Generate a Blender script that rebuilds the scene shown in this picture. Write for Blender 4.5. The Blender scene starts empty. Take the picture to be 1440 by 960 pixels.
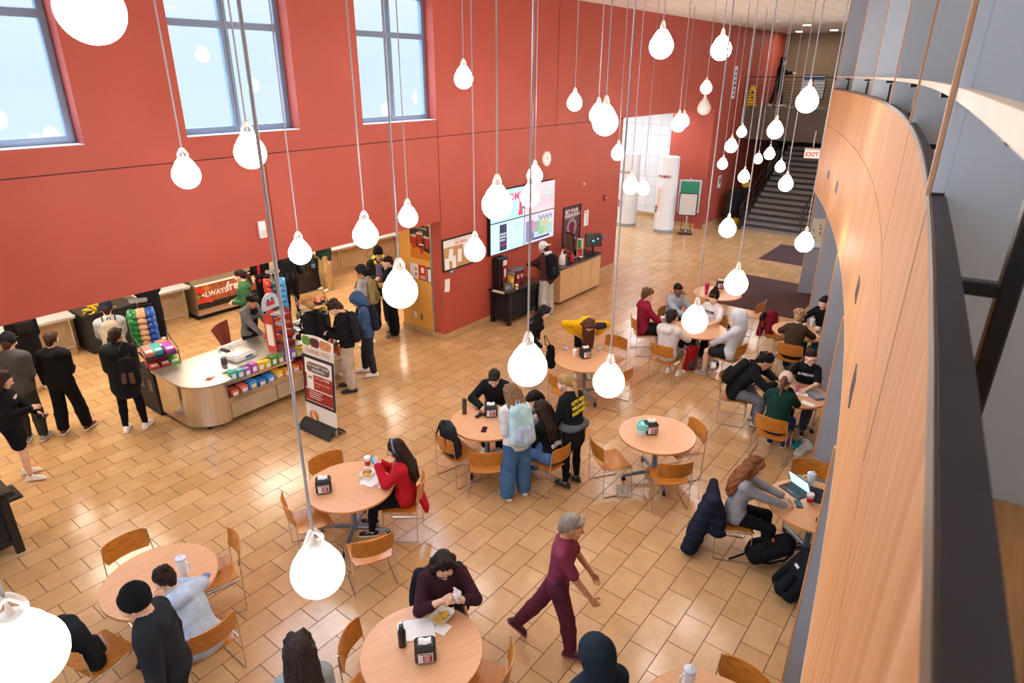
SKY=1.0; LAMP=13.; HALLP=14.; CORP=16.; UPP=8.; UNDP=1.8; EXPO=1.0
import bpy, math, random
import numpy as np
from mathutils import Vector, Matrix
random.seed(7); np.random.seed(7)
SC=bpy.context.scene; COL=SC.collection; PI=math.pi
R=math.radians
# ---------------------------------------------------------------- camera model
CF,CP,CR_,CY=909.64,0.393433,0.005986,0.654268
CH=5.43
_fw=np.array([math.cos(CY)*math.cos(CP),math.sin(CY)*math.cos(CP),-math.sin(CP)])
_r=np.array([math.sin(CY),-math.cos(CY),0]); _u=np.cross(_r,_fw)
_rt=_r*math.cos(CR_)+_u*math.sin(CR_); _up=-_r*math.sin(CR_)+_u*math.cos(CR_)
def ray(px,py): return _fw+_rt*(px-720)/CF+_up*(480-py)/CF
def at(px,py,z=0.):
    d=ray(px,py); t=(z-CH)/d[2]; return Vector((d[0]*t,d[1]*t,z))
def aty(px,py,Y):
    d=ray(px,py); t=Y/d[1]; return Vector((d[0]*t,Y,CH+d[2]*t))
def atx(px,py,X):
    d=ray(px,py); t=X/d[0]; return Vector((X,d[1]*t,CH+d[2]*t))
# ---------------------------------------------------------------- tagging
def tag(o,label=None,cat=None,group=None,kind=None):
    for k,v in (('label',label),('category',cat),('group',group),('kind',kind)):
        if v: o[k]=v
    return o
def thing(name,label,cat,loc=(0,0,0),rz=0,group=None):
    o=bpy.data.objects.new(name,None); o.empty_display_size=.1; COL.objects.link(o)
    o.location=loc; o.rotation_euler=(0,0,rz); return tag(o,label,cat,group)
def stamp(root,loc,rz=0,label=None,group=None,cat=None):
    """copy of a thing with its parts and sub-parts"""
    def cp(o,par):
        c=o.copy(); COL.objects.link(c); c.parent=par
        for ch in list(o.children): cp(ch,c)
        return c
    c=cp(root,None); c.location=loc; c.rotation_euler=(0,0,rz)
    return tag(c,label,cat,group)
# ---------------------------------------------------------------- materials
def lin(c):
    if isinstance(c,str):
        c=c.lstrip('#'); c=[int(c[i:i+2],16)/255 for i in (0,2,4)]
    return tuple(x/12.92 if x<=.04045 else ((x+.055)/1.055)**2.4 for x in c)
_M={}
def mat(name,col='#808080',rough=.5,metal=0.,spec=.5,emit=0.,noise=0.,nscale=30.,bump=0.,bscale=200.,stretch=None,coat=0.):
    if name in _M: return _M[name]
    m=bpy.data.materials.new(name); m.use_nodes=True; nt=m.node_tree; N=nt.nodes; L=nt.links
    b=N['Principled BSDF']; c=lin(col)
    b.inputs['Base Color'].default_value=(*c,1); b.inputs['Roughness'].default_value=rough
    b.inputs['Metallic'].default_value=metal; b.inputs['Specular IOR Level'].default_value=spec
    if coat: b.inputs['Coat Weight'].default_value=coat; b.inputs['Coat Roughness'].default_value=.1
    if emit:
        b.inputs['Emission Color'].default_value=(*c,1); b.inputs['Emission Strength'].default_value=emit
    if noise or bump:
        tc=N.new('ShaderNodeTexCoord'); mp=N.new('ShaderNodeMapping'); L.new(tc.outputs['Object'],mp.inputs[0])
        if stretch: mp.inputs['Scale'].default_value=stretch
    if noise:
        n=N.new('ShaderNodeTexNoise'); n.inputs['Scale'].default_value=nscale; n.inputs['Detail'].default_value=4
        L.new(mp.outputs[0],n.inputs['Vector'])
        r=N.new('ShaderNodeValToRGB'); r.color_ramp.elements[0].position=.3; r.color_ramp.elements[1].position=.7
        r.color_ramp.elements[0].color=(*[x*(1-noise) for x in c],1); r.color_ramp.elements[1].color=(*[min(1,x*(1+noise)) for x in c],1)
        L.new(n.outputs[0],r.inputs[0]); L.new(r.outputs[0],b.inputs['Base Color'])
        if emit: L.new(r.outputs[0],b.inputs['Emission Color'])
    if bump:
        n2=N.new('ShaderNodeTexNoise'); n2.inputs['Scale'].default_value=bscale; L.new(mp.outputs[0],n2.inputs['Vector'])
        bp=N.new('ShaderNodeBump'); bp.inputs['Strength'].default_value=bump; bp.inputs['Distance'].default_value=.01
        L.new(n2.outputs[0],bp.inputs['Height']); L.new(bp.outputs[0],b.inputs['Normal'])
    _M[name]=m; return m
def fab(col,key=None): return mat('fabric_'+(key or col.strip('#')),col,.9,spec=.15,noise=.16,nscale=9,bump=.35,bscale=26)
def plas(col,r=.35): return mat('plastic_%s_%d'%(col.strip('#'),r*100),col,r)
def paper(col): return mat('paper_'+col.strip('#'),col,.8,spec=.2)
def glow(col,s,name): return mat(name,col,.5,emit=s)
def woodmat(name,c1,c2,scale,rough=.35,detail=6,c3=None,spec=.5):
    m=bpy.data.materials.new(name); m.use_nodes=True; nt=m.node_tree; N=nt.nodes; L=nt.links; b=N['Principled BSDF']
    tc=N.new('ShaderNodeTexCoord'); mp=N.new('ShaderNodeMapping'); L.new(tc.outputs['Object'],mp.inputs[0]); mp.inputs['Scale'].default_value=scale
    n=N.new('ShaderNodeTexNoise'); n.inputs['Scale'].default_value=1; n.inputs['Detail'].default_value=detail; n.inputs['Roughness'].default_value=.65; n.inputs['Distortion'].default_value=.3
    L.new(mp.outputs[0],n.inputs['Vector'])
    r=N.new('ShaderNodeValToRGB'); e=r.color_ramp.elements; e[0].position=.28; e[1].position=.72
    e[0].color=(*lin(c1),1); e[1].color=(*lin(c2),1)
    if c3: x=e.new(.5); x.color=(*lin(c3),1)
    L.new(n.outputs[0],r.inputs[0]); L.new(r.outputs[0],b.inputs['Base Color'])
    b.inputs['Roughness'].default_value=rough; b.inputs['Specular IOR Level'].default_value=spec
    bp=N.new('ShaderNodeBump'); bp.inputs['Strength'].default_value=.08; bp.inputs['Distance'].default_value=.004
    L.new(n.outputs[0],bp.inputs['Height']); L.new(bp.outputs[0],b.inputs['Normal'])
    _M[name]=m; return m
# ---------------------------------------------------------------- mesh builder
def rzm(a): return Matrix.Rotation(a,4,'Z')
class MB:
    def __init__(s): s.v=[]; s.f=[]; s.mi=[]; s.sm=[]; s.mats=[]; s.cur=0
    def m(s,mt):
        if mt not in s.mats: s.mats.append(mt)
        s.cur=s.mats.index(mt); return s
    def add(s,vs,fs,smooth=False,M=None):
        o=len(s.v)
        for p in vs:
            p=Vector(p); s.v.append(tuple(M@p) if M is not None else tuple(p))
        for f in fs: s.f.append([o+i for i in f]); s.mi.append(s.cur); s.sm.append(smooth)
        return s
    def box(s,c,d,rz=0,b=0.,M=None):
        h=[x/2 for x in d]; b=min(b,min(h)*.9); T=Matrix.Translation(c)@rzm(rz)
        if M is not None: T=M@T
        if b<=0:
            vs=[(x*h[0],y*h[1],z*h[2]) for x in(-1,1) for y in(-1,1) for z in(-1,1)]
            fs=[(0,1,3,2),(4,6,7,5),(0,4,5,1),(2,3,7,6),(0,2,6,4),(1,5,7,3)]
            return s.add(vs,fs,False,T)
        vs=[];ix={}
        for sx in(-1,1):
            for sy in(-1,1):
                for sz in(-1,1):
                    for a in range(3):
                        sg=(sx,sy,sz); ix[(sg,a)]=len(vs)
                        vs.append(tuple(sg[i]*(h[i] if i==a else h[i]-b) for i in range(3)))
        fs=[]
        for a in range(3):
            o=[i for i in range(3) if i!=a]
            for sg in(-1,1):
                q=[]
                for u,w in((-1,-1),(1,-1),(1,1),(-1,1)):
                    k=[0,0,0]; k[a]=sg;k[o[0]]=u;k[o[1]]=w; q.append(ix[(tuple(k),a)])
                fs.append(q)
            for u in(-1,1):
                for w in(-1,1):
                    q=[]
                    for e,ax in((-1,o[0]),(1,o[0]),(1,o[1]),(-1,o[1])):
                        k=[0,0,0];k[a]=e;k[o[0]]=u;k[o[1]]=w; q.append(ix[(tuple(k),ax)])
                    fs.append(q)
        for sx in(-1,1):
            for sy in(-1,1):
                for sz in(-1,1): fs.append([ix[((sx,sy,sz),a)] for a in range(3)])
        g=[]
        for f in fs:
            P=[Vector(vs[i]) for i in f]; n=(P[1]-P[0]).cross(P[2]-P[0]); cc=sum(P,Vector())/len(P)
            g.append(f if n.dot(cc)>0 else f[::-1])
        return s.add(vs,g,False,T)
    def lathe(s,prof,n=20,c=(0,0,0),M=None,smooth=True,sx=1.,sy=1.,cap=True):
        T=Matrix.Translation(c)
        if M is not None: T=M@T
        vs=[];fs=[]
        for r,z in prof:
            for i in range(n):
                a=2*PI*i/n; vs.append((r*math.cos(a)*sx,r*math.sin(a)*sy,z))
        for j in range(len(prof)-1):
            for i in range(n):
                k=(i+1)%n; fs.append((j*n+i,j*n+k,(j+1)*n+k,(j+1)*n+i))
        if cap: fs.append(tuple(range(n))[::-1]); fs.append(tuple((len(prof)-1)*n+i for i in range(n)))
        return s.add(vs,fs,smooth,T)
    def cyl(s,c,r,h,n=16,M=None): return s.lathe([(r,0),(r,h)],n,c,M)
    def tube(s,pts,r,n=8,M=None,closed=False,flat=None):
        pts=[Vector(p) for p in pts]; k=len(pts); vs=[];fs=[]
        up=None
        for i,p in enumerate(pts):
            if closed: t=(pts[(i+1)%k]-pts[i-1])
            else: t=(pts[min(i+1,k-1)]-pts[max(i-1,0)])
            t.normalize()
            if up is None:
                up=Vector((0,0,1)) if abs(t.z)<.9 else Vector((1,0,0))
            up=(up-t*up.dot(t)); up.normalize(); sd=t.cross(up)
            rr=r[i] if isinstance(r,(list,tuple)) else r
            for j in range(n):
                a=2*PI*j/n; vs.append(p+sd*math.cos(a)*rr*(flat or 1)+up*math.sin(a)*rr)
        for i in range(k if closed else k-1):
            i2=(i+1)%k
            for j in range(n):
                j2=(j+1)%n; fs.append((i*n+j,i*n+j2,i2*n+j2,i2*n+j))
        if not closed: fs.append(tuple(range(n))[::-1]); fs.append(tuple((k-1)*n+i for i in range(n)))
        return s.add(vs,fs,True,M)
    def prism(s,poly,z0,z1,M=None,smooth=False):
        n=len(poly); vs=[(x,y,z0) for x,y in poly]+[(x,y,z1) for x,y in poly]
        fs=[tuple(range(n))[::-1],tuple(range(n,2*n))]+[(i,(i+1)%n,n+(i+1)%n,n+i) for i in range(n)]
        return s.add(vs,fs,smooth,M)
    def sheet(s,fn,nu,nv,th,M=None,smooth=True):
        """closed thin slab; fn(u,v)->point, offset along its normal by th"""
        P=[[Vector(fn(i/nu,j/nv)) for j in range(nv+1)] for i in range(nu+1)]; vs=[];fs=[]
        Q=[]
        for i in range(nu+1):
            for j in range(nv+1):
                a=P[min(i+1,nu)][j]-P[max(i-1,0)][j]; b=P[i][min(j+1,nv)]-P[i][max(j-1,0)]
                n=a.cross(b); n.normalize(); vs.append(P[i][j]); Q.append(P[i][j]+n*th)
        o=len(vs); vs+=Q; w=nv+1
        for i in range(nu):
            for j in range(nv):
                q=(i*w+j,(i+1)*w+j,(i+1)*w+j+1,i*w+j+1); fs.append(q[::-1]); fs.append(tuple(o+x for x in q))
        def side(l):
            for a,b in zip(l,l[1:]): fs.append((a,b,o+b,o+a))
        side([i*w for i in range(nu+1)]); side([i*w+nv for i in range(nu+1)][::-1]); side(list(range(w))[::-1]); side([nu*w+j for j in range(w)])
        return s.add(vs,fs,smooth,M)
    def build(s,name,parent=None,loc=None,rz=0,sharp=.7):
        me=bpy.data.meshes.new(name); me.from_pydata(s.v,[],s.f)
        for m in s.mats: me.materials.append(m)
        me.polygons.foreach_set('material_index',s.mi); me.polygons.foreach_set('use_smooth',s.sm)
        if any(s.sm): me.set_sharp_from_angle(angle=sharp)
        me.update(); o=bpy.data.objects.new(name,me); COL.objects.link(o)
        if loc is not None: o.location=loc
        o.rotation_euler=(0,0,rz)
        if parent: o.parent=parent
        return o
def struct(mb,name): return tag(mb.build(name),kind='structure')
def arc(c,r,a0,a1,n=6): return [(c[0]+r*math.cos(a0+(a1-a0)*i/n),c[1]+r*math.sin(a0+(a1-a0)*i/n)) for i in range(n+1)]
def rrect(w,h,r,n=4):
    x,y=w/2-r,h/2-r
    return arc((x,y),r,0,PI/2,n)+arc((-x,y),r,PI/2,PI,n)+arc((-x,-y),r,PI,1.5*PI,n)+arc((x,-y),r,1.5*PI,2*PI,n)
def fillet(pts,r=.03,n=4):
    pts=[Vector(p) for p in pts]; out=[pts[0]]
    for a,b,c in zip(pts,pts[1:],pts[2:]):
        u=(a-b);w=(c-b); rr=min(r,u.length*.45,w.length*.45); p=b+u.normalized()*rr; q=b+w.normalized()*rr
        for i in range(n+1):
            t=i/n; out.append(p*(1-t)**2+b*2*t*(1-t)+q*t*t)
    out.append(pts[-1]); return out
def frame(o,x,y,z):
    x,y,z=Vector(x),Vector(y),Vector(z); return Matrix(((x.x,y.x,z.x,o[0]),(x.y,y.y,z.y,o[1]),(x.z,y.z,z.z,o[2]),(0,0,0,1)))
WALLM=lambda X,Z,Y: frame((X,Y,Z),(1,0,0),(0,0,1),(0,-1,0))   # x right, y up, z out of the red wall toward the hall
def text(s,size,mt,M,parent,name='lettering',align='CENTER',ext=.0008,bold=0.,sx=1.):
    cu=bpy.data.curves.new('t','FONT'); cu.body=s; cu.size=size; cu.align_x=align; cu.align_y='CENTER'; cu.extrude=ext; cu.offset=bold; cu.resolution_u=2
    o=bpy.data.objects.new('t',cu); COL.objects.link(o); dg=bpy.context.evaluated_depsgraph_get()
    me=bpy.data.meshes.new_from_object(o.evaluated_get(dg)); bpy.data.objects.remove(o); bpy.data.curves.remove(cu)
    me.transform(M@Matrix.Diagonal((sx,1,1,1))); me.materials.clear(); me.materials.append(mt)
    q=bpy.data.objects.new(name,me); COL.objects.link(q); q.parent=parent; return q
# common materials
CHROME=mat('chrome','#c9cbd0',.18,1.); STEEL=mat('brushed_steel','#cfccc8',.2,1.,noise=.12,nscale=2,stretch=(14,14,.2)); GREYMET=mat('grey_painted_steel','#7d8794',.35,.6)
BLACK=plas('#16161a',.4); BLK2=mat('black_matte','#1b1a1c',.7); WHITE=plas('#f0efec',.4); DGREY=plas('#3b3c40',.4); RUBBER=mat('rubber','#141414',.8)
TABLEW=woodmat('maple_laminate','#d39b6f','#dfad82',(3,45,45),.3)
EDGEW=woodmat('table_edge','#c07f45','#d0935a',(5,5,60),.4)
CHAIRW=woodmat('chair_plywood','#b26a22','#cd8634',(3,55,20),.26)
# ================================================================ SETTING
YW=9.13
def brickmat(name,c1,c2,mortar,bw,bh,ox,oy,ms,rough,off=.5,bump=.3,plane='XY',var=.0,spec=.5):
    m=bpy.data.materials.new(name); m.use_nodes=True; nt=m.node_tree; N=nt.nodes; L=nt.links; b=N['Principled BSDF']
    tc=N.new('ShaderNodeTexCoord'); mp=N.new('ShaderNodeMapping'); L.new(tc.outputs['Object'],mp.inputs[0]); src=mp.outputs[0]
    if plane!='XY':
        s=N.new('ShaderNodeSeparateXYZ'); cb=N.new('ShaderNodeCombineXYZ'); L.new(tc.outputs['Object'],s.inputs[0])
        L.new(s.outputs[plane[0]],cb.inputs[0]); L.new(s.outputs[plane[1]],cb.inputs[1]); L.new(cb.outputs[0],mp.inputs[0])
    mp.inputs['Location'].default_value=(ox,oy,0)
    br=N.new('ShaderNodeTexBrick'); L.new(src,br.inputs['Vector']); br.offset=off; br.inputs['Scale'].default_value=1
    br.inputs['Brick Width'].default_value=bw; br.inputs['Row Height'].default_value=bh; br.inputs['Mortar Size'].default_value=ms
    br.inputs['Mortar Smooth'].default_value=.1; br.inputs['Bias'].default_value=0
    br.inputs['Color1'].default_value=(*lin(c1),1); br.inputs['Color2'].default_value=(*lin(c2),1); br.inputs['Mortar'].default_value=(*lin(mortar),1)
    n=N.new('ShaderNodeTexNoise'); n.inputs['Scale'].default_value=3.2; n.inputs['Detail'].default_value=6; n.inputs['Roughness'].default_value=.7; L.new(tc.outputs['Object'],n.inputs['Vector'])
    mx=N.new('ShaderNodeMixRGB'); mx.blend_type='OVERLAY'; mx.inputs[0].default_value=var; L.new(br.outputs['Color'],mx.inputs[1]); L.new(n.outputs[0],mx.inputs[2])
    L.new(mx.outputs[0],b.inputs['Base Color'])
    mr=N.new('ShaderNodeMapRange'); mr.inputs['To Min'].default_value=rough; mr.inputs['To Max'].default_value=.8; L.new(br.outputs['Fac'],mr.inputs[0]); L.new(mr.outputs[0],b.inputs['Roughness'])
    bp=N.new('ShaderNodeBump'); bp.invert=True; bp.inputs['Strength'].default_value=bump; bp.inputs['Distance'].default_value=.004; L.new(br.outputs['Fac'],bp.inputs['Height']); L.new(bp.outputs[0],b.inputs['Normal'])
    b.inputs['Specular IOR Level'].default_value=spec
    return m
FLOORM=brickmat('floor_tile','#cea475','#c19665','#533926',.459,.3055,-4.968+.459*100,-2.069+.3055*101,.0045,.2,var=.35)
CEILM=brickmat('ceiling_tile','#efe9df','#eae3d8','#b9b0a4',.61,.61,60.,61.,.008,.9,off=0,bump=.2)
TILEW=brickmat('white_wall_tile','#eef0f2','#e6e9ec','#c3c8cc',.4,.4,40,40,.008,.3,off=0,plane='YZ',bump=.2)
REDM=mat('red_wall_paint','#b55343',.55,spec=.35,noise=.05,nscale=1.2)
BROWNW=mat('brown_wall_paint','#8a7862',.7,noise=.04,nscale=2); GREYW=mat('grey_panel','#bccadb',.38,noise=.03,nscale=2,spec=.5); BEIGE=mat('beige_laminate','#b49c7d',.45,noise=.08,nscale=6)
CREAM=mat('cream_paint','#d8c8ae',.7,noise=.03); WHITEP=mat('white_paint','#eceae6',.6,noise=.02)
STRIPW=woodmat('fin_edge_wood','#c08a62','#dcab84',(30,30,2),.4)
OAK=woodmat('oak_veneer','#be835a','#e4b890',(17,17,.22),.6,9,'#d39c69',spec=.2)
PANELW=woodmat('panel_oak','#e3a040','#efb55c',(20,20,.6),.4)
BASET=mat('baseboard_tile','#bf9c6c',.4,noise=.1,nscale=4)
WFRAME=mat('window_frame_paint','#7f8ea3',.4,.3)
GROOVE=mat('panel_joint','#4c1d1a',.8); GROOVE2=mat('veneer_joint','#4f3825',.8)
m=MB().m(FLOORM); m.box((13.4,6.3,-.06),(35,18,.12)); struct(m,'floor')
m=MB().m(CEILM); m.box((13.4,2.3,7.06),(35,14.3,.12)); struct(m,'ceiling')
# left (red) wall with window openings
WX=[(-4.65,-2.84),(-1.57,.24),(1.51,3.32),(4.6,6.41),(7.68,9.485)]
WZ0,WZ1=4.59,6.72; HD=2.63; yc=YW+.15
m=MB().m(REDM)
def wb(x0,x1,z0,z1): m.box(((x0+x1)/2,yc,(z0+z1)/2),(x1-x0,.3,z1-z0))
wb(-4.8,9.49,HD,WZ0); wb(-4.8,9.49,WZ1,7)
xs=[-4.8]+[x for w in WX for x in w]+[9.49]
for a,b in zip(xs[0::2],xs[1::2]):
    if b-a>.01: wb(a,b,WZ0,WZ1)
wb(9.49,16.95,0,7); wb(16.95,23.65,4.29,7)
struct(m,'wall_left')
m=MB().m(REDM); m.box((27.2,YW+.15,3.5),(7.1,.3,7)); m.box((23.78,9.97,3.5),(.2,1.5,6.99)); struct(m,'wall_far_left')
m=MB().m(GROOVE)
m.box((6,YW-.001,4.28),(22,.004,.014)); m.box((5.72,YW-.001,3.45),(.012,.004,1.66)); m.box((9.5,YW-.001,3.6),(.012,.004,2.0)); m.box((13.6,YW-.001,5.6),(.012,.004,2.7)); struct(m,'trim_1')
m=MB().m(BASET); m.box((13.2,YW-.008,.075),(7.5,.016,.15)); m.box((23.67,9.93,.075),(.016,1.6,.15)); m.box((27.2,YW-.008,.075),(7.0,.016,.15)); m.box((9.48,9.28,.075),(.016,.3,.15)); struct(m,'baseboard_left')
# glass
gm=bpy.data.materials.new('window_glass'); gm.use_nodes=True; nt=gm.node_tree; nt.nodes.remove(nt.nodes['Principled BSDF'])
tr=nt.nodes.new('ShaderNodeBsdfTransparent'); tr.inputs[0].default_value=(.93,.97,.98,1); gl=nt.nodes.new('ShaderNodeBsdfGlossy'); gl.inputs['Roughness'].default_value=.02
fr=nt.nodes.new('ShaderNodeFresnel'); fr.inputs[0].default_value=1.45; mx=nt.nodes.new('ShaderNodeMixShader')
ge=nt.nodes.new('ShaderNodeNewGeometry'); iv=nt.nodes.new('ShaderNodeMath'); iv.operation='SUBTRACT'; iv.inputs[0].default_value=1; nt.links.new(ge.outputs['Backfacing'],iv.inputs[1]); mu=nt.nodes.new('ShaderNodeMath'); mu.operation='MULTIPLY'; nt.links.new(fr.outputs[0],mu.inputs[0]); nt.links.new(iv.outputs[0],mu.inputs[1]); nt.links.new(mu.outputs[0],mx.inputs[0]); nt.links.new(tr.outputs[0],mx.inputs[1]); nt.links.new(gl.outputs[0],mx.inputs[2]); nt.links.new(mx.outputs[0],nt.nodes['Material Output'].inputs[0])
SILLM=mat('window_sill_sky_sheen','#dfe2ea',.45)  # pale blue-white puts the sky's reflection into the sill colour
for i,(a,b) in enumerate(WX):
    w=MB().m(WFRAME); Y=9.39; zm=6.03; xm=(a+b)/2; zc=(WZ0+WZ1)/2
    for x,dx in((a+.045,.09),(xm-.03,.055),(xm+.03,.055),(b-.045,.09)): w.box((x,Y,zc),(dx,.09,WZ1-WZ0),b=.008)
    for z,dz in((WZ0+.05,.1),(zm,.1),(WZ1-.05,.1)): w.box((xm,Y,z),(b-a,.085,dz),b=.008)
    o=struct(w,'window_%d'%(i+1))
    g=MB().m(gm)
    for x0,x1 in((a+.09,xm-.058),(xm+.058,b-.09)):
        for z0,z1 in((WZ0+.1,zm-.05),(zm+.05,WZ1-.1)): g.box(((x0+x1)/2,Y,(z0+z1)/2),(x1-x0,.008,z1-z0))
    g.build('window_pane',o)
    s=MB().m(SILLM); s.box((xm,9.235,WZ0+.006),(b-a-.004,.2,.012),b=.003); s.build('window_sill',o)
# shell behind the camera side
m=MB().m(WHITEP); m.box((-4.85,3.2,3.5),(.1,13,7)); struct(m,'wall_back')
# serving hall behind the red wall
m=MB().m(CREAM); m.box((6.9,15.25,1.5),(20.3,.1,3)); struct(m,'wall_hall_back')
m=MB().m(CREAM); m.box((-3.2,12.3,1.5),(.1,6,3)); struct(m,'wall_hall_left')
m=MB().m(CREAM); m.box((16.9,12.32,2.2),(.1,5.8,4.4)); struct(m,'wall_hall_right')
m=MB().m(WHITEP); m.box((6.9,12.35,2.95),(20.2,5.9,.1)); struct(m,'ceiling_hall')
m=MB().m(PANELW); m.box((9.56,9.92,1.31),(.12,.98,2.62)); struct(m,'wall_wood_panel')
m=MB().m(BASET); m.box((9.49,9.92,.08),(.02,.98,.16)); m.box((9.56,10.42,.08),(.14,.02,.16)); struct(m,'baseboard_panel')
m=MB().m(mat('corner_guard','#d6d6d4',.3,.8)); m.box((9.485,9.435,1.31),(.02,.045,2.62)); struct(m,'trim_2')
# corridor beyond the wide opening
m=MB().m(TILEW); m.box((24.65,11.8,2.2),(.1,4.6,4.4)); struct(m,'wall_corridor_end')
m=MB().m(WHITEP); m.box((20.8,15.25,2.2),(7.8,.1,4.4)); struct(m,'wall_corridor_back')
m=MB().m(WHITEP); m.box((20.8,12.35,4.45),(7.8,5.9,.1)); struct(m,'ceiling_corridor')
m=MB().m(BASET); m.box((24.59,11.8,.08),(.02,4.6,.16)); struct(m,'baseboard_corridor')
# far end
m=MB().m(BROWNW); m.box((30.78,4.5,3.5),(.1,10.5,7)); struct(m,'wall_far_end')
m=MB().m(GREYW); m.box((27.7,5.5,3.5),(6.1,.1,7)); struct(m,'wall_stair_side')
m=MB().m(mat('entrance_mat','#4a2b2b',.95,noise=.2,nscale=60)); m.box((21.9,4.75,.006),(2.4,2.5,.012),b=.004); tag(m.build('entrance_mat'),'dark maroon entrance mat on the tiles nearer the stairs','mat','maroon entrance mats')
m=MB().m(_M['entrance_mat']); m.box((17.2,4.6,.006),(3.0,2.2,.012),b=.004); tag(m.build('entrance_mat'),'dark maroon entrance mat on the tiles beside the far round table','mat','maroon entrance mats')
# ---------------------------------------------------------------- curved balcony
def ycur(x): return -.066+.1033*x+.00695*x*x
def cpt(x,off,z):
    d=.1033+.0139*x; n=math.hypot(1,d); return (x+off*d/n,ycur(x)-off/n,z)     # off = distance behind the veneer face
def sweep(mb,x0,x1,sec,n=60):
    k=len(sec); vs=[];fs=[]
    for i in range(n+1):
        x=x0+(x1-x0)*i/n
        for o,z in sec: vs.append(cpt(x,o,z))
    for i in range(n):
        for j in range(k):
            j2=(j+1)%k; fs.append((i*k+j,(i+1)*k+j,(i+1)*k+j2,i*k+j2))
    fs.append(tuple(range(k))); fs.append(tuple(n*k+j for j in range(k))[::-1])
    return mb.add(vs,fs,True)
def rect(o0,o1,z0,z1): return [(o0,z0),(o1,z0),(o1,z1),(o0,z1)]
XE=18.35
m=MB().m(OAK); sweep(m,-4.5,XE,rect(0,.022,2.65,4.262)); sweep(m,-4.5,XE,rect(0,.022,4.272,5.112)); m.m(GROOVE2); sweep(m,-4.5,XE,rect(.008,.02,4.26,4.274)); m.m(mat('veneer_edge','#d8cdbb',.5)); sweep(m,-4.5,XE,rect(-.004,.026,2.64,2.652))
struct(m,'wall_balcony_veneer')
m=MB().m(mat('steel_cap','#312b31',.5,.3,noise=.25,nscale=9)); sweep(m,-4.5,XE,rect(-.001,.034,5.112,5.134)); m.m(mat('veneer_beading','#6a5a4c',.5)); sweep(m,-4.5,XE,rect(-.004,-.001,5.10,5.13)); struct(m,'trim_3')
m=MB().m(mat('light_maple','#e9d9c6',.4,noise=.05,nscale=5)); sweep(m,-4.5,XE-.1,rect(.001,.022,5.372,5.402)); struct(m,'trim_4')
m=MB().m(woodmat('plank_floor','#7c5636','#b98a55',(1.5,14,1),.35)); sweep(m,-4.5,XE,rect(.03,3.9,4.25,4.28)); struct(m,'floor_balcony')
m=MB().m(WHITEP); sweep(m,-4.5,XE,rect(.022,3.9,2.6,2.64)); sweep(m,-4.5,XE,rect(.03,3.9,4.2,4.25)); struct(m,'ceiling_under_balcony')
m=MB().m(GREYW); sweep(m,-4.5,XE+.1,rect(3.9,4.0,0,7)); struct(m,'wall_right')
FX=[-.9,2.1,5.2,8.55,11.8,15.1,17.9]
def tang(x): return math.atan(.1033+.0139*x)
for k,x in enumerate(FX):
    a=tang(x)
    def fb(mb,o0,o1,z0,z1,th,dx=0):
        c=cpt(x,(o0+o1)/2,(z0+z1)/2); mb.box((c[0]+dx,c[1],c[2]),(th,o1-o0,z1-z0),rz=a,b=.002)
    m=MB().m(GREYW); fb(m,.03,2.6,4.28,7,.05); fb(m,.0,.03,5.14,7,.05); m.m(mat('grey_panel_shaded','#a2a8b3',.4,noise=.03,nscale=2)); fb(m,.12,2.4,0,2.6,.06); fb(m,.0,.12,0,2.64,.06)  # lower fins: darker copy of the panel grey, balcony shade put into colour
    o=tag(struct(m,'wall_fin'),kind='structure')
    m=MB().m(STRIPW); fb(m,-.014,.0,5.13,7,.03); fb(m,-.02,0.,0,2.64,.062); m.build('edge_strip',o); m=MB().m(GROOVE2); fb(m,-.0015,.002,4.28,5.11,.008); m.build('veneer_seam',o)
for k,(a,b) in enumerate(zip(FX,FX[1:])):
    x=1.3 if k==0 else (a+b)/2+.3; an=tang(x); c=cpt(x,.11,0); m=MB().m(BLACK)
    T=frame((c[0],c[1],0),(math.cos(an),math.sin(an),0),(-math.sin(an),math.cos(an),0),(0,0,1))
    m.box((0,0,4.80),(.045,.03,1.04),b=.004,M=T); m.box((0,.02,5.345),(.06,.09,.03),b=.004,M=T); m.box((0,.045,5.10),(.03,.09,.024),b=.003,M=T)
    struct(m,'trim_5' if k==0 else 'trim_5.%03d'%k)
# recessed step lights in the veneer
for k,x in enumerate((16.3,14.42,7.35,4.85)):
    an=tang(x); c=cpt(x,-.004,3.35)
    t=thing('vent_grille',['slotted grey vent in the oak veneer, farthest along the curve','slotted grey vent in the oak veneer, second from the far end','grey vent slit in the oak veneer above the study table','grey vent slit in the oak veneer nearest the black rail'][k],'vent',c,0,'vents in the curved oak wall')
    T=frame((0,0,0),(math.cos(an),math.sin(an),0),(0,0,1),(math.sin(an),-math.cos(an),0))
    f=MB().m(GREYMET)
    for sx,sy,w,h in((-.15,0,.02,.22),(.15,0,.02,.22),(0,.1,.3,.02),(0,-.1,.3,.02)): f.box((sx,sy,0),(w,h,.012),M=T)
    f.build('frame',t); f=MB().m(mat('vent_dark','#6a655f',.5))
    f.box((0,0,.003),(.29,.19,.004),M=T)
    for q in range(6): f.box((0,-.075+q*.03,-.001),(.28,.008,.008),M=T)
    f.build('slats',t)
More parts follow.
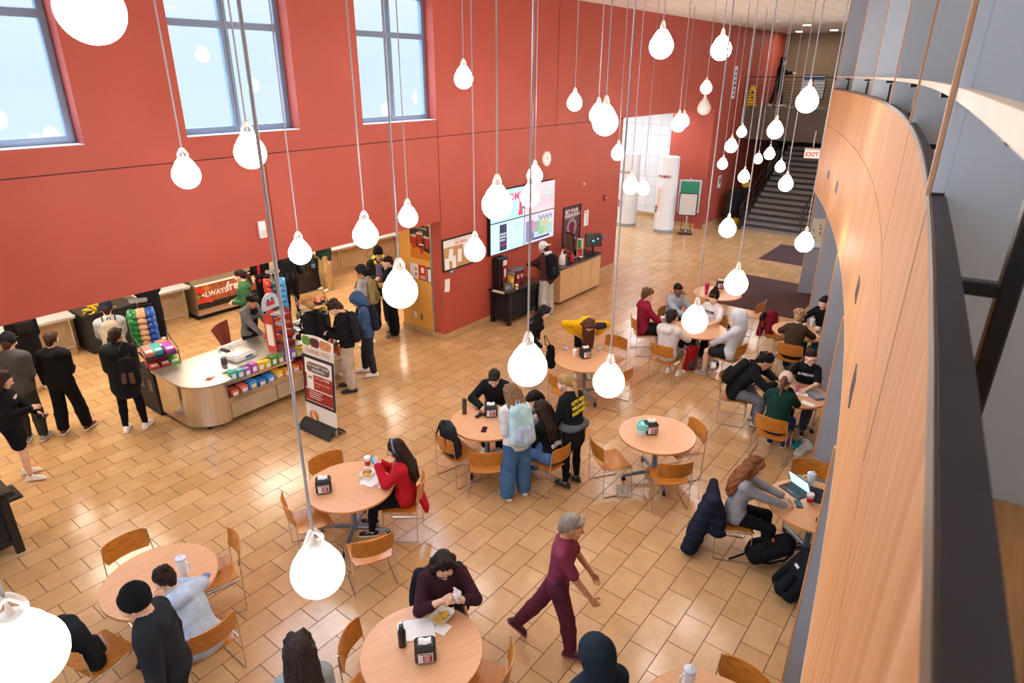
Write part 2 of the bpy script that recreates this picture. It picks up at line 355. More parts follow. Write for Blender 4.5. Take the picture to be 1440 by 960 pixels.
# ---------------------------------------------------------------- landing, railing, stairs
DKST=mat('dark_steel','#3a332e',.5,.3); CONC=mat('landing_beam','#5d5248',.7,noise=.1,nscale=2)
m=MB().m(CONC); m.box((26.45,7.5,3.7),(.3,3.9,1.15)); m.box((28.6,7.5,4.13),(4.2,3.9,.28)); struct(m,'floor_landing')
t=thing('landing_railing','dark steel railing with horizontal bars along the upper landing','railing',(26.35,7.4,4.28))
for y in(-1.85,-.7,.55,1.75): m=MB().m(DKST); m.box((0,y,.52),(.05,.05,1.05)); m.build('post',t)
m=MB().m(DKST)
for k in range(9): m.box((0,-.05,.12+k*.1),(.014,3.6,.014))
m.build('bars',t); m=MB().m(DKST); m.box((0,-.05,1.06),(.06,3.7,.04)); m.build('top_rail',t)
RIS=mat('stair_riser','#8f8580',.6,noise=.05); NOS=mat('stair_nosing','#3f3a39',.6)
m=MB().m(RIS)
NS=16; X0=24.6; TR=.3; RS=.17; ya,yb=5.72,7.95
for i in range(NS):
    m.m(RIS).box((X0+TR*i+TR/2+.02,(ya+yb)/2,RS*(i+.5)-.015),(TR,yb-ya,RS-.03)); m.m(NOS).box((X0+TR*i+TR/2,(ya+yb)/2,RS*(i+1)-.018),(TR+.04,yb-ya,.036))
m.m(RIS).box((X0+TR*NS+.7,(ya+yb)/2,RS*NS-.1),(1.4,yb-ya,.2)); struct(m,'floor_stairs')
for nm,yy,lab in(('stair_railing',yb+.03,'dark metal stair railing on the open left side of the stairs'),('stair_railing',ya+.1,'dark metal handrail along the right wall of the stairs')):
    t=thing(nm,lab,'railing',(X0,yy,0),0,'stair railings'); L=TR*NS; Hh=RS*NS
    m=MB().m(DKST); m.tube(fillet([(-.25,0,.55),(-.25,0,.95),(0,0,.98),(L,0,Hh+.98)],.08),.024); m.build('handrail',t)
    m=MB().m(DKST); m.tube([(0,0,.55),(L,0,Hh+.55)],.014); 
    m.build('mid_rail',t)
    for q in range(6): m=MB().m(DKST); m.tube([(L*q/5,0,Hh*q/5),(L*q/5,0,Hh*q/5+.98)],.018); m.build('post',t)
    if yy>7:
        m=MB().m(DKST); m.prism([(-.1,-.02),(L,Hh-.02),(L,Hh+.25),(-.1,.25)],-.02,.02,M=frame((0,0,0),(1,0,0),(0,0,1),(0,-1,0))); m.build('stringer',t)
# upper flight seen behind, rising to the landing
m=MB().m(DKST); m.prism([(0,0),(3.2,-1.7),(3.2,-1.4),(0,.3)],-.05,.05,M=frame((26.8,8.35,4.0),(1,0,0),(0,0,1),(0,-1,0))); m.prism([(0,0),(3.2,-1.7),(3.2,-1.4),(0,.3)],-.05,.05,M=frame((26.8,9.2,4.0),(1,0,0),(0,0,1),(0,-1,0)))
for q in range(9): m.box((26.9+q*.35,8.78,3.95-q*.186),(.34,.8,.04))
struct(m,'floor_upper_stairs')
# ---------------------------------------------------------------- light
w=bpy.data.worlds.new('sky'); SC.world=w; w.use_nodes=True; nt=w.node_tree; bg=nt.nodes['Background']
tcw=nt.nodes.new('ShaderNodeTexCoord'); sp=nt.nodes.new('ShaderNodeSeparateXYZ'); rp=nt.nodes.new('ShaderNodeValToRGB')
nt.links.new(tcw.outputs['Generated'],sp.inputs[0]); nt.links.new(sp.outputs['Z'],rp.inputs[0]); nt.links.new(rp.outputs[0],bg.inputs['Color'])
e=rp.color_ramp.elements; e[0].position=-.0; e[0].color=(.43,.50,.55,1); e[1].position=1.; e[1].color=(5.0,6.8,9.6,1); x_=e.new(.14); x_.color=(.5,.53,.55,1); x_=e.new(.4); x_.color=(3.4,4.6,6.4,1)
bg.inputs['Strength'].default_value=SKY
def panel(x,y,z,w_,d,s,name,lab,group,rz=0,tint='#fff1dd'):
    t=thing(name,lab,'ceiling light',(x,y,z),rz,group)
    f=MB().m(WHITE)
    for sx,sy,a,b in((w_/2,0,.03,d+.03),(-w_/2,0,.03,d+.03),(0,d/2,w_,.03),(0,-d/2,w_,.03)): f.box((sx,sy,-.012),(a,b,.024))
    f.build('frame',t); f=MB().m(glow(tint,s,'added_panel_light_%g'%s)); f.box((0,0,-.006),(w_-.03,d-.03,.01)); f.build('diffuser',t)
# ================================================================ PENDANTS
GLOBE=glow('#fff9f3',LAMP,'globe_glow'); GLOBEOFF=plas('#dcdcda',.4); STEM=mat('pendant_cable','#a7aab2',.35,.5); BRKT=plas('#f6f4f0',.4)
ROWS={'a':7.24,'b':5.87,'c':3.93,'d':2.6}
PEND=[(127,14,'c','cut off by the top edge, beside the leftmost window'),(35,918,'d','in the bottom left corner, nearest the camera'),(262,246,'a','leftmost of those against the red wall, below the wall joint'),
(352,215,'b','hanging just under the sill of the middle window'),(422,356,'a','just below the red header, above the black cabinet'),(447,803,'d','hanging lowest at left, below the table of the red jacket diner'),
(514,331,'b','at the header edge, left of the coffee poster'),(563,409,'c','large, covering the man in black by the wood panel'),(574,306,'a','directly over the coffee poster'),(652,111,'a','high on the red wall right of the last window'),
(668,353,'b','in front of the cork notice board'),(699,288,'c','large, in front of the left half of the video wall'),(742,516,'d','biggest in the middle, above the table with the mint bottle'),(752,247,'a','small, right at the top edge of the video wall'),
(745,277,'b','in front of the video wall, just under a smaller globe'),(808,145,'a','alone on the red wall up and right of the wall clock'),(841,162,'b','half hidden behind a bigger globe beside the wide opening'),(851,172,'c','big, at the upper left corner of the wide opening'),
(856,537,'d','low, just above the empty round table with the teal bag'),(930,65,'c','high, brightest against the red wall near the ceiling'),(1014,70,'c','high, next to the ceiling edge left of the landing'),(993,124,'a','small, directly above the unlit globe'),
(990,152,'b','unlit grey white one on the red pier'),(954,175,'b','front one of a pair over the white tiled wall'),(961,171,'a','rear one of a pair over the white tiled wall'),(869,216,'a','at the left edge of the wide opening, below a big globe'),
(887,262,'b','in front of the left white column'),(905,266,'a','between the two white columns'),(1135,143,'d','big, high, in front of the landing posters'),(1090,184,'c','below the landing beam, over the dark stair frame'),
(1043,186,'a','small amber one under the landing beam'),(1028,206,'b','left of the stairs, above a smaller globe'),(1016,231,'a','lowest left of the small ones by the red corner'),(1046,249,'b','over the shadow left of the stair railing'),
(1066,224,'a','smallest, left of two over the middle stairs'),(1082,217,'b','warm one over the upper left steps'),(1097,235,'b','warm one over the middle of the steps'),(1105,259,'c','large one over the middle of the steps'),
(1023,322,'c','low, in front of the foot of the stair railing'),(1131,342,'d','low at right, beside the poster on the grey fin'),(1035,399,'d','low, over the rear edge of the far round table'),(977,451,'d','low, over the table of five students')]
def pend_meshes(D,lit):
    r=D/2; pr=[(.02*r,-r)]+[(r*math.cos(a),r*math.sin(a)) for a in [R(t) for t in range(-78,40,9)]]+[(.66*r,.86*r),(.48*r,1.1*r),(.36*r,1.24*r),(.30*r,1.28*r)]
    a=MB().m(GLOBE if lit else GLOBEOFF).lathe(pr,28)
    b=MB().m(BRKT)
    for s in(-1,1): b.tube(fillet([(s*.30*r,0,1.22*r),(s*.34*r,0,1.5*r),(s*.10*r,0,1.85*r),(0,0,1.9*r)],.08*r),.016+.0*r,6)
    b.lathe([(.30*r,1.27*r),(.30*r,1.31*r),(.12*r,1.33*r),(.05*r,1.6*r),(.04*r,1.9*r)],12)
    return a,b
_pc={}
for i,(px,py,row,wh) in enumerate(PEND):
    P=aty(px,py,ROWS[row]); lit=i!=22; D=.325 if i==0 else .295
    t=thing('pendant_lamp',('glowing' if lit else 'switched off')+' white globe pendant '+wh,'pendant lamp',P,0,'globe pendant lamps')
    k=(D,lit)
    if k not in _pc:
        a,b=pend_meshes(D,lit); _pc[k]=[a.build('globe',t),b.build('bracket',t)]
    else:
        for o in _pc[k]:
            c=o.copy(); COL.objects.link(c); c.parent=t
    r=D/2; h=7.0-P.z
    s=MB().m(STEM); s.tube([(0,0,1.85*r),(0,0,h-.02)],.0085,6); s.build('cable',t)
    c=MB().m(WHITEP); c.lathe([(.02,h-.05),(.07,h-.035),(.085,h-.0),(.085,h)],16); c.build('ceiling_canopy',t)
# ---------------------------------------------------------------- unseen panels added to light hall, corridor and balcony; visible downlights
for k,(x,y) in enumerate(((0,11.2),(3.2,11.2),(6.4,11.2),(9.6,11.6),(12.8,12),(0,13.4),(3.2,13.4),(6.4,13.4),(9.6,13.6),(12.8,13.8))):
    panel(x,y,2.9,1.2,.6,HALLP,'added_ceiling_light','unseen ceiling light panel added to brighten the serving hall','added light panels over the serving hall')
for x,y in((19,11),(22.5,11),(19,13.5),(22.5,13.5)): panel(x,y,4.4,1.2,.6,CORP,'added_ceiling_light','unseen ceiling light panel added to brighten the white tiled corridor','added light panels over the corridor',tint='#eaf2ff')
for x,off in((1,1.6),(5,1.6),(9,1.6),(13,1.6)):  # unseen fill panels added for the balcony side
    c=cpt(x,off,7); panel(c[0],c[1],7,1.2,.6,UPP,'added_ceiling_light','unseen ceiling light panel added as fill over the balcony walkway','added light panels over the balcony')
    c=cpt(x+1.5,1.3,2.6); panel(c[0],c[1],2.6,1.2,.5,UNDP,'added_ceiling_light','unseen ceiling light panel added as fill under the balcony','added light panels under the balcony')
for k,(px,py,lab) in enumerate(((1135,35,'middle'),(1124,44,'left'),(1173,42,'right'))):
    
    d=ray(px,py); t_=(7-CH)/d[2]; x,y=d[0]*t_,d[1]*t_
    t=thing('downlight','small round recessed downlight near the brown end wall, '+lab+' one','downlight',(x,y,7),0,'recessed downlights'); f=MB().m(WHITE); f.lathe([(.16,0),(.16,-.012),(.132,-.012),(.132,-.002)],24,cap=False); f.build('ring',t)
    f=MB().m(glow('#fff0dc',80,'downlight_glow')); f.lathe([(.128,-.008),(.128,-.001)],20); f.build('lens',t)
# ================================================================ TABLES
def rot2(a,x,y): return (x*math.cos(a)-y*math.sin(a),x*math.sin(a)+y*math.cos(a))
def make_table():
    t=thing('round_table','','table')
    m=MB().m(TABLEW); m.lathe([(.30,.712),(.528,.712),(.535,.716),(.535,.737),(.531,.741),(.30,.742),(.0005,.742)],64); m.build('tabletop',t,sharp=.5)
    m=MB().m(EDGEW); m.lathe([(.5345,.7135),(.5375,.716),(.5375,.737),(.5345,.7395)],64); m.build('edge_band',t)
    m=MB().m(GREYMET); m.lathe([(.05,.09),(.05,.14),(.036,.16),(.036,.66),(.17,.70),(.17,.711)],24); m.build('column',t)
    for k in range(4):
        m=MB().m(GREYMET); a=k*PI/2+.35; M=rzm(a)
        m.tube([(.03,0,.125),(.2,0,.118),(.44,0,.085)],[.03,.028,.022],10,M=M,flat=1.1); l=m.build('leg',t)
        m=MB().m(BLACK); m.cyl((0,0,0),.032,.03,16,M=M@Matrix.Translation((.44,.015,.034))@Matrix.Rotation(PI/2,4,'X')); m.cyl((0,0,0),.012,.05,10,M=M@Matrix.Translation((.44,0,.04))); m.build('caster',l)
    return t
TB={1:(1.88,5.86,'near left corner under the white tumbler'),2:(4.08,5.62,'where the diner in the red jacket eats'),3:(2.87,3.18,'in the foreground holding the fries tray'),4:(7.55,3.2,'standing empty in the middle with a teal bag'),5:(6.34,5.31,'with the mint bottle and a crowd around it'),
    6:(9.12,5.36,'beside the bent over person in yellow'),7:(11.8,4.35,'shared by five students under a low globe'),8:(14.25,4.93,'farthest back, with the pink tumbler'),9:(10.07,2.08,'with open books and a laptop by the curved wall'),
    10:(12.95,2.72,'with paper cups by the curved wall'),11:(7.2,1.0,'with the open laptop below the oak veneer'),12:(3.7,.92,'cut off by the bottom edge with a white tumbler')}
tb0=None
for k,(x,y,l) in TB.items():
    lab='round maple cafe table '+l
    if tb0 is None: tb0=make_table(); o=tb0; o.location=(x,y,0)
    else: o=stamp(tb0,(x,y,0),k*.9)
    tag(o,lab,'table','round cafe tables')
# ================================================================ CHAIRS
def make_chair():
    t=thing('dining_chair','','chair')
    def seat(u,v):
        x=(u-.5)*.46*(1-.1*(1-v)**2*0); y=-.20+v*.41; z=.448-.022*math.cos((u-.5)*PI)*(1-.3*v)-.02*(1-v)**1.5
        if v>.82: z-=((v-.82)/.18)**2*.028
        if v<.1: y+=0
        return (x*(1-.12*max(0,(.25-v)/.25)),y,z)
    m=MB().m(CHAIRW); m.sheet(seat,10,12,.011); m.build('seat',t)
    def back(u,v):
        a=(u-.5)*.95; e=abs(u-.5)*2; vv=v*2-1
        rx=1-(max(0,abs(vv)-.62)/.38)**2.2*.10
        x=math.sin(a)*.46*rx*1.06; y=-.262+.46*(1-math.cos(a))*1.0-.035*v; z=.565+.235*(.5+.5*vv*(1-.07*e**4))
        return (x,y,z)
    m=MB().m(CHAIRW); m.sheet(back,14,8,.011); m.build('backrest',t)
    for s in(-1,1):
        m=MB().m(CHROME); x=s*.243
        m.tube(fillet([(x*.93,-.245,.79),(x,-.225,.50),(x,-.215,.008),(x,.215,.008),(x,.19,.434),(x*.98,-.21,.425)],.03,4),.0065,8); m.build('side_frame',t)
    for y,z in((.13,.425),(-.13,.417),(.19,.40)):
        m=MB().m(CHROME); m.tube([(-.243,y,z),(.243,y,z)],.0055,8); m.build('crossbar',t)
    return t
CHS={}   # name: (x,y,heading)   heading = direction the sitter looks
def fchair(n,px,py,tgt,z=.69,off=.22,turn=0):
    b=at(px,py,z)
    c=TB[tgt][:2] if isinstance(tgt,int) else tgt
    a=math.atan2(c[1]-b.y,c[0]-b.x)+R(turn); CHS[n]=(b.x+off*math.cos(a),b.y+off*math.sin(a),a)
def tchair(n,tb,ang,r):   # round a table: ang = direction from the table centre to the chair
    x,y=TB[tb][:2]; a=R(ang); CHS[n]=(x+r*math.cos(a),y+r*math.sin(a),a+PI)
fchair('1a',178,768,1); fchair('1b',326,768,1,turn=-12); fchair('1c',297,888,1); fchair('1d',98,915,1)
fchair('2a',459,650,2); fchair('2b',408,714,2); fchair('2c',524,764,2); fchair('2d',573,688,2)
fchair('3a',495,905,3); fchair('3b',709,935,3); tchair('3c',3,53,.72)
fchair('4a',841,628,4); fchair('4b',979,604,4); fchair('4c',949,658,4)
fchair('5a',626,620,5); fchair('5b',683,642,5); fchair('5c',774,640,5,turn=0); tchair('5d',5,28,.74); tchair('5e',5,-60,.92)
fchair('6a',866,481,6); fchair('6b',790,536,6); fchair('6c',882,523,6)
fchair('7a',893,452,7,turn=28); tchair('7b',7,75,.78); fchair('7c',1026,449,7); fchair('7d',1037,482,7); fchair('7e',943,490,7)
fchair('8a',1069,430,8); tchair('8b',8,135,.8)
fchair('9a',1020,540,9); fchair('9b',1085,594,9); tchair('9c',9,8,.72)
fchair('10a',1111,490,10); fchair('10b',1084,450,10); tchair('10c',10,-20,.72)
fchair('11a',1141,660,11,turn=0); fchair('11b',1046,702,11); tchair('11c',11,-130,.72); fchair('12a',1046,955,12)
CL={'1a':'empty, at the upper left of the near left table','1b':'right of the near left table, crumpled wrapper on its seat','1c':'under the diner in the pale blue hoodie','1d':'at the lower left with a black backpack slung over it',
'2a':'empty, behind the table of the red jacket diner','2b':'empty, left of the table with the fries basket','2c':'empty, pulled out in front of the table with the fries basket','2d':'under the diner in the red jacket','3a':'empty, left of the foreground table','3b':'half cut off, right of the foreground table','3c':'under the diner in the plum sweater',
'4a':'left of the empty middle table','4b':'right rear of the empty middle table','4c':'front right of the empty middle table','5a':'with a grey backpack hung on it, left of the crowded table','5b':'empty, back turned, front of the crowded table','5c':'under the student in the black tee with white print','5d':'under the student in black behind the big middle globe','5e':'at the crowded table under the person in grey stripes',
'6a':'empty, behind the table beside the person in yellow','6b':'back turned, front left of the table beside the person in yellow','6c':'behind a low globe, near the person in yellow','7a':'under the student in the maroon hoodie','7b':'under the smiling student in the grey hoodie','7c':'under the student in the black beanie','7d':'under the student with the white hood up','7e':'back turned, under the student in the off white hoodie',
'8a':'empty, side on, right of the far table on the mat','8b':'mostly hidden behind the smiling student','9a':'under the student in the black jacket leaning on the table','9b':'back turned, under the student in the green sweater','9c':'under the student in glasses by the grey fin','10a':'under the student in the brown sweater','10b':'with a maroon jacket hung on it','10c':'tucked behind the grey fin at the paper cup table',
'11a':'empty, at the rear of the laptop table','11b':'under the curly haired laptop user, a dark coat over its back','11c':'mostly hidden by the oak veneer at the laptop table','12a':'cut off by the bottom edge, right of the white tumbler'}
for n,(dx,dy) in {'3c':(.16,-.27),'11b':(-.2,.25),'2d':(.15,-.04),'5c':(.2,-.05),'7b':(.4,.06),'7c':(-.24,.18),'7d':(-.22,-.14),'7e':(-.14,.1),'9c':(-.16,-.16),'9a':(.1,.08)}.items(): x,y,a=CHS[n]; CHS[n]=(x+dx,y+dy,a)
ch0=None
for n,(x,y,a) in CHS.items():
    lab='plywood sled base chair '+CL[n]
    if ch0 is None: ch0=make_chair(); o=ch0; o.location=(x,y,0); o.rotation_euler=(0,0,a-PI/2)
    else: o=stamp(ch0,(x,y,0),a-PI/2)
    tag(o,lab,'chair','plywood sled base chairs')
# ================================================================ TABLE ITEMS
def solid(name,lab,cat,loc,rz=0,group=None): return thing(name,lab,cat,loc,rz,group)
def dispenser(px,py,lab,rz,z=.742):
    p=at(px,py,z+.085); t=thing('napkin_dispenser',lab,'napkin dispenser',(p.x,p.y,z),rz,'black napkin dispensers'); t.scale=(1.22,1.22,1.22)
    m=MB().m(BLACK); m.box((0,0,.075),(.15,.13,.15),b=.018); m.build('body',t)
    m=MB().m(DGREY); m.prism(rrect(.11,.075,.02),.149,.154); m.build('top_plate',t)
    m=MB().m(paper('#e9e4e2')); m.box((0,-.066,.068),(.105,.004,.085)); l=m.build('label_card',t)
    m=MB().m(paper('#a5313a')); m.box((.014,-.0685,.062),(.064,.002,.058)); m.build('red_panel',l)
    for k in range(4):
        m=MB().m(paper('#f4efec')); m.box((.010,-.070,.084-k*.013),(.046-.01*(k%2),.001,.004)); m.build('text_line',l)
    m=MB().m(DGREY); m.box((0,-.0685,.104),(.09,.002,.008)); m.build('text_line',l)
    m=MB().m(paper('#f3f0ec'))
    m.sheet(lambda u,v:((u-.5)*.09,(v-.5)*.05+.004*math.sin(u*9),.150+.028*math.sin(v*PI)**.6*(1+.2*math.sin(u*7))),8,6,.002); m.build('napkin',t); return t
def cup(px,py,z,lab,col='#f4f2ee',r=.04,h=.12,lid='#f6f6f4',band=None,name='paper_cup',straw=None,cat='cup',group=None,rz=0):
    p=at(px,py,z+h/2); t=thing(name,lab,cat,(p.x,p.y,z),rz,group)
    m=MB().m(plas(col,.5)); m.lathe([(r*.72,0),(r*.74,.002),(r,h),(r*.97,h),(r*.7,.004)],24); m.build('cup_wall',t)
    if band: m=MB().m(plas(band,.5)); m.lathe([(r*.815,h*.28),(r*.95,h*.74),(r*.96,h*.74),(r*.825,h*.28)],24); m.build('printed_band',t)
    if lid: m=MB().m(plas(lid,.35)); m.lathe([(r*1.05,h-.004),(r*1.05,h+.006),(r*.93,h+.012),(r*.9,h+.018),(.001,h+.016)],24); m.build('lid',t)
    if straw: m=MB().m(plas(straw,.4)); m.tube([(0,0,h*.3),(.012,.006,h+.07)],.004,8); m.build('straw',t)
    return t
def tumbler(px,py,z,lab,col,hand=0.,h=.24,straw='#e8e8ee',lidc='#c9d2e2'):
    p=at(px,py,z+h/2); t=thing('tumbler',lab,'tumbler',(p.x,p.y,z),hand)
    m=MB().m(plas(col,.35)); m.lathe([(.034,0),(.037,.004),(.037,h*.38),(.046,h*.42),(.05,h-.004),(.047,h)],28); m.build('body',t)
    m=MB().m(plas(lidc,.25)); m.lathe([(.051,h-.004),(.051,h+.014),(.04,h+.02),(.001,h+.02)],28); m.build('lid',t)
    m=MB().m(plas(col,.35)); m.tube(fillet([(.045,0,h*.88),(.092,0,h*.88),(.092,0,h*.46),(.045,0,h*.46)],.02),.009,8); m.build('handle',t)
    m=MB().m(plas(straw,.3)); m.tube([(-.01,0,h),(-.014,.004,h+.055)],.005,8); m.build('straw',t); return t
def bottle(px,py,z,lab,col,h=.22,r=.035,cap='#202226',capr=.6,cat='bottle',loop=False,label=None):
    p=at(px,py,z+h/2); t=thing('water_bottle',lab,cat,(p.x,p.y,z)); m=MB().m(plas(col,.3)); m.lathe([(r*.9,0),(r,.006),(r,h*.66),(r*.8,h*.75),(r*capr*.8,h*.8),(r*capr*.8,h*.84)],24); m.build('body',t)
    m=MB().m(plas(cap,.4)); m.lathe([(r*capr,h*.82),(r*capr,h*.98),(r*capr*.8,h),(.001,h)],20); c=m.build('cap',t)
    if loop: m=MB().m(plas(cap,.4)); m.tube(fillet([(r*capr,0,h*.9),(r*1.5,0,h*.88),(r*1.4,0,h*.55),(r,0,h*.5)],.02),.004,6); m.build('carry_loop',t)
    if label: m=MB().m(plas(label,.4)); m.lathe([(r*1.01,h*.2),(r*1.02,h*.5),(r*1.0,h*.5)],24); m.build('label_band',t)
    return t
def phone(px,py,z,lab,rz,col='#17181c',screen='#2a2f3a',em=0,M=None):
    p=at(px,py,z) if M is None else Vector((0,0,0)); t=thing('phone',lab,'phone',(p.x,p.y,z),rz)
    if M is not None: t.matrix_world=M
    m=MB().m(plas(col,.3)); m.prism(rrect(.074,.152,.012),0,.009); m.build('case',t); m=MB().m(glow(screen,em,'screen_'+screen.strip('#')) if em else plas(screen,.1)); m.prism(rrect(.067,.143,.009),.0088,.0096); m.build('screen',t); return t
def napkin(px,py,z,lab,w,d,rz,name='paper_napkin',col='#f2eeea',cat='napkin',group=None):
    p=at(px,py,z); t=MB().m(paper(col)); f=random.uniform(0,6)
    t.sheet(lambda u,v:((u-.5)*w,(v-.5)*d,.003+.004*(1+math.sin(u*5+f)*math.cos(v*4+f))),8,8,.0015); return tag(t.build(name,None,(p.x,p.y,z),rz),lab,cat,group)
def food_tray(px,py,z,lab,rz,banana=False):
    p=at(px,py,z); t=thing('food_tray',lab,'food tray',(p.x,p.y,z),rz); m=MB().m(paper('#f6f4f0'))
    n=32; vs=[];fs=[]; prof=[(.6,.004),(.78,.004),(1.,.05),(1.02,.052),(.98,.05),(.76,.008),(.6,.008)]
    for s_,z_ in prof:
        for x,y in rrect(.22,.16,.03,7): vs.append((x*s_,y*s_,z_))
    k=len(rrect(.22,.16,.03,7))
    for j in range(len(prof)-1):
        for i in range(k): fs.append((j*k+i,j*k+(i+1)%k,(j+1)*k+(i+1)%k,(j+1)*k+i))
    fs.append(tuple(range(k))[::-1]); fs.append(tuple((len(prof)-1)*k+i for i in range(k))); m.add(vs,fs,True); m.build('tray',t)
    m=MB().m(mat('french_fry','#e6bd62',.6,noise=.15,nscale=20)); rnd=random.Random(3)
    for i in range(26):
        a=rnd.uniform(0,PI); x,y=rnd.uniform(-.06,.03),rnd.uniform(-.045,.045); M=Matrix.Translation((x,y,.018+i*.0008))@rzm(a)@Matrix.Rotation(rnd.uniform(-.3,.3),4,'Y'); m.box((0,0,0),(.065,.009,.009),M=M)
    tag(m.build('french_fries',t),kind='stuff')
    return t
Z=.742
dispenser(455,682,'black napkin dispenser on the red jacket diner\'s table',R(-38)); dispenser(598,914,'black napkin dispenser on the foreground table with a tall napkin',R(-43)); dispenser(915,601,'black napkin dispenser behind the teal bag',R(-43)); dispenser(690,577,'black napkin dispenser beside the mint bottle',R(-45)); dispenser(823,496,'black napkin dispenser on the table by the person in yellow',R(-30)); dispenser(1013,400,'black napkin dispenser beside the pink tumbler',R(-60))
tumbler(257,799,Z,'white handled tumbler with a clear lid on the near left table','#e9e4da',R(-70)); tumbler(994,406,Z,'hot pink tumbler on the farthest round table','#c2185f',R(-160),.26,'#e9a6c0','#d85a90'); tumbler(968,957,Z,'white tumbler at the bottom edge of the frame','#e8e2e4',R(150))
phone(287,814,Z,'phone in a blue patterned case on the near left table',R(-55),'#52608f','#7d88b8')
tumbler(1140,675,Z,'white handled mug tumbler beside the open laptop','#d9d6d2',R(120),.17)
cup(517,650,Z,'red and white coffee cup beside the fries basket','#e9e3de',.042,.14,'#f6f6f4','#b3272d'); t=food_tray(517,669,Z,'paper food basket with fries and a burger',R(25))
m=MB().m(mat('burger_bun','#c98544',.5,noise=.1)); m.lathe([(.03,.012),(.046,.02),(.046,.034),(.03,.056),(.001,.062)],20,c=(.045,.02,.008)); m.m(mat('burger_patty','#4f2d1c',.7)); m.lathe([(.03,.02),(.05,.024),(.05,.034),(.03,.037)],20,c=(.045,.02,.008)); m.build('burger',t)
napkin(521,672,Z,'white wrapper sheet under the fries basket',.30,.22,R(40),'wrapper_sheet',cat='wrapper'); napkin(521,682,Z+.004,'crumpled napkin beside the fries basket',.08,.10,R(15)); napkin(537,681,Z,'folded white napkin at the right of the fries basket',.05,.16,R(-58))
bottle(565,893,Z,'black water bottle on the foreground table','#17191d',.24,.036,'#26303a',.62); napkin(591,885,Z,'unfolded white napkin behind the black bottle',.24,.26,R(48)); napkin(622,884,Z,'small napkin corner under the fries tray',.13,.13,R(10))
t=food_tray(621,870,Z+.012,'white paper tray with fries and a cheese filled wrap',R(0))
m=MB().m(mat('melted_cheese','#f0c22c',.35)); m.tube([(.0,-.03,.03),(.04,-.02,.036),(.075,.0,.03)],[.02,.024,.016],10); m.build('wrap',t)
napkin(627,860,Z+.02,'white napkin standing behind the fries tray',.16,.08,R(-45))
p=at(566,880,Z); t=thing('drink_cover','clear round cup lid behind the black bottle','lid',(p.x,p.y,Z)); m=MB().m(plas('#e8eaf0',.2)); m.lathe([(.05,0),(.052,.004),(.046,.012),(.001,.013)],24); m.build('rim',t); m=MB().m(BLACK); m.tube([(0,0,.01),(.004,.0,.055)],.004,6); m.build('straw',t)
bottle(653,571,Z,'brown translucent water bottle with a strap on the crowded table','#4b3a34',.25,.036,'#2a2a30',.8,loop=True); bottle(704,583,Z,'mint green flip top bottle on the crowded table','#a9cfc4',.24,.037,'#d4e6df',.55)
p=at(673,571,Z+.02); t=thing('bowl','grey bowl with food on the crowded table','bowl',(p.x,p.y,Z)); m=MB().m(plas('#8b8ea6',.4)); m.lathe([(.04,0),(.05,.004),(.085,.045),(.088,.047),(.082,.046),(.046,.01),(.001,.009)],28); m.build('dish',t); m=MB().m(mat('soup','#c4a58d',.4,noise=.2)); m.lathe([(.05,.02),(.07,.034),(.03,.038),(.001,.04)],24); m.build('food',t)
p=at(675,585,Z); t=thing('camera_rig','small black camera accessory lying on the crowded table','camera',(p.x,p.y,Z),R(-10)); m=MB().m(BLACK)
for x,y,a,b_ in((-.06,0,.05,.035),(.0,.015,.06,.04),(.06,-.01,.05,.04)): m.box((x,y,.02),(a,b_,.035),b=.006)
m.build('body',t); m=MB().m(BLACK); m.tube([(-.08,-.03,.008),(-.02,-.01,.05),(.07,.03,.045)],.008,8); m.cyl((.0,.0,.035),.02,.03,14); m.build('lens_arm',t)
phone(681,604,Z,'black phone lying face up on the crowded table',R(-62),'#1b1316','#241a22'); p=at(714,562,Z); 
phone(797,490,Z,'phone with a pale case near the two white cups',R(-70),'#4a4f5a','#cfd3da'); phone(843,491,Z,'phone with a light blue case near the edge by the empty chair',R(-80),'#3c6f86','#a9d4e4'); cup(808,496,Z,'white paper cup left of the dispenser, nearer one','#f5f3f0',.038,.11,'#fafafa',straw='#c9b59a'); cup(834,486,Z,'white paper cup right of the dispenser on the table by the person in yellow','#efe9e4',.03,.08,None)
P_=at(877,692,0); t=MB().m(plas('#b9b09a',.25)); t.sheet(lambda u,v:((u-.5)*.24,(v-.5)*.2,.01+.035*abs(math.sin(u*8)*math.cos(v*9))),12,12,.002); tag(t.build('plastic_wrapper',None,(P_.x,P_.y,0),.5),'crumpled clear plastic on the floor under the empty middle table','wrapper')
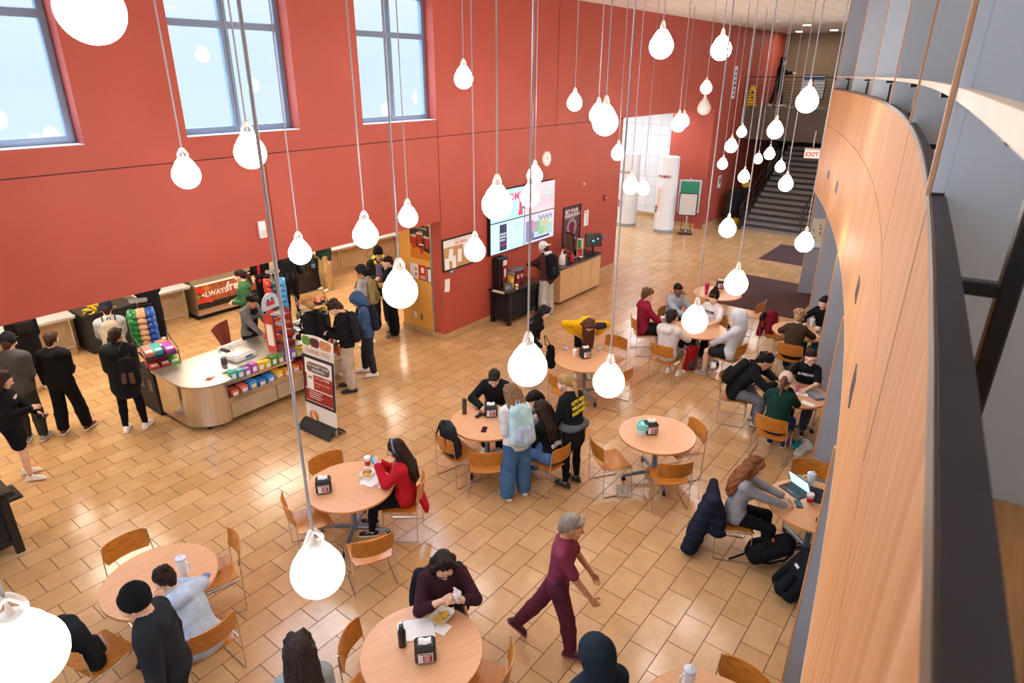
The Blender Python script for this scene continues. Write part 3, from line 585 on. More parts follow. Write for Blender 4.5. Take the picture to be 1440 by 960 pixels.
# teal bag of wipes, laptop, books and so on
p=at(906,604,Z+.05); t=thing('snack_tub','teal plastic bag over a clear tub on the empty middle table','tub',(p.x,p.y,Z),R(-35)); t.scale=(1.25,1.25,1.25); m=MB().m(plas('#bfe3e4',.25)); m.prism(rrect(.15,.12,.025),0,.06); m.m(plas('#d9d4dc',.3)); m.prism(rrect(.152,.122,.025),.0,.02); m.build('tub',t)
m=MB().m(mat('teal_film','#7fd6cf',.3,noise=.25,nscale=25)); m.lathe([(.07,.055),(.088,.07),(.085,.10),(.09,.13),(.075,.135),(.066,.128)],20,sx=1.05,sy=.85); m.m(plas('#12a394',.4)); m.lathe([(.06,.12),(.07,.131),(.03,.124),(.001,.122)],20,sx=1.05,sy=.85); m.build('bag',t)
def laptop(px,py,z,lab,rz,col,scr,em,open_=105,w=.31,d=.21,keys='#26272b'):
    p=at(px,py,z); t=thing('laptop',lab,'laptop',(p.x,p.y,z),rz); m=MB().m(plas(col,.35)); m.box((0,0,.007),(w,d,.014),b=.003); b_=m.build('base',t)
    m=MB().m(plas(keys,.5))
    for j in range(4):
        for i in range(11): m.box((-w*.42+i*w*.084,d*.3-j*.03,.0155),(w*.07,.024,.003))
    m.build('keyboard',b_); m=MB().m(plas('#4a4b50',.3)); m.box((0,-d*.34,.0147),(.09,.05,.0015)); m.build('trackpad',b_)
    M=Matrix.Translation((0,d/2,.012))@Matrix.Rotation(R(open_-180),4,'X') 
    m=MB().m(plas(col,.35)); m.box((0,-d/2,.004),(w,d,.008),b=.002,M=M); s=m.build('lid',t); m=MB().m(glow(scr,em,'laptop_screen_'+scr.strip('#'))); m.box((0,-d/2,-.0006),(w*.94,d*.9,.0012),M=M); m.build('screen',s); return t
laptop(1117,690,Z,'open black laptop with a pale cyan screen by the curly haired user',R(-118),'#24262a','#a9dfe8',.9,115)
t=laptop(1147,556,Z,'opened grey laptop with dark keys in a blue case by the study notes',R(-128),'#8f939a','#39404a',.05,176,keys='#2a2c32')
m=MB().m(plas('#2a5aa0')); m.box((0,0,-.002),(.33,.235,.006),b=.002); m.build('blue_case',t); t.location.z+=.006
laptop(1153,703,Z,'tablet in a dark stand at the right edge of the laptop table',R(95),'#1d2330','#6fc3e0',.8,110,.25,.17)
cup(1139,702,Z,'clear cup of red drink beside the laptop','#d8b4b2',.042,.13,'#e8dcdc','#b2181f',name='drink_cup'); phone(1123,709,Z,'black phone lying below the open laptop',R(-60),'#141519','#1c1e24')
cup(1142,454,Z,'white soda cup with a dark straw farther from the brown sweater','#f6f4f2',.045,.15,'#f9f9f9',straw='#1c1c1c'); cup(1150,466,Z,'white coffee cup with a brown sleeve near the brown sweater','#f6f4f2',.043,.14,'#f9f9f9','#9c7a58'); napkin(1149,473,Z,'white napkin near the brown sweater\'s sleeve',.10,.07,R(30))
napkin(1127,551,Z,'white open notebook page between the students',.30,.21,R(10),'notebook_page',cat='paper'); napkin(1136,568,Z,'loose white sheet beside the green sweater',.12,.2,R(-10),'paper_sheet',cat='paper'); napkin(1112,540,Z,'stack of flash cards by the student in glasses',.16,.1,R(40),'flash_cards','#d9c9a0',cat='cards')
t=MB().m(plas('#a6496e',.5)); t.box((0,0,.012),(.16,.22,.024),b=.003); p=at(1122,548,Z); tag(t.build('notebook',None,(p.x,p.y,Z),R(55)),'pink notebook between the study notes','notebook')
napkin(932,446,Z,'white card scraps in front of the maroon hoodie',.12,.08,R(20),'card_scrap',cat='paper'); 
p=at(974,409,Z); t=MB().m(plas('#4a4241',.5)); t.box((0,0,.008),(.26,.18,.016),b=.006); tag(t.build('tablet',None,(p.x-.3,p.y+.15,Z),R(35)),'dark tablet on the far table behind the smiling student','tablet')
x,y,a=CHS['1b']; t=MB().m(plas('#d9d4cc',.3)); t.sheet(lambda u,v:((u-.5)*.14,(v-.5)*.12,.012+.02*abs(math.sin(u*9)*math.cos(v*8))),10,10,.002); tag(t.build('wrapper',None,(x,y+.02,.44),.4),'crumpled clear wrapper on an empty chair seat','wrapper')
x,y,a=CHS['6a']; t=MB().m(plas('#e7dfd6',.5)); t.sheet(lambda u,v:((u-.5)*.2,(v-.5)*.16,.012+.02*abs(math.sin(u*8)*math.cos(v*7))),10,10,.002); tag(t.build('wrapper',None,(x,y,.44),.4),'crumpled pale paper on the empty chair by the person in yellow','wrapper')
# ================================================================ ON THE RED WALL
def W(x,z,out=.0): return WALLM(x,z,YW-out)
def wbox(mb,x,z,w,h,o0,o1,b=0): mb.box((x,YW-(o0+o1)/2,z),(w,o1-o0,h),b=b); return mb
def wall_thing(name,lab,cat,x,z,group=None):
    return thing(name,lab,cat,(x,YW,z),0,group)
def lb(mb,x,z,w,h,o0,o1,b=0): mb.box((x,-(o0+o1)/2,z),(w,o1-o0,h),b=b); return mb     # local wall coordinates
LW=lambda x,z,o: frame((x,-o,z),(1,0,0),(0,0,1),(0,-1,0))
t=wall_thing('video_wall','two by two video wall with WELCOME! on its upper left screen','screen',12.22,2.32)
m=MB().m(BLACK); lb(m,0,0,2.52,1.42,.0,.075); m.build('backplate',t)
def em(c,s=1.): s*=.42; return glow(c,s,'screen_%s_%g'%(c.strip('#'),s))
scr=[(-.63,.355,'#9fd8ea'),(.63,.355,'#f3b9c4'),(-.63,-.355,'#b3e2ee'),(.63,-.355,'#bcc3dc')]
S=[]
for x,z,c in scr:
    m=MB().m(BLACK); lb(m,x,z,1.255,.705,.075,.098,.004); p=m.build('display',t); m=MB().m(em(c,.95)); lb(m,x,z,1.235,.685,.098,.1); m.build('picture',p); S.append(p)
text('WELCOME!',.25,em('#e0446a',.8),LW(-.63,.5,.1005),S[0],sx=.95,bold=.006)
m=MB().m(em('#d94a5e',.7)); m.prism([(-.25,.05),(-.05,.05),(-.08,.2),(-.14,.42),(-.2,.42),(-.2,.2)],0,.001,M=LW(0,0,.1004)); m.m(em('#3d5f9a',.6)); m.prism([(-.12,.2),(.02,.14),(.04,.25),(-.0,.32),(-.02,.22)],0,.001,M=LW(0,.02,.1004)); m.build('picture_figure',S[0])
m=MB().m(em('#eea0b2',.8)); 
for k in range(5): lb(m,.63,.18+k*.055,1.15,.02,.1,.1008)
m.m(em('#7fc0bb',.8)); lb(m,.98,.42,.28,.13,.1,.101); m.m(em('#e0f2ee',.8))
for k in range(3): lb(m,.9+k*.08,.42,.04,.08,.101,.1016)
m.build('picture_blocks',S[1])
m=MB().m(em('#3a3f60',.5)); lb(m,-.8,-.36,.26,.6,.1,.1008); m.m(em('#c9d3ec',.6))
for k in range(14): lb(m,-.89+(k%5)*.045,-.28-(k//5)*.07,.03,.045,.1008,.1014)
m.m(em('#b0386c',.6)); lb(m,-.8,-.53,.24,.03,.1008,.1014); m.m(em('#6f8f9c',.6))
for k in range(4): lb(m,-.25,-.14-k*.035,.3-.05*(k%2),.008,.1,.1008)
m.build('picture_photo',S[2])
m=MB().m(em('#7f86b8',.7)); lb(m,.22,-.4,.3,.5,.1,.1005)
for k,(x,z,w,h,c) in enumerate(((.55,-.33,.3,.26,'#7fb59a'),(.85,-.36,.4,.3,'#b5c39a'),(1.05,-.45,.3,.25,'#9cc6c4'),(.4,-.3,.2,.2,'#b48ab0'),(.7,-.45,.25,.2,'#8ac0a0'),(.3,-.52,.2,.12,'#5c7fae'))): m.m(em(c,.75)); lb(m,x,z,w,h,.1005+k*.0003,.1012+k*.0003)
m.m(em('#33507f',.5)); lb(m,.7,-.62,.7,.05,.1,.1035); m.m(em('#43557a',.5))
for k in range(8): lb(m,.62+k*.075,-.12-.04*(k%2),.03,.1,.1,.1035)
m.build('picture_collage',S[3])
t=wall_thing('wall_clock','round white wall clock above the video wall','clock',13.2,3.53); CLK=frame((0,0,0),(1,0,0),(0,0,1),(0,-1,0))
m=MB().m(WHITE); m.lathe([(.17,0),(.17,.035),(.155,.045),(.15,.036)],32,M=CLK); m.build('case',t); m=MB().m(paper('#f6f4ee')); m.lathe([(.15,.03),(.15,.037)],32,M=CLK); d=m.build('dial',t)
m=MB().m(BLACK)
for k in range(12): a=k*PI/6; m.box((.125*math.sin(a),.125*math.cos(a),.0378),(.008,.02,.001),rz=-a,M=CLK)
m.build('hour_marks',d); m=MB().m(BLACK); m.box((.02,.01,.039),(.07,.008,.001),rz=.4,M=CLK); m.box((.0,.04,.0395),(.006,.1,.001),rz=-.3,M=CLK); m.build('hands',t)
t=wall_thing('wall_switch_box','white rectangular box on the red header above the checkout','box',5.5,3.17); m=MB().m(WHITE); lb(m,0,0,.12,.26,0,.05,.008); m.build('cover',t); m=MB().m(plas('#d5d3cf')); lb(m,0,-.06,.09,.1,.05,.054,.002); m.build('plate',t)
t=wall_thing('fire_alarm','small red fire alarm with a white strobe on the wall','alarm',16.15,2.2); t.location.y=YW+.003; m=MB().m(plas('#a8322b')); lb(m,0,0,.12,.16,0,.05,.01); m.build('housing',t); m=MB().m(WHITE); lb(m,.02,0,.04,.05,.05,.065,.006); m.build('strobe',t)
t=wall_thing('door_sensor','tiny white wall button left of the fire alarm','button',15.0,2.72); m=MB().m(WHITE); lb(m,0,0,.06,.06,0,.02,.006); m.build('cover',t); m=MB().m(plas('#d9a59b')); lb(m,0,0,.025,.025,.02,.026,.003); m.build('knob',t)
# cork board
t=wall_thing('notice_board','black framed cork notice board with a white header','notice board',9.97,1.9)
m=MB().m(BLACK)
for x,z,w,h in((-.47,0,.03,.66),(.47,0,.03,.66),(0,.33,.97,.03),(0,-.33,.97,.03)): lb(m,x,z,w,h,0,.035,.004)
m.build('frame',t); m=MB().m(mat('cork','#c79a63',.9,noise=.2,nscale=80)); lb(m,0,-.08,.92,.49,0,.015); m.build('cork',t); m=MB().m(paper('#efece9')); lb(m,0,.24,.92,.17,0,.017); h=m.build('header',t)
text('TELL US',.06,paper('#e39a3a'),LW(.0,.27,.018),h); text('what NEEDS!',.07,paper('#c33a35'),LW(.1,.21,.018),h,bold=.001)
t=thing('comment_box','small grey card pocket under the cork notice board','box',(9.75,YW+.003,1.52)); m=MB().m(plas('#6d6f74')); lb(m,0,0,.16,.1,0,.03,.004); m.build('pocket',t); m=MB().m(WHITE); lb(m,0,.0,.05,.03,.03,.032); m.build('tag',t)
for k,(x,z,w,h,r,s) in enumerate(((9.62,1.7,.13,.26,-3,'lower left'),(9.74,1.88,.13,.26,12,'tilted upper left'),(9.83,1.7,.12,.3,-2,'left of centre, overlapping the frame'),(10.02,1.82,.13,.28,4,'in the middle'),(10.2,1.93,.13,.27,-6,'upper right of the middle'),(10.34,1.8,.12,.25,3,'at the right, behind a globe'))):
    m=MB().m(paper('#f3f1ee')); m.box((0,-.021-.003*(k%3),0),(w,.002,h),M=Matrix.Rotation(R(r),4,'Y')); tag(m.build('pinned_note',None,(x,YW,z)),'white note pinned on the cork board, '+s,'note','notes pinned on the cork board')
m=MB().m(paper('#f3f1ee')); m.box((0,-.006,0),(.15,.003,.28),M=Matrix.Rotation(R(6),4,'Y')); tag(m.build('wall_note',None,(9.62,YW,1.24)),'white paper slip taped to the red wall below the cork board','note')
t=wall_thing('wall_notice','narrow white notice on the red wall right of the framed poster','notice',15.2,1.78); m=MB().m(paper('#f2f0ec')); lb(m,0,0,.22,.42,0,.004); m.build('sheet',t); m=MB().m(paper('#8b8683'))
for k in range(6): lb(m,.02,.1-k*.05,.11-.03*(k%2),.012,.004,.005)
m.m(paper('#b33a35')); lb(m,-.02,.16,.1,.03,.004,.005); m.build('text_lines',t)
t=wall_thing('framed_poster','framed maroon poster with white headline above the condiment counter','poster',14.46,1.7)
m=MB().m(BLACK)
for x,z,w,h in((-.41,0,.035,1.05),(.41,0,.035,1.05),(0,.51,.85,.035),(0,-.51,.85,.035)): lb(m,x,z,w,h,0,.03,.004)
m.build('frame',t); m=MB().m(mat('poster_maroon','#5d1f33',.4,noise=.25,nscale=3)); lb(m,0,0,.8,1.0,0,.012); p=m.build('print',t)
text('GET YOUR',.13,paper('#eeeae8'),LW(-.35,.39,.0125),p,align='LEFT',bold=.004); text('UNION BOLA',.12,paper('#eeeae8'),LW(-.35,.28,.0125),p,align='LEFT',bold=.004)
m=MB().m(paper('#a09a9c')); m.prism(arc((0,0),.24,0,PI,14)+arc((0,-.25),.13,PI,2*PI,10),0,.001,M=LW(0,-.05,.0122)); m.m(paper('#7a2440')); m.prism(arc((0,.02),.14,0,PI,12)+[(-.06,-.3),(.06,-.3)],0,.001,M=LW(0,-.05,.0135)); m.m(paper('#e6dfe0'))
for k in range(3): lb(m,0,-.36-k*.045,.5-.12*k,.02,.012,.0135)
lb(m,-.1,.215,.5,.008,.012,.0135); m.build('picture',p)
# wood panel posters (panel faces -X)
PX=9.503
def PM(y,z,o): return frame((-o,y,z),(0,-1,0),(0,0,1),(-1,0,0))
def pb(mb,y,z,w,h,o0,o1): mb.box((-(o0+o1)/2,y,z),(o1-o0,w,h)); return mb
t=thing('coffee_poster','dark poster of red coffee cups on the wood panel','poster',(PX,9.75,2.1)); m=MB().m(mat('poster_dark','#3b2a22',.4)); pb(m,0,0,.62,.74,0,.006); p=m.build('print',t)
m=MB().m(paper('#d9822a')); m.prism([(-.31,-.37),(.31,-.37),(.31,-.22),(0,-.14),(-.31,-.05)],0,.001,M=PM(0,0,.006)); m.build('table_picture',p)
for y,z,s in((.2,.0,1.),(.02,.05,1.15),(-.19,.02,.9),(-.03,-.14,.8)):
    m=MB().m(paper('#c5412f')); m.prism([(-.05*s,-.14*s),(.05*s,-.14*s),(.075*s,.12*s),(-.075*s,.12*s)],.0,.0015,M=PM(y,z,.007)); m.m(paper('#efe3d8')); m.prism([(-.082*s,.1*s),(.082*s,.1*s),(.075*s,.14*s),(-.075*s,.14*s)],.0,.002,M=PM(y,z,.007)); m.build('cup_picture',p)
for k,s in enumerate(('The Family','Has','More Coffee')): text(s,.085,paper('#efe6da'),PM(-.02,.31-.085*k,.0065),p)
for k,(y,z,w,h,c,l) in enumerate(((9.99,1.44,.24,.32,'#efece8','white sheet with small photos, left of three on the wood panel'),(9.73,1.43,.22,.34,'#c8322e','red notice with a white square, middle of three on the wood panel'),(9.5,1.42,.2,.34,'#5a4436','brown edged menu sheet, right of three on the wood panel'))):
    t=thing('taped_notice',l,'notice',(PX,y,z),0,'notices on the wood panel'); m=MB().m(paper(c)); pb(m,0,0,w,h,0,.004); m.build('sheet',t); m=MB().m(paper('#f3efe9' if k else '#b98d7d'))
    if k==0:
        for q in range(2): pb(m,-.06,.05-.12*q,.07,.08,.004,.005)
    elif k==1:
        pb(m,.0,.06,.09,.12,.004,.005)
        for q in range(3): pb(m,0,-.07-.03*q,.15,.012,.004,.005)
    else: pb(m,0,-.01,.13,.28,.004,.005)
    m.build('print',t)
t=thing('wall_socket','pair of electrical sockets low on the wood panel','socket',(PX,10.02,.42)); m=MB().m(WHITE); pb(m,0,0,.08,.13,0,.012); m.build('plate',t); m=MB().m(plas('#7c746a')); pb(m,-.2,-.02,.08,.13,0,.012); m.build('brown_plate',t)
# ================================================================ COUNTERS AND CARTS
GRAN=mat('dark_granite','#2c2522',.22,noise=.3,nscale=40); MAPLE=woodmat('maple_cabinet','#d8ab74','#e2ba86',(30,30,2),.4)
t=thing('condiment_counter','pale maple cabinet with a dark stone top below the framed poster','cabinet',(13.97,8.77,0))
m=MB().m(MAPLE); m.box((0,.02,.5),(1.94,.62,.86)); m.m(mat('toe_kick','#6f4f33',.6)); m.box((0,.04,.05),(1.9,.56,.1)); m.build('body',t); m=MB().m(GRAN); m.box((0,.0,.955),(2.02,.70,.045),b=.006); m.build('countertop',t)
for k in range(4):
    x=-.735+k*.49; m=MB().m(MAPLE); m.box((x,-.3,.5),(.478,.02,.83),b=.003); d=m.build('door',t); m=MB().m(CHROME); hx=x+(.19 if k%2==0 else -.19); m.tube(fillet([(hx,-.31,.8),(hx,-.335,.8),(hx,-.335,.68),(hx,-.31,.68)],.01),.005,6); m.build('handle',d)
m=MB().m(BLACK); 
for x,y in((-.55,-.1),(-.2,-.16),(.45,-.02)): m.lathe([(.09,.978),(.09,.98),(.06,.981)],20,c=(x,y,0))
m.build('bin_openings',t)
x0,y0=13.97,8.79
t=thing('pump_jug','clear white pump jug on the condiment counter','jug',(13.28,8.62,.978)); m=MB().m(plas('#e9e6e2',.3)); m.lathe([(.07,0),(.085,.01),(.085,.17),(.06,.24),(.03,.27),(.026,.3)],24); m.build('body',t); m=MB().m(WHITE); m.lathe([(.028,.295),(.028,.32),(.008,.33),(.008,.37)],14); m.tube([(0,0,.37),(.05,0,.37)],.009,8); m.build('pump',t)
t=thing('metal_shaker','steel and black shaker behind the red squeeze bottle','shaker',(13.62,8.75,.978)); m=MB().m(STEEL); m.lathe([(.05,0),(.055,.15),(.04,.2)],20); m.build('body',t); m=MB().m(BLACK); m.lathe([(.042,.2),(.042,.25),(.02,.27)],20); m.build('lid',t)
t=thing('squeeze_bottle','red squeeze bottle on the condiment counter','bottle',(13.68,8.58,.978)); m=MB().m(plas('#c41f2c')); m.lathe([(.045,0),(.048,.01),(.048,.17),(.03,.2)],20); m.build('body',t); m=MB().m(plas('#a3151f')); m.lathe([(.03,.2),(.012,.25),(.008,.27)],16); m.build('nozzle',t)
t=thing('register_screen','black backed register monitor on the condiment counter','monitor',(14.05,8.78,.978),R(-20)); m=MB().m(STEEL); m.box((0,0,.02),(.24,.26,.04),b=.01); m.tube([(0,.03,.03),(0,.05,.2)],.025,8); m.build('stand',t); m=MB().m(BLACK); m.box((-.0,.06,.42),(.05,.34,.48),b=.015,M=Matrix.Rotation(R(-8),4,'Y')); m.m(plas('#7a6654')); m.box((-.03,.06,.42),(.012,.28,.42),M=Matrix.Rotation(R(-8),4,'Y')); m.build('display',t)
t=thing('flyer_stand','green and red flyer stand beside the register monitor','flyer',(14.22,8.68,.978),R(-70)); m=MB().m(paper('#e9dccb')); m.box((0,0,.25),(.17,.01,.48)); m.m(paper('#5f9a52')); m.box((-.02,-.006,.34),(.1,.004,.22)); m.m(paper('#c44a3e')); m.box((0,-.006,.12),(.14,.004,.2)); m.build('sheet',t); m=MB().m(WHITE); m.box((0,0,.01),(.17,.1,.02),b=.004); m.build('base',t)
t=thing('black_tray','black monitor foot and tray on the condiment counter','tray',(14.5,8.85,.978)); m=MB().m(BLACK); m.box((0,0,.06),(.36,.22,.12),b=.02); m.build('block',t); m=MB().m(DGREY); m.box((0,0,.125),(.3,.16,.01)); m.build('top',t)
t=thing('payment_terminal','black touch screen terminal on a stand past the condiment counter','terminal',(15.12,8.82,0),R(-38)); m=MB().m(BLACK); m.cyl((0,0,.0),.15,.02,24); m.cyl((0,0,0),.03,1.1,14); m.build('stand',t); m=MB().m(BLACK); T=Matrix.Translation((0,-.02,1.24))@Matrix.Rotation(R(-24),4,'X'); m.box((0,0,0),(.46,.05,.36),b=.012,M=T); d=m.build('display',t); m=MB().m(plas('#2f3438',.12)); m.box((0,-.0265,0),(.42,.002,.31),M=T); m.m(glow('#35b7c4',1.2,'icon_teal')); m.box((-.02,-.028,-.03),(.05,.001,.05),M=T); m.m(glow('#d8dde2',.8,'icon_white')); m.box((.12,-.028,.02),(.03,.001,.03),M=T); m.build('screen',d); m=MB().m(plas('#2d58a5')); m.box((.25,-.01,.05),(.05,.07,.16),b=.01,M=T); m.build('card_reader',t)
# coffee cart
def slat_cart(t,w,d,h,n):
    m=MB().m(BLACK)
    m.box((0,0,h*.5+.03),(w-.1,d-.1,h-.26)); m.build('cabinet',t)
    m=MB().m(BLK2)
    for k in range(n): m.box((-w/2+.1+(w-.2)*(k+.5)/n,-d/2+.045,h*.5+.02),((w-.22)/n*.86,.012,h-.3))
    for k in range(int(n*d/w)+1): m.box((-w/2+.045,-d/2+.1+(d-.2)*(k+.5)/(int(n*d/w)+1),h*.5+.02),(.012,(d-.2)/(int(n*d/w)+1)*.86,h-.3))
    m.build('slat_panels',t)
    for sx in(-1,1):
        for sy in(-1,1):
            m=MB().m(BLACK); m.box((sx*(w/2-.045),sy*(d/2-.045),h/2-.02),(.09,.09,h-.04),b=.006); m.build('leg',t)
    m=MB().m(BLACK)
    for z in(.17,h-.1):
        for sy in(-1,1): m.box((0,sy*(d/2-.05),z),(w-.12,.05,.08),b=.004)
        for sx in(-1,1): m.box((sx*(w/2-.05),0,z),(.05,d-.12,.08),b=.004)
    m.build('rails',t)
    m=MB().m(BLACK); m.box((0,0,h),(w+.1,d+.06,.035),b=.006); m.m(mat('cart_top','#4d3a30',.22,noise=.15)); m.box((0,0,h+.018),(w-.02,d-.04,.008)); m.build('top',t)
t=thing('coffee_cart','black slatted cart with coffee dispensers below the video wall','cart',(11.65,8.83,0)); slat_cart(t,1.22,.56,.80,9)
for x,y,c,l in((11.36,8.76,'#e0ad1e','yellow coffee dispenser on the coffee cart'),(11.58,8.9,'#3c3c40','black airpot between the yellow and red dispensers'),(11.72,8.86,'#9c2630','red airpot on the coffee cart, left one'),(11.86,8.86,'#8a1f2a','red airpot on the coffee cart, right one')):
    t=thing('coffee_airpot',l,'coffee dispenser',(x,y,.826),R(-20),'coffee dispensers on the cart'); m=MB().m(plas(c)); m.box((0,0,.16),(.13,.13,.32),b=.02); m.build('body',t); m=MB().m(plas('#6e7076')); m.box((0,-.03,.345),(.13,.2,.06),b=.018); m.build('pump_head',t); m=MB().m(paper('#e4d3c2')); m.box((0,-.066,.18),(.06,.003,.09)); m.build('label',t)
t=thing('cup_dispenser_tower','tall black dispenser with a red and white label on the coffee cart','dispenser',(11.24,8.98,.826)); m=MB().m(BLACK); m.box((0,0,.36),(.3,.24,.72),b=.02); m.build('cabinet',t); m=MB().m(paper('#8f3340')); m.box((.03,-.122,.36),(.16,.004,.6)); l=m.build('label',t); m=MB().m(paper('#eae2dc')); m.box((.03,-.125,.6),(.14,.003,.12)); m.box((.03,-.125,.36),(.06,.003,.2)); m.build('print',l)
t=thing('menu_tent','small green grey menu tent on the coffee cart','sign',(11.2,8.72,.826),R(-15)); m=MB().m(plas('#4f5b55')); m.prism([(-.07,0),(.07,0),(0,.17)],-.1,.1,M=frame((0,0,0),(0,1,0),(0,0,1),(1,0,0))); m.build('tent',t); m=MB().m(paper('#c9d2c8')); 
for q in range(3): m.box((-.05+.5*.0,-.055+.0,.03+q*.035),(.14,.003,.012),M=Matrix.Rotation(0,4,'X'))
m.build('text_lines',t)
t=thing('cup_stack','orange and kraft cup sleeves heaped at the back of the coffee cart','cups',(12.0,9.0,.826)); m=MB().m(mat('kraft_paper','#c68a4b',.7,noise=.2,nscale=12)); 
for k in range(6): m.lathe([(.04,0),(.05,.1),(.045,.1)],14,M=Matrix.Translation((-.12+.09*(k%3),.03*(k//3),.02+.09*(k//3)))@Matrix.Rotation(.5*(k%2)+.3,4,'X'))
m.build('sleeves',t); m=MB().m(mat('box_kraft','#b47f4b',.8)); m.box((-.05,.06,.24),(.3,.2,.1),b=.004); m.build('box',t)
t=thing('small_cup','white paper cup on the coffee cart edge','cup',(11.38,8.6,.826)); m=MB().m(plas('#f3ede4',.4)); m.lathe([(.03,0),(.042,.11),(.04,.11),(.028,.004)],18); m.build('cup_wall',t); m=MB().m(plas('#c98a4a')); m.lathe([(.035,.04),(.039,.08)],18); m.build('band',t)
t=thing('stirrer_tray','pale tray of stirrers on the coffee cart end shelf','tray',(10.98,8.82,.78)); m=MB().m(BLACK); m.box((0,0,0),(.12,.4,.03)); m.build('shelf',t); m=MB().m(paper('#e6cdb6')); m.box((0,0,.03),(.08,.32,.03),b=.004); m.build('stirrers',t)
# left cart with snacks
t=thing('snack_cart','black slatted cart cut off by the left edge','cart',(.78,8.86,0)); slat_cart(t,1.25,.62,.84,8)
m=MB().m(BLACK); m.box((.72,.05,.62),(.16,.36,.03)); m.tube([(.62,0,.7),(.78,0,.62)],.012); m.build('end_shelf',t)
for k,(x,y,c,c2,l) in enumerate(((1.1,8.72,'#d97a1d','#3f8d3a','orange and green snack bag, upper on the left cart'),(1.22,8.8,'#e2852a','#4c9a46','orange snack bag, nearest the corner of the left cart'),(1.02,8.86,'#2f8a46','#d9a330','green snack bag at the back of the left cart'))):
    t=thing('snack_bag',l,'snack bag',(x,y,.865),R(30*k),'snack bags on the left cart'); m=MB().m(mat('foil_'+c[1:],c,.3,noise=.2,nscale=30)); m.sheet(lambda u,v:((u-.5)*.11,.03*math.sin(u*PI)*math.sin(v*PI)-.02,v*.16),8,8,.03); m.build('pouch',t); m=MB().m(plas(c2)); m.box((0,.03,.09),(.06,.01,.05),b=.003); m.build('print',t)
t=thing('snack_box','red box of treats on the left cart corner','box',(1.27,8.62,.865)); m=MB().m(plas('#b8352c')); m.box((0,0,.04),(.12,.1,.08),b=.004); m.build('carton',t); m=MB().m(paper('#c9d4e4')); m.box((0,-.052,.04),(.06,.003,.05)); m.build('label',t)
t=thing('snack_tray','white paper tray on the left cart','tray',(1.05,8.6,.865)); m=MB().m(paper('#e9e4db')); m.box((0,0,.01),(.3,.2,.02),b=.004); m.build('tray',t); m=MB().m(mat('pretzel','#a06a3a',.6,noise=.2)); m.tube([(-.08,-.02,.035),(0,.03,.035),(.08,-.02,.035)],.016); m.build('snacks',t)
# ================================================================ CHECKOUT DESK
DX0,DX1,DY0,DY1,DH=4.08,7.1,9.36,10.62,.84
t=thing('checkout_desk','stainless steel checkout counter with a rounded end and candy shelves','counter',((DX0+DX1)/2,9.95,0))
ox,oy=(DX0+DX1)/2,9.95
rr=.5
foot=arc((DX0+rr,DY0+rr),rr,PI,1.5*PI,12)+[(DX0+rr+.05,DY0)]+[(DX0+rr+.05,DY1),(DX0,DY1)]
loc=lambda pts:[(x-ox,y-oy) for x,y in pts]
m=MB().m(STEEL); m.prism(loc(foot),.1,DH-.03,smooth=True); m.build('curved_end',t,sharp=.6)
topc=arc((DX0+rr,DY0+rr-.03),rr+.03,PI,1.5*PI,12)+[(DX0+.64,DY0-.03),(DX0+.64,DY0+.30),(DX1,DY0+.30),(DX1,DY1+.03),(DX0-.03,DY1+.03)]
m=MB().m(mat('steel_top','#c3bcb2',.3,.85)); m.prism(loc(topc),DH-.03,DH); m.m(mat('steel_edge','#b98f62',.35,.5)); m.build('countertop',t)
m=MB().m(STEEL); m.prism(loc([(DX0+.55,DY0+.02),(DX1,DY0+.02),(DX1,DY1),(DX0+.55,DY1)]),.12,.44); m.prism(loc([(DX0+.55,DY0+.33),(DX1,DY0+.33),(DX1,DY1),(DX0+.55,DY1)]),.44,DH-.03); m.build('body',t)
for k in range(3):
    m=MB().m(BEIGE); m.box((DX0+.98+k*.86-ox,DY0+.01-oy,.27),(.82,.015,.26)); m.build('front_panel',t)
m=MB().m(STEEL); m.box(((DX0+.55+DX1)/2-ox,DY0+.16-oy,.445),(DX1-DX0-.55,.3,.012)); m.box(((DX0+.55+DX1)/2-ox,DY0-.0-oy,.475),(DX1-DX0-.55,.02,.07)); m.box(((DX0+.55+DX1)/2-ox,DY0+.25-oy,.66),(DX1-DX0-.55,.2,.012)); m.box(((DX0+.55+DX1)/2-ox,DY0+.15-oy,.68),(DX1-DX0-.55,.015,.05)); m.build('candy_shelf',t)
for x in(DX0+.25,DX0+1.3,DX1-.3):
    for y in(DY0+.2,DY1-.2): m=MB().m(RUBBER); m.cyl((0,0,-.02),.045,.04,14,M=Matrix.Translation((x-ox,y-oy,.05))@Matrix.Rotation(PI/2,4,'X')); m.box((x-ox,y-oy,.09),(.08,.05,.03)); m.build('caster',t)
lowc=['#b8543c','#c7594a','#2f7fc0','#2b6fb8','#2f7fc0','#d9a02f','#e0923c','#d98b3a','#d33a34','#c9304a','#a03a9a','#8c3a9c','#c73a80','#e07a26']
ORD=['first','second','third','fourth','fifth','sixth','seventh','eighth','ninth','tenth','eleventh','twelfth','thirteenth','fourteenth']
for k,c in enumerate(lowc):
    x=DX0+.7+k*.168; t=thing('candy_box','candy bag box in the lower shelf of the checkout counter, '+ORD[k]+' from its rounded end','candy box',(x,DY0+.14,.452),0,'candy on the lower checkout shelf'); h=.13+.03*((k*7)%3)/2
    m=MB().m(mat('wrap_'+c[1:],c,.35,noise=.35,nscale=40)); m.box((0,0,h/2),(.155,.2,h),b=.018); m.build('carton',t); m=MB().m(paper(['#f2e6d8','#d8e6f2','#f2e2a0'][k%3])); m.box((0,-.102,h*.55),(.09,.004,h*.4),b=.002); m.build('label',t)
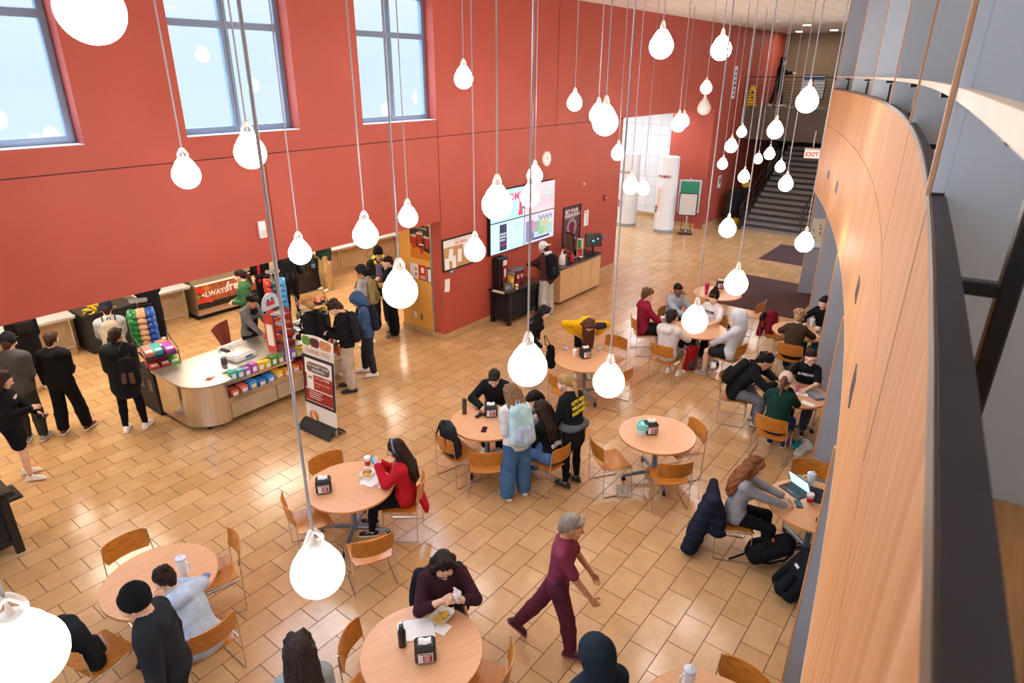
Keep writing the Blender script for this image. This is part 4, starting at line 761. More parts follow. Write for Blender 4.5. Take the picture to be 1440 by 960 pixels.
upc=['#e0b04a','#4fb3b0','#4fa7ad','#8a5fae','#b44fb0','#e4c33a','#e0c22f','#4f8a35','#5a9440','#8f5aa8','#9a63b4','#e6cf35','#ded04a','#3f9aa0','#c9443a','#b83030','#cc2f2a','#d23a30']
for k,c in enumerate(upc):
    x=DX0+.66+k*.128; t=thing('candy_pack','bright candy pack on the upper shelf of the checkout counter, '+(ORD+['fifteenth','sixteenth','seventeenth','eighteenth'])[k]+' from its rounded end','candy pack',(x,DY0+.24,.667),0,'candy on the upper checkout shelf'); h=.15+.04*((k*5)%3)/2
    m=MB().m(mat('wrap_'+c[1:],c,.35,noise=.35,nscale=40)); m.box((0,0,h/2),(.118,.14,h),b=.01); m.build('carton',t); m=MB().m(paper(['#f4efe0','#e3eef4','#f4dcdc'][k%3])); m.box((0,-.071,h*.5),(.07,.003,h*.45)); m.build('label',t)
def register(x,y,rz,lab):
    t=thing('cash_register',lab,'register',(x,y,DH),rz,'scales with registers on the checkout counter'); m=MB().m(plas('#e8e6e2')); m.box((0,0,.05),(.42,.36,.1),b=.02); m.build('scale_body',t); m=MB().m(mat('scale_plate','#d4d6d8',.25,.6)); m.box((0,0,.105),(.36,.3,.012),b=.004); m.build('weigh_plate',t)
    m=MB().m(WHITE); m.box((.02,.22,.2),(.5,.05,.1),b=.015,M=Matrix.Rotation(R(-12),4,'X')); m.tube([(0,.18,.06),(0,.2,.2)],.03); m.build('display',t); m=MB().m(plas('#2b5fa8')); m.box((.05,-.182,.05),(.14,.006,.04)); m.build('badge',t)
    m=MB().m(DGREY); m.box((-.32,.0,.12),(.09,.18,.05),b=.015,M=Matrix.Rotation(R(20),4,'Y')); m.cyl((-.32,0,0),.05,.11,14); m.build('card_reader',t); return t
register(5.28,10.0,R(6),'white scale and register nearer the rounded counter end'); register(6.75,10.05,R(4),'white scale and register beside the cashier')
t=thing('flyer','red and white leaflets lying on the rounded counter end','leaflet',(4.52,9.62,DH),.3)
m=MB().m(paper('#c4503c')); m.box((0,0,.002),(.2,.1,.003),rz=.3); m.m(paper('#efe7de')); m.box((.06,.02,.005),(.12,.09,.003),rz=-.3); m.build('sheets',t)
t=thing('desk_folder','blue and white folder leaning beside the candy tower','folder',(6.38,9.95,DH),R(15)); m=MB().m(plas('#2c4fa0')); m.box((0,0,.09),(.2,.03,.18),b=.004,M=Matrix.Rotation(R(-30),4,'X')); m.m(paper('#dfe3ea')); m.box((.02,-.03,.05),(.2,.02,.1),M=Matrix.Rotation(R(-30),4,'X')); m.build('cover',t)
# candy tower on the desk
t=thing('candy_tower','red wire candy tower with a rounded header on the checkout counter','display rack',(6.0,9.86,DH),R(14))
for sx in(-1,1): m=MB().m(mat('tower_red','#c8402c',.4)); m.box((sx*.21,.0,.34),(.015,.22,.68),b=.004); m.build('side_panel',t)
for sx in(-1,1):
    m=MB().m(paper('#efe2d6')); m.box((sx*.2195,0,.3),(.004,.14,.4)); m.build('side_print',t)
SHZ=[.08,.24,.4,.57]
for z in SHZ: m=MB().m(mat('tower_red','#c8402c',.4)); m.box((0,0,z-.01),(.42,.24,.012)); m.box((0,-.12,z+.015),(.42,.012,.05)); m.build('shelf',t)
m=MB().m(BLACK)
for sx in(-1,1): m.tube([(sx*.215,-.12,0),(sx*.215,-.12,.66),(sx*.215,.11,.72)],.009)
m.build('wire_frame',t); m=MB().m(plas('#c9d2e0')); m.prism([(-.2,0)]+[(x,y+.1) for x,y in arc((0,0),.2,PI,0,14)]+[(.2,0)],-.008,.008,M=frame((0,.12,.7),(1,0,0),(0,0,1),(0,-1,0))); h=m.build('header_card',t); m=MB().m(plas('#cf4540')); m.box((0,.108,.81),(.2,.004,.08),b=.002); m.m(plas('#33407a')); m.box((-.05,.108,.87),(.05,.004,.04)); m.box((.05,.108,.88),(.05,.004,.04)); m.build('header_print',h)
tc=[['#d9d2d0','#c9c0c8','#e4dcd8','#d0c6cc'],['#a83a3a','#d8d4d0','#c8c0b8','#e0dcd4'],['#c0392f','#c9452f','#d0683a','#d8703a'],['#4a5a6e','#55677c','#d09a3a','#d8a544']]
for j,row in enumerate(tc):
    for i,c in enumerate(row):
        a=R(14); dx,dy=rot2(a,-.145+.097*i,-.01); t=thing('candy_bar_box','box of candy bars in the red tower, '+['left','inner left','inner right','right'][i]+' on the '+['top','second','third','bottom'][j]+' shelf','candy box',(6.0+dx,9.86+dy,DH+SHZ[3-j]),a,'candy boxes in the red tower')
        m=MB().m(mat('wrap_'+c[1:],c,.35,noise=.35,nscale=40)); m.box((0,0,.03),(.09,.2,.06),b=.006,M=Matrix.Rotation(R(8),4,'X')); m.build('carton',t); m=MB().m(paper(['#5a2f86','#d68a2a','#f0eade'][(i+j)%3])); m.box((0,-.08,.064),(.06,.09,.003)); m.build('label',t)
# black bin with wire candy rack and chip rack
t=thing('display_plinth','black box plinth at the rounded end of the checkout counter','stand',(4.33,10.98,0)); m=MB().m(BLK2); m.box((0,0,.38),(.55,.72,.76),b=.008); m.build('box',t)
for q in range(2): m=MB().m(plas('#2c2a2a',.5)); m.box((-.277,.12-.3*q,.52),(.004,.16,.22)); m.build('side_print',t)
m=MB().m(plas('#8a8682'))
for q in range(4):
    for w_ in range(2): m.box((-.2795,.12-.3*w_,.44+.05*q),(.002,.1,.012))
m.build('lettering_lines',t)
def wire_rack(t,w,d,zs,ht):
    for sx in(-1,1):
        m=MB().m(BLACK); m.tube(fillet([(sx*w/2,-d/2,zs[0]),(sx*w/2,-d/2,zs[-1]+.1),(sx*w/2,d/2,ht),(sx*w/2,d/2,zs[0])],.04),.008,6)
        m.tube([(sx*w/2+.02*math.cos(a),d*.2+.1*math.cos(a),ht-.1+.1*math.sin(a)) for a in np.linspace(0,PI,9)],.005,6)
        m.build('side_wire',t)
    for z in zs: m=MB().m(BLACK); m.box((0,0,z),(w,d,.01)); m.tube([(-w/2,-d/2,z+.05),(w/2,-d/2,z+.05)],.006,6); m.build('shelf',t)
t=thing('candy_rack','black wire candy rack on the plinth beside the checkout counter','display rack',(4.33,10.9,.765),R(-8)); wire_rack(t,.5,.5,[.02,.24],.5)
for k,(x,y,z,c,l) in enumerate(((-.15,-.1,.03,'#b8372f','red candy bags low on the wire rack'),(.02,-.1,.03,'#b03030','dark red candy bags low on the wire rack'),(.17,-.12,.03,'#57a83c','green candy bags low on the wire rack'),(-.16,.0,.25,'#e08a80','pink striped candy box at the upper left of the wire rack'),(-.02,.0,.25,'#3aa5a8','teal candy box in the middle of the wire rack'),(.15,-.06,.25,'#b03aa8','magenta candy box at the front right of the wire rack'),(.1,.12,.27,'#b9783f','kraft carton at the back of the wire rack'))):
    dx,dy=rot2(R(-8),x,y); t=thing('candy_carton',l,'candy box',(4.33+dx,10.9+dy,.765+z),R(-8)); m=MB().m(mat('wrap_'+c[1:],c,.35,noise=.3,nscale=30)); m.box((0,0,.06),(.15,.3 if k!=6 else .18,.11),b=.012,M=Matrix.Rotation(R(10),4,'X')); m.build('carton',t); m=MB().m(paper('#f2e6e6')); m.box((0,-.1,.118),(.1,.07,.003),M=Matrix.Rotation(R(10),4,'X')); m.build('label',t)
def chip_bag(t,c,c2):
    m=MB().m(mat('foil_'+c[1:],c,.28,noise=.3,nscale=22)); m.sheet(lambda u,v:((u-.5)*.138*(1-.10*math.sin(v*PI)),-.004-.045*max(0,math.sin(u*PI))**.6*max(0,math.sin(v*PI))**.5,(v-.5)*.17),10,12,.02); m.build('pouch',t)
    m=MB().m(plas(c2)); m.lathe([(.04,-.004),(.04,.005)],14,M=frame((0,-.048,.012),(1,0,0),(0,0,1),(0,-1,0)),sy=.9); m.box((0,-.008,.078),(.136,.012,.014)); m.box((0,-.008,-.078),(.136,.012,.014)); m.build('print',t)
def chip_rack(x,y,rz,cols,side,n,z0,z1):
    t=thing('chip_rack','hanging clip rack of chip bags '+side,'display rack',(x,y,0),rz,'chip racks'); m=MB().m(BLACK); m.cyl((0,.12,0),.2,.02,20); m.tube([(0,.12,0),(0,.12,z1+.2)],.014); m.build('pole',t); m=MB().m(BLACK); m.tube([(-.2,.08,z1+.13),(.2,.08,z1+.13)],.01)
    for i in range(3): m.box((-.145+.145*i,.07,(z0+z1)/2+.05),(.03,.008,z1-z0+.2))
    m.build('clip_strips',t); m=MB().m(plas('#9a9490')); m.prism(rrect(.3,.08,.035),-.004,.004,M=frame((0,.08,z1+.22),(1,0,0),(0,0,1),(0,-1,0))); m.build('top_card',t)
    for i,(c,c2,nm) in enumerate(cols):
        for k in range(n):
            z=z1-(z1-z0)*k/(n-1); dx,dy=rot2(rz,-.145+.145*i,.0); b=thing('chip_bag','%s chip bag %s, %s from the top'%(nm,side,ORD[k]),'chip bag',(x+dx,y+dy,z),rz+random.uniform(-.12,.12),'hanging chip bags'); b.rotation_euler=(R(-46+random.uniform(-7,7)),R(random.uniform(-9,9)),b.rotation_euler.z); chip_bag(b,c,c2)
chip_rack(4.6,11.95,R(-25),[('#2f8a4a','#d9b48a','green'),('#dca57c','#f0dcc4','tan'),('#2450a8','#d99a5a','blue')],'on the left rack by the queue',6,.86,1.4)
chip_rack(7.35,12.0,R(-30),[('#b8382a','#e0a23a','red'),('#3d4a52','#d8e0e6','dark grey'),('#3f8fcf','#e0e8ee','sky blue')],'on the right rack behind the cashier',6,.7,1.3)
t=thing('candy_basket_stand','black tiered stand of orange candy bags behind the cashier','display rack',(7.62,11.15,0),R(-25)); m=MB().m(BLK2); m.box((0,0,.34),(.62,.46,.68),b=.01); m.build('plinth',t); m=MB().m(BLACK); 
for z in(.72,.95): m.box((0,0,z),(.6,.44,.012)); 
for sx in(-1,1): m.tube([(sx*.29,-.2,.68),(sx*.29,-.2,1.05),(sx*.29,.2,1.1)],.01)
m.build('wire_shelves',t)
for k in range(10):
    up=k>=4; kk=k-4 if up else k; dx,dy=rot2(R(-25),(-.22+.15*kk if not up else -.24+.095*kk),-.06+.1*(kk%2)); c=['#d9772a','#d0502c','#e0802f','#c9452c','#dd6a2a','#cf5a2c'][kk] if up else ['#2f8f4a','#d9b02a','#26262a','#e0b52f'][kk]
    t=thing('candy_bag','%s candy bag on the %s tier behind the cashier, %s from the left'%({'#2':'dark','#d':'orange','#e':'amber','#c':'red'}[c[:2]],'upper' if up else 'lower',ORD[kk]),'candy bag',(7.62+dx,11.15+dy,.958 if up else .728),R(-25),'candy bags on the tiered stand'); m=MB().m(mat('foil_'+c[1:],c,.3,noise=.3,nscale=22)); m.lathe([(.02,0),(.06,.015),(.07,.05),(.05,.09),(.02,.1)],14,sy=.8); m.build('pouch',t); m=MB().m(plas('#f0e0c8')); m.box((0,-.056,.05),(.05,.01,.04),b=.003); m.build('label',t)
t=thing('sanitizer_jug','clear pump jug at the far end of the checkout counter','jug',(7.0,10.3,DH)); m=MB().m(plas('#e2dedb',.25)); m.lathe([(.07,0),(.085,.01),(.085,.16),(.05,.24),(.026,.29)],22); m.build('body',t); m=MB().m(WHITE); m.lathe([(.028,.285),(.028,.31),(.008,.32),(.008,.37)],12); m.tube([(0,0,.37),(-.05,0,.37)],.008); m.build('pump',t)
# red wood chair behind the desk
RW=woodmat('red_shell_chair','#5f2418','#742e1e',(3,40,20),.3)
t=thing('shell_chair','dark red shell chair behind the checkout counter','chair',(5.95,11.35,0),R(-150)); m=MB().m(RW); m.sheet(lambda u,v:((u-.5)*(.42-.1*v),(.2-.42*v),.45-.02*math.sin(v*3)+.0*u),8,8,.012); m.build('seat',t)
m=MB().m(RW); m.sheet(lambda u,v:((u-.5)*(.22+.34*v**.8),-.22-.1*v+.06*(1-math.cos((u-.5)*1.8))*2,.45+.46*v),10,10,.012); m.build('backrest',t)
for sx in(-1,1):
    for sy in(-1,1): m=MB().m(CHROME); m.tube([(sx*.14,sy*.13,.44),(sx*.22,sy*.22,.0)],.011); m.build('leg',t)
# feedback sign
t=thing('feedback_sign','tall curved stand sign asking for feedback in front of the checkout','sign',(5.42,8.06,0),R(-87)); T=Matrix.Rotation(R(-4),4,'X')
def sp(y0,y1,w,o,mt,nm,par,x=0,bow=True):
    m=MB().m(mt); m.sheet(lambda u,v:(x+(u-.5)*w,-o-(.0),y0+(y1-y0)*v),2,10,-.006 if o==0 else -.002,M=T); return m.build(nm,par)
b=sp(.04,1.6,.74,0,paper('#e4ddd4'),'panel',t); 
m=MB().m(paper('#efe6d8')); m.sheet(lambda u,v:((u-.5)*.74,-.008,1.42+(.17+.05*math.sin(u*PI))*v),14,3,-.002,M=T); h=m.build('header_photo',b)
for x,c,w in((-.25,'#5f8f3a',.2),(-.05,'#5a2a30',.22),(.2,'#c98a58',.26)): m=MB().m(mat('photo_'+c[1:],c,.5,noise=.4,nscale=30)); m.prism(rrect(w,.15,.06),0,.001,M=T@frame((x,-.0115,1.52),(1,0,0),(0,0,1),(0,-1,0))); m.build('header_picture',h)
TM=lambda x,z,o=.0115: T@frame((x,-o,z),(1,0,0),(0,0,1),(0,-1,0))
text('THANK YOU',.1,paper('#c9a887'),TM(0,1.36),b,bold=.002)
m=MB().m(plas('#241f1f',.5)); m.prism([(-.37,.44),(.37,.44),(.37,1.28),(-.37,1.28)],0,.004,M=TM(0,0,.008)); f=m.build('black_frame',b); m=MB().m(paper('#eee6df')); m.prism([(-.32,.49),(.32,.49),(.32,1.23),(-.32,1.23)],0,.001,M=TM(0,0,.0125)); pst=m.build('poster',f)
m=MB().m(paper('#6d625c')); m.prism(rrect(.54,.17,.07),0,.001,M=TM(0,1.09,.0138)); m.m(paper('#a33c30')); m.prism([(-.32,.72),(.32,.72),(.32,.97),(-.32,.97)],0,.001,M=TM(0,0,.0138)); m.m(paper('#9c352b')); m.prism([(-.32,.5),(.32,.5),(.32,.7),(-.32,.7)],0,.001,M=TM(0,0,.0138)); m.m(paper('#efe9e2')); m.prism(rrect(.16,.3,.03),0,.001,M=TM(-.2,.86,.0148)); m.m(paper('#7fa860')); m.prism(rrect(.1,.04,.01),0,.001,M=TM(-.2,.91,.0158)); m.build('print',pst)
text('WE WANT YOUR',.062,paper('#f0e8df'),TM(0,1.122,.0152),pst); text('FEEDBACK',.062,paper('#f0e8df'),TM(0,1.055,.0152),pst)
text('Text us at 47788',.05,paper('#f0e2d6'),TM(.08,.93,.0152),pst); text('Tell us how we are doing',.034,paper('#f0e2d6'),TM(.08,.84,.0152),pst); text('today',.04,paper('#e5a83a'),TM(-.02,.79,.0152),pst)
m=MB().m(paper('#dccfc6'))
for q in range(4): m.prism([(-.24,.66-.035*q),(.08-.05*(q%2),.66-.035*q),(.08-.05*(q%2),.672-.035*q),(-.24,.672-.035*q)],0,.001,M=TM(0,0,.0148))
m.build('text_lines',pst)
m=MB().m(plas('#d98a2a')); m.lathe([(.1,0),(.1,.001)],28,M=TM(-.17,.22,.0085)); m.m(plas('#3a2a24')); m.lathe([(.105,0),(.105,.0005)],28,M=TM(-.17,.22,.0082)); d=m.build('logo_disc',b)
text('Tasty',.075,paper('#f4ede2'),TM(-.17,.23,.0102)@Matrix.Rotation(R(-60),4,'Z'),d,bold=.003); m=MB().m(paper('#b8322a')); m.prism(rrect(.05,.03,.01),0,.0008,M=TM(-.21,.28,.0098)); m.build('logo_spot',d)
m=MB().m(BLK2)
m.sheet(lambda u,v:((u-.5)*.76,-.17+.34*v,.012+.14*math.sin(v*PI)**.8),4,14,.012); m.build('curved_base',t)
# ================================================================ BACK OF THE SERVING HALL
LEDGE=mat('tray_rail','#d8dde6',.25,.4)
for k,(x0,x1,y,l) in enumerate(((1.2,4.3,14.55,'beige counter front with a steel tray rail behind the queue'),(5.55,6.7,14.62,'beige counter front between the black draped figure and the salad case'),(10.2,16.6,14.75,'long beige counter front under the header at the right'))):
    t=thing('serving_counter',l,'counter',((x0+x1)/2,y+.3,0),0,'serving counters'); w=x1-x0; m=MB().m(BEIGE); m.box((0,.05,.5),(w,.5,.78)); m.m(BASET); m.box((0,.06,.06),(w,.46,.12)); m.build('body',t)
    n=max(1,int(w/1.05))
    for q in range(n):
        xx=-w/2+w*(q+.5)/n; ww=w/n-.08; m=MB().m(STEEL)
        for a,b_,c_,d_ in((xx-ww/2,.5,.03,.66),(xx+ww/2,.5,.03,.66),(xx,.82,ww,.03),(xx,.18,ww,.03)): m.box((a,-.21,b_),(c_,.025,d_))
        m.build('panel_frame',t)
    m=MB().m(LEDGE); m.box((0,-.1,.9),(w,.9,.03),b=.004); m.box((0,-.5,.87),(w,.03,.06),b=.006); m.build('tray_rail',t)
t=thing('fruit_counter','black counter holding a heap of bananas','counter',(4.93,14.62,0)); m=MB().m(BLK2); m.box((0,0,.42),(1.0,.66,.8),b=.01); m.build('body',t); m=MB().m(BLACK); m.box((0,0,.84),(1.06,.72,.04),b=.008); m.build('top',t)
t2=thing('display_sign','small red and blue display card on the fruit counter','sign',(4.85,14.27,.5)); m=MB().m(plas('#c23a3a')); m.box((0,0,.08),(.26,.02,.14)); m.m(plas('#2f4f9a')); m.box((0,-.002,-.02),(.26,.02,.1)); m.build('card',t2); m=MB().m(WHITE); m.lathe([(.06,0),(.06,.004)],14,M=frame((.04,-.012,.02),(1,0,0),(0,0,1),(0,-1,0))); m.build('print',t2)
BAN=mat('banana_skin','#e8c02c',.5,noise=.12,nscale=14)
bn=None
for k in range(22):
    x=4.86+random.uniform(-.34,.2); y=14.45+random.uniform(-.12,.14); z=.87+.05*(k//8)+random.uniform(0,.02)
    if bn is None:
        bn=thing('banana','','banana'); m=MB().m(BAN); m.tube([(-.09,.0,.015),(-.06,.035,.018),(0,.05,.02),(.06,.035,.018),(.095,-.005,.02)],[.008,.018,.021,.018,.009],8); m.build('fruit',bn); m=MB().m(plas('#6e5a22',.7)); m.tube([(.093,-.003,.02),(.112,-.022,.024)],.006,6); m.build('stem',bn); o=bn
    else: o=stamp(bn,(0,0,0))
    o.location=(x,y,z); o.rotation_euler=(random.uniform(-.6,.6),random.uniform(-.4,.4),random.uniform(0,6.28)); tag(o,'yellow banana in the heap on the black fruit counter','banana','bananas on the fruit counter')
t=thing('salad_case','refrigerated case with an ALWAYS fresh wood print front','case',(7.75,14.95,0)); m=MB().m(mat('case_side','#8d7860',.45,.3)); m.prism([(-.45,0.12),(.45,.12),(.45,1.0),(-.2,1.0),(-.5,.84),(-.5,.3),(-.36,.26)],-.95,.95,M=frame((0,0,0),(0,1,0),(0,0,1),(1,0,0))); m.m(BLK2); m.box((0,.03,.06),(1.86,.8,.12)); m.build('body',t)
m=MB().m(mat('sign_planks','#a5552f',.6,noise=.35,nscale=7,stretch=(5,1,.6))); m.box((0,-.512,.62),(1.86,.02,.4)); p=m.build('sign_front',t); FM=lambda x,z:frame((x,-.524,z),(1,0,0),(0,0,1),(0,-1,0))
text('ALWAYS',.17,paper('#efe6dc'),FM(-.5,.6),p,bold=.005); text('fresh.',.3,paper('#f3ebe2'),FM(.12,.66),p,bold=.008,sx=.9); text('Every day',.16,paper('#f3ebe2'),FM(.66,.64),p)
for c,x,z,r in(('#c8392b',-.84,.72,.1),('#c93a2c',-.8,.5,.09),('#d0812e',-.66,.76,.07),('#7a9a3e',-.86,.6,.06),('#d24a34',-.62,.46,.07)): m=MB().m(paper(c)); m.lathe([(r,0),(r,.003)],16,M=FM(x,z)); m.build('vegetable_print',p)
m=MB().m(mat('vent_grille_black','#1a1816',.6)); m.box((0,-.50,.34),(1.86,.02,.14)); m.build('grille',t); m=MB().m(mat('case_kick','#c2a084',.45,.2)); m.box((0,-.47,.2),(1.86,.02,.16)); m.build('kick_panel',t); m=MB().m(paper('#e9e4de')); m.box((0,-.5,.845),(1.86,.06,.03),b=.004); m.build('front_ledge',t)
for k in range(10):
    x=6.95+k*.18; c=['#6e3f33','#d8d2c8','#9a4a40','#e0dad0','#7b5a4a','#c9b8b0','#8a3c3a','#e6e2da','#5f4a40','#dcd6cc'][k]; o=thing('salad_box','clear salad box in the refrigerated case, %s from its left end'%ORD[k],'food box',(x,14.78,.92),R(10*(k%3)-10),'salad boxes in the refrigerated case'); m=MB().m(plas('#dfe3e4',.2)); m.box((0,0,.02),(.15,.2,.04),b=.008); m.build('tub',o); m=MB().m(mat('food_'+c[1:],c,.6,noise=.3,nscale=30)); m.box((0,0,.05),(.13,.18,.03),b=.012); m.build('filling',o)
t=thing('black_cabinet','black two door cabinet under the header with two blue dispensers','cabinet',(9.75,14.62,0)); m=MB().m(BLK2); m.box((0,0,.43),(.9,.6,.82),b=.008); m.build('body',t)
for s in(-1,1): m=MB().m(plas('#201f22',.45)); m.box((s*.22,-.305,.42),(.42,.015,.74),b=.004); d=m.build('door',t); m=MB().m(GREYMET); m.box((s*.04,-.318,.5),(.015,.015,.12)); m.build('handle',d)
for s,l in((-1,'left'),(1,'right')): o=thing('blue_dispenser','small blue dispenser hung on the black cabinet, '+l+' one','dispenser',(9.75+s*.2,14.28,.68),0,'blue dispensers on the black cabinet'); m=MB().m(plas('#5f86a8')); m.box((0,0,0),(.11,.06,.12),b=.015); m.build('cup',o); m=MB().m(plas('#2e3f52')); m.box((0,0,.1),(.08,.05,.09),b=.01); m.build('holder',o)
# ================================================================ FAR END PROPS
for k,(x,y,l) in enumerate(((22.55,11.72,'white round column at the left of the wide opening'),(22.45,10.12,'white round column nearer the red pier'))):
    t=thing('round_column',l,'column',(x,y,0),R(-112),'white round columns'); m=MB().m(mat('column_white','#eceef1',.35)); m.lathe([(.36,.1),(.36,2.68),(.33,2.7)],40); m.build('shaft',t); m=MB().m(plas('#9aa1a8')); m.lathe([(.37,0),(.37,.1),(.36,.105)],40); m.build('base_band',t)
    m=MB().m(plas('#d5d8dd'))
    for z in(.5,.62): m.lathe([(.362,z),(.362,z+.012)],40)
    m.build('joint_rings',t); m=MB().m(plas('#9b2f45'))
    word='IN THE MIDDLE' if k else 'MIDDLE & RISE'
    for j,chh in enumerate(word):
        a=R(-40+j*7.2)-PI/2+.2
        if chh!=' ': text(chh,.13,_M['plastic_9b2f45_35'],frame((.363*math.cos(a),.363*math.sin(a),2.02),(-math.sin(a),math.cos(a),0),(0,0,1),(math.cos(a),math.sin(a),0)),t,bold=.003)
    def cp_(a0,a1,z0,z1,mt,nm,rr_):
        m=MB().m(mt); m.sheet(lambda u,v:(rr_*math.cos(R(a0+(a1-a0)*u)),rr_*math.sin(R(a0+(a1-a0)*u)),z0+(z1-z0)*v),8,2,.004); m.build(nm,t)
    cp_(-105,-60,.75,1.65,mat('column_poster','#e6e2e8',.4,noise=.08,nscale=6),'wrapped_poster',.363); cp_(-96,-80,.85,1.6,paper('#ecc79c'),'poster_figure',.368); cp_(-130,-98,.7,.98,mat('column_photo','#7d5a62',.5,noise=.5,nscale=14),'photo_print',.366)
t=thing('green_display_board','green framed display board on a chrome stand by the red pier','sign',(22.95,9.45,0),R(-66)); m=MB().m(STEEL); m.cyl((0,0,0),.22,.02,28); m.tube([(0,0,0),(0,0,1.95)],.025); m.build('stand',t); m=MB().m(plas('#c9d0d6'))
for x,z,w,h in((-.36,1.3,.06,1.12),(.36,1.3,.06,1.12),(0,1.86,.78,.06),(0,.74,.78,.06)): m.box((x,-.04,z),(w,.03,h))
m.build('frame',t); m=MB().m(mat('green_board','#2b8a68',.5,noise=.08)); m.box((0,-.04,1.3),(.68,.02,1.06)); m.build('board',t)
t=thing('easel_sign','blank white board on a thin black easel in front of the green board','sign',(22.5,9.28,0),R(-64)); m=MB().m(BLACK); m.box((0,0,.012),(.5,.34,.02)); 
for s in(-1,1): m.tube([(s*.16,0,.02),(s*.16,-.0,.7)],.012)
m.build('legs',t); m=MB().m(BLACK)
for x,z,w,h in((-.31,1.08,.03,.8),(.31,1.08,.03,.8),(0,1.47,.65,.03),(0,.69,.65,.03)): m.box((x,-.02,z),(w,.02,h))
m.build('frame',t); m=MB().m(paper('#cfcac4')); m.box((0,-.015,1.08),(.6,.012,.76)); m.build('board',t)
# cluttered stack by the stairs
t=thing('stanchion_stack','cluster of dark folded stanchions against the far red wall','stack',(25.6,8.68,0)); 
for k in range(7): m=MB().m(BLK2); m.box((-.5+.18*k,.05*(k%2),.62+.03*(k%3)),(.13,.3,1.2),rz=.05*(k%3),b=.02); m.build('folded_barrier',t)
t=thing('yellow_topped_post','black post with a round yellow top beside the stanchions','post',(26.3,8.55,0)); m=MB().m(BLK2); m.cyl((0,0,0),.16,.03,20); m.cyl((0,0,0),.04,1.3,14); m.build('pole',t); m=MB().m(plas('#d9a81e')); m.lathe([(.15,-.02),(.15,.02)],24,M=frame((-.0,-.0,1.42),(.6,-.8,0),(0,0,1),(-.8,-.6,0))); m.build('round_top',t)
t=thing('yellow_bin','small yellow bucket on the floor beside the stair foot','bucket',(25.0,8.35,0)); m=MB().m(plas('#d6a123')); m.lathe([(.13,0),(.17,.28),(.16,.28),(.12,.01)],24); m.build('bucket',t); m=MB().m(plas('#8a6a1e')); m.tube([(.16,0,.27),(0,.02,.36),(-.16,0,.27)],.008); m.build('handle',t)
t=thing('wall_plate','white framed plate on the dark red wall above the stanchions','notice',(24.9,YW,1.62)); m=MB().m(WHITE); m.box((0,-.02,0),(.26,.03,.46),b=.006); m.build('plate',t); m=MB().m(DGREY); m.box((0,-.037,.05),(.13,.006,.22)); m.build('inset',t)
t=thing('wet_floor_sign','yellow folding wet floor sign on the upper landing','sign',(26.75,8.95,4.28),R(-55)); 
for s in(-1,1):
    m=MB().m(plas('#e2b816')); M=Matrix.Translation((0,s*.17,0))@Matrix.Rotation(R(s*14),4,'X'); m.prism([(-.19,0),(-.1,0),(-.08,.07),(.08,.07),(.1,0),(.19,0),(.09,.72),(.05,.78),(-.05,.78),(-.09,.72)],-.012,.012,M=M@frame((0,0,0),(1,0,0),(0,0,1),(0,-1,0))); p=m.build('leaf',t)
    if s<0: m=MB().m(BLACK); m.prism([(-.045,.3),(.045,.3),(0,.4)],0,.002,M=M@frame((0,-.0125,0),(1,0,0),(0,0,1),(0,-1,0))); m.prism(rrect(.09,.1,.03),0,.002,M=M@frame((0,-.0125,.52),(1,0,0),(0,0,1),(0,-1,0))); m.build('warning_print',p)
t=thing('wall_banner','narrow pale vertical banner on the red wall over the landing','banner',(25.2,YW,5.15)); m=MB().m(paper('#dfe3ea')); m.box((0,-.01,0),(.3,.016,1.1)); p=m.build('cloth',t); m=MB().m(paper('#5c72a8'))
for q in range(6): m.box((0,-.0195,-.42+q*.16),(.16,.004,.09))
m.m(paper('#b8404a')); m.box((0,-.0195,-.1),(.16,.004,.08)); m.build('print',p)
for k,(y,w,l) in enumerate(((7.75,.95,'blue and white framed poster on the brown end wall, left one'),(6.55,.95,'red topped framed chart on the brown end wall, right one'))):
    t=thing('framed_chart',l,'poster',(30.7,y,4.95),0,'framed charts on the end wall'); m=MB().m(BLACK); m.box((-.02,0,0),(.03,w,.95)); m.build('frame',t); m=MB().m(paper(['#c3cad6','#e0d6d2'][k])); m.box((-.038,0,0),(.006,w-.08,.87)); p=m.build('print',t); m=MB().m(paper(['#3a5a94','#b83c3a'][k])); m.box((-.042,0,.33),(.004,w-.12,.14)); m.m(paper('#b77a6c')); m.box((-.042,.1,-.1),(.004,.3,.35)); m.m(paper('#8f9aa8'))
    for q in range(4): m.box((-.042,-.2,-.25+.11*q),(.004,.3,.03))
    m.build('picture',p)
EX=(18.5,4.42,3.5)
t=thing('exit_sign','red lettered EXIT sign hanging at the far end of the oak wall','exit sign',EX,R(-78)); m=MB().m(plas('#c9c4c0')); m.box((0,0,.05),(.38,.06,.26),b=.01); m.tube([(0,0,.2),(0,0,.6)],.012); m.build('housing',t); m=MB().m(glow('#f7b0a8',.8,'exit_face')); m.box((0,-.032,.03),(.35,.005,.19)); p=m.build('face',t); text('EXIT',.155,glow('#d8322a',1.2,'exit_red'),frame((0,-.0355,.02),(1,0,0),(0,0,1),(0,-1,0)),p,bold=.006)
# poster on the last grey fin
x=17.9; a=tang(x); c=cpt(x,.26,1.62); t=thing('fin_poster','cream and blue poster fixed to the last grey fin by the stairs','poster',(c[0]-.062,c[1],c[2]),a-PI/2); m=MB().m(paper('#e0dcc6')); m.box((.0,-.006,.1),(.42,.006,.62)); p=m.build('sheet',t); m=MB().m(paper('#5aa3c4')); m.box((0,-.01,-.3),(.42,.006,.16)); m.m(paper('#dfe6ea')); m.box((-.0,-.0125,-.27),(.3,.004,.14)); m.build('blue_panel',t); m=MB().m(paper('#8a8f6a'))
for q in range(9): m.box((random.uniform(-.16,.16),-.0105,random.uniform(-.1,.36)),(.05,.003,.04))
m.build('print',p)
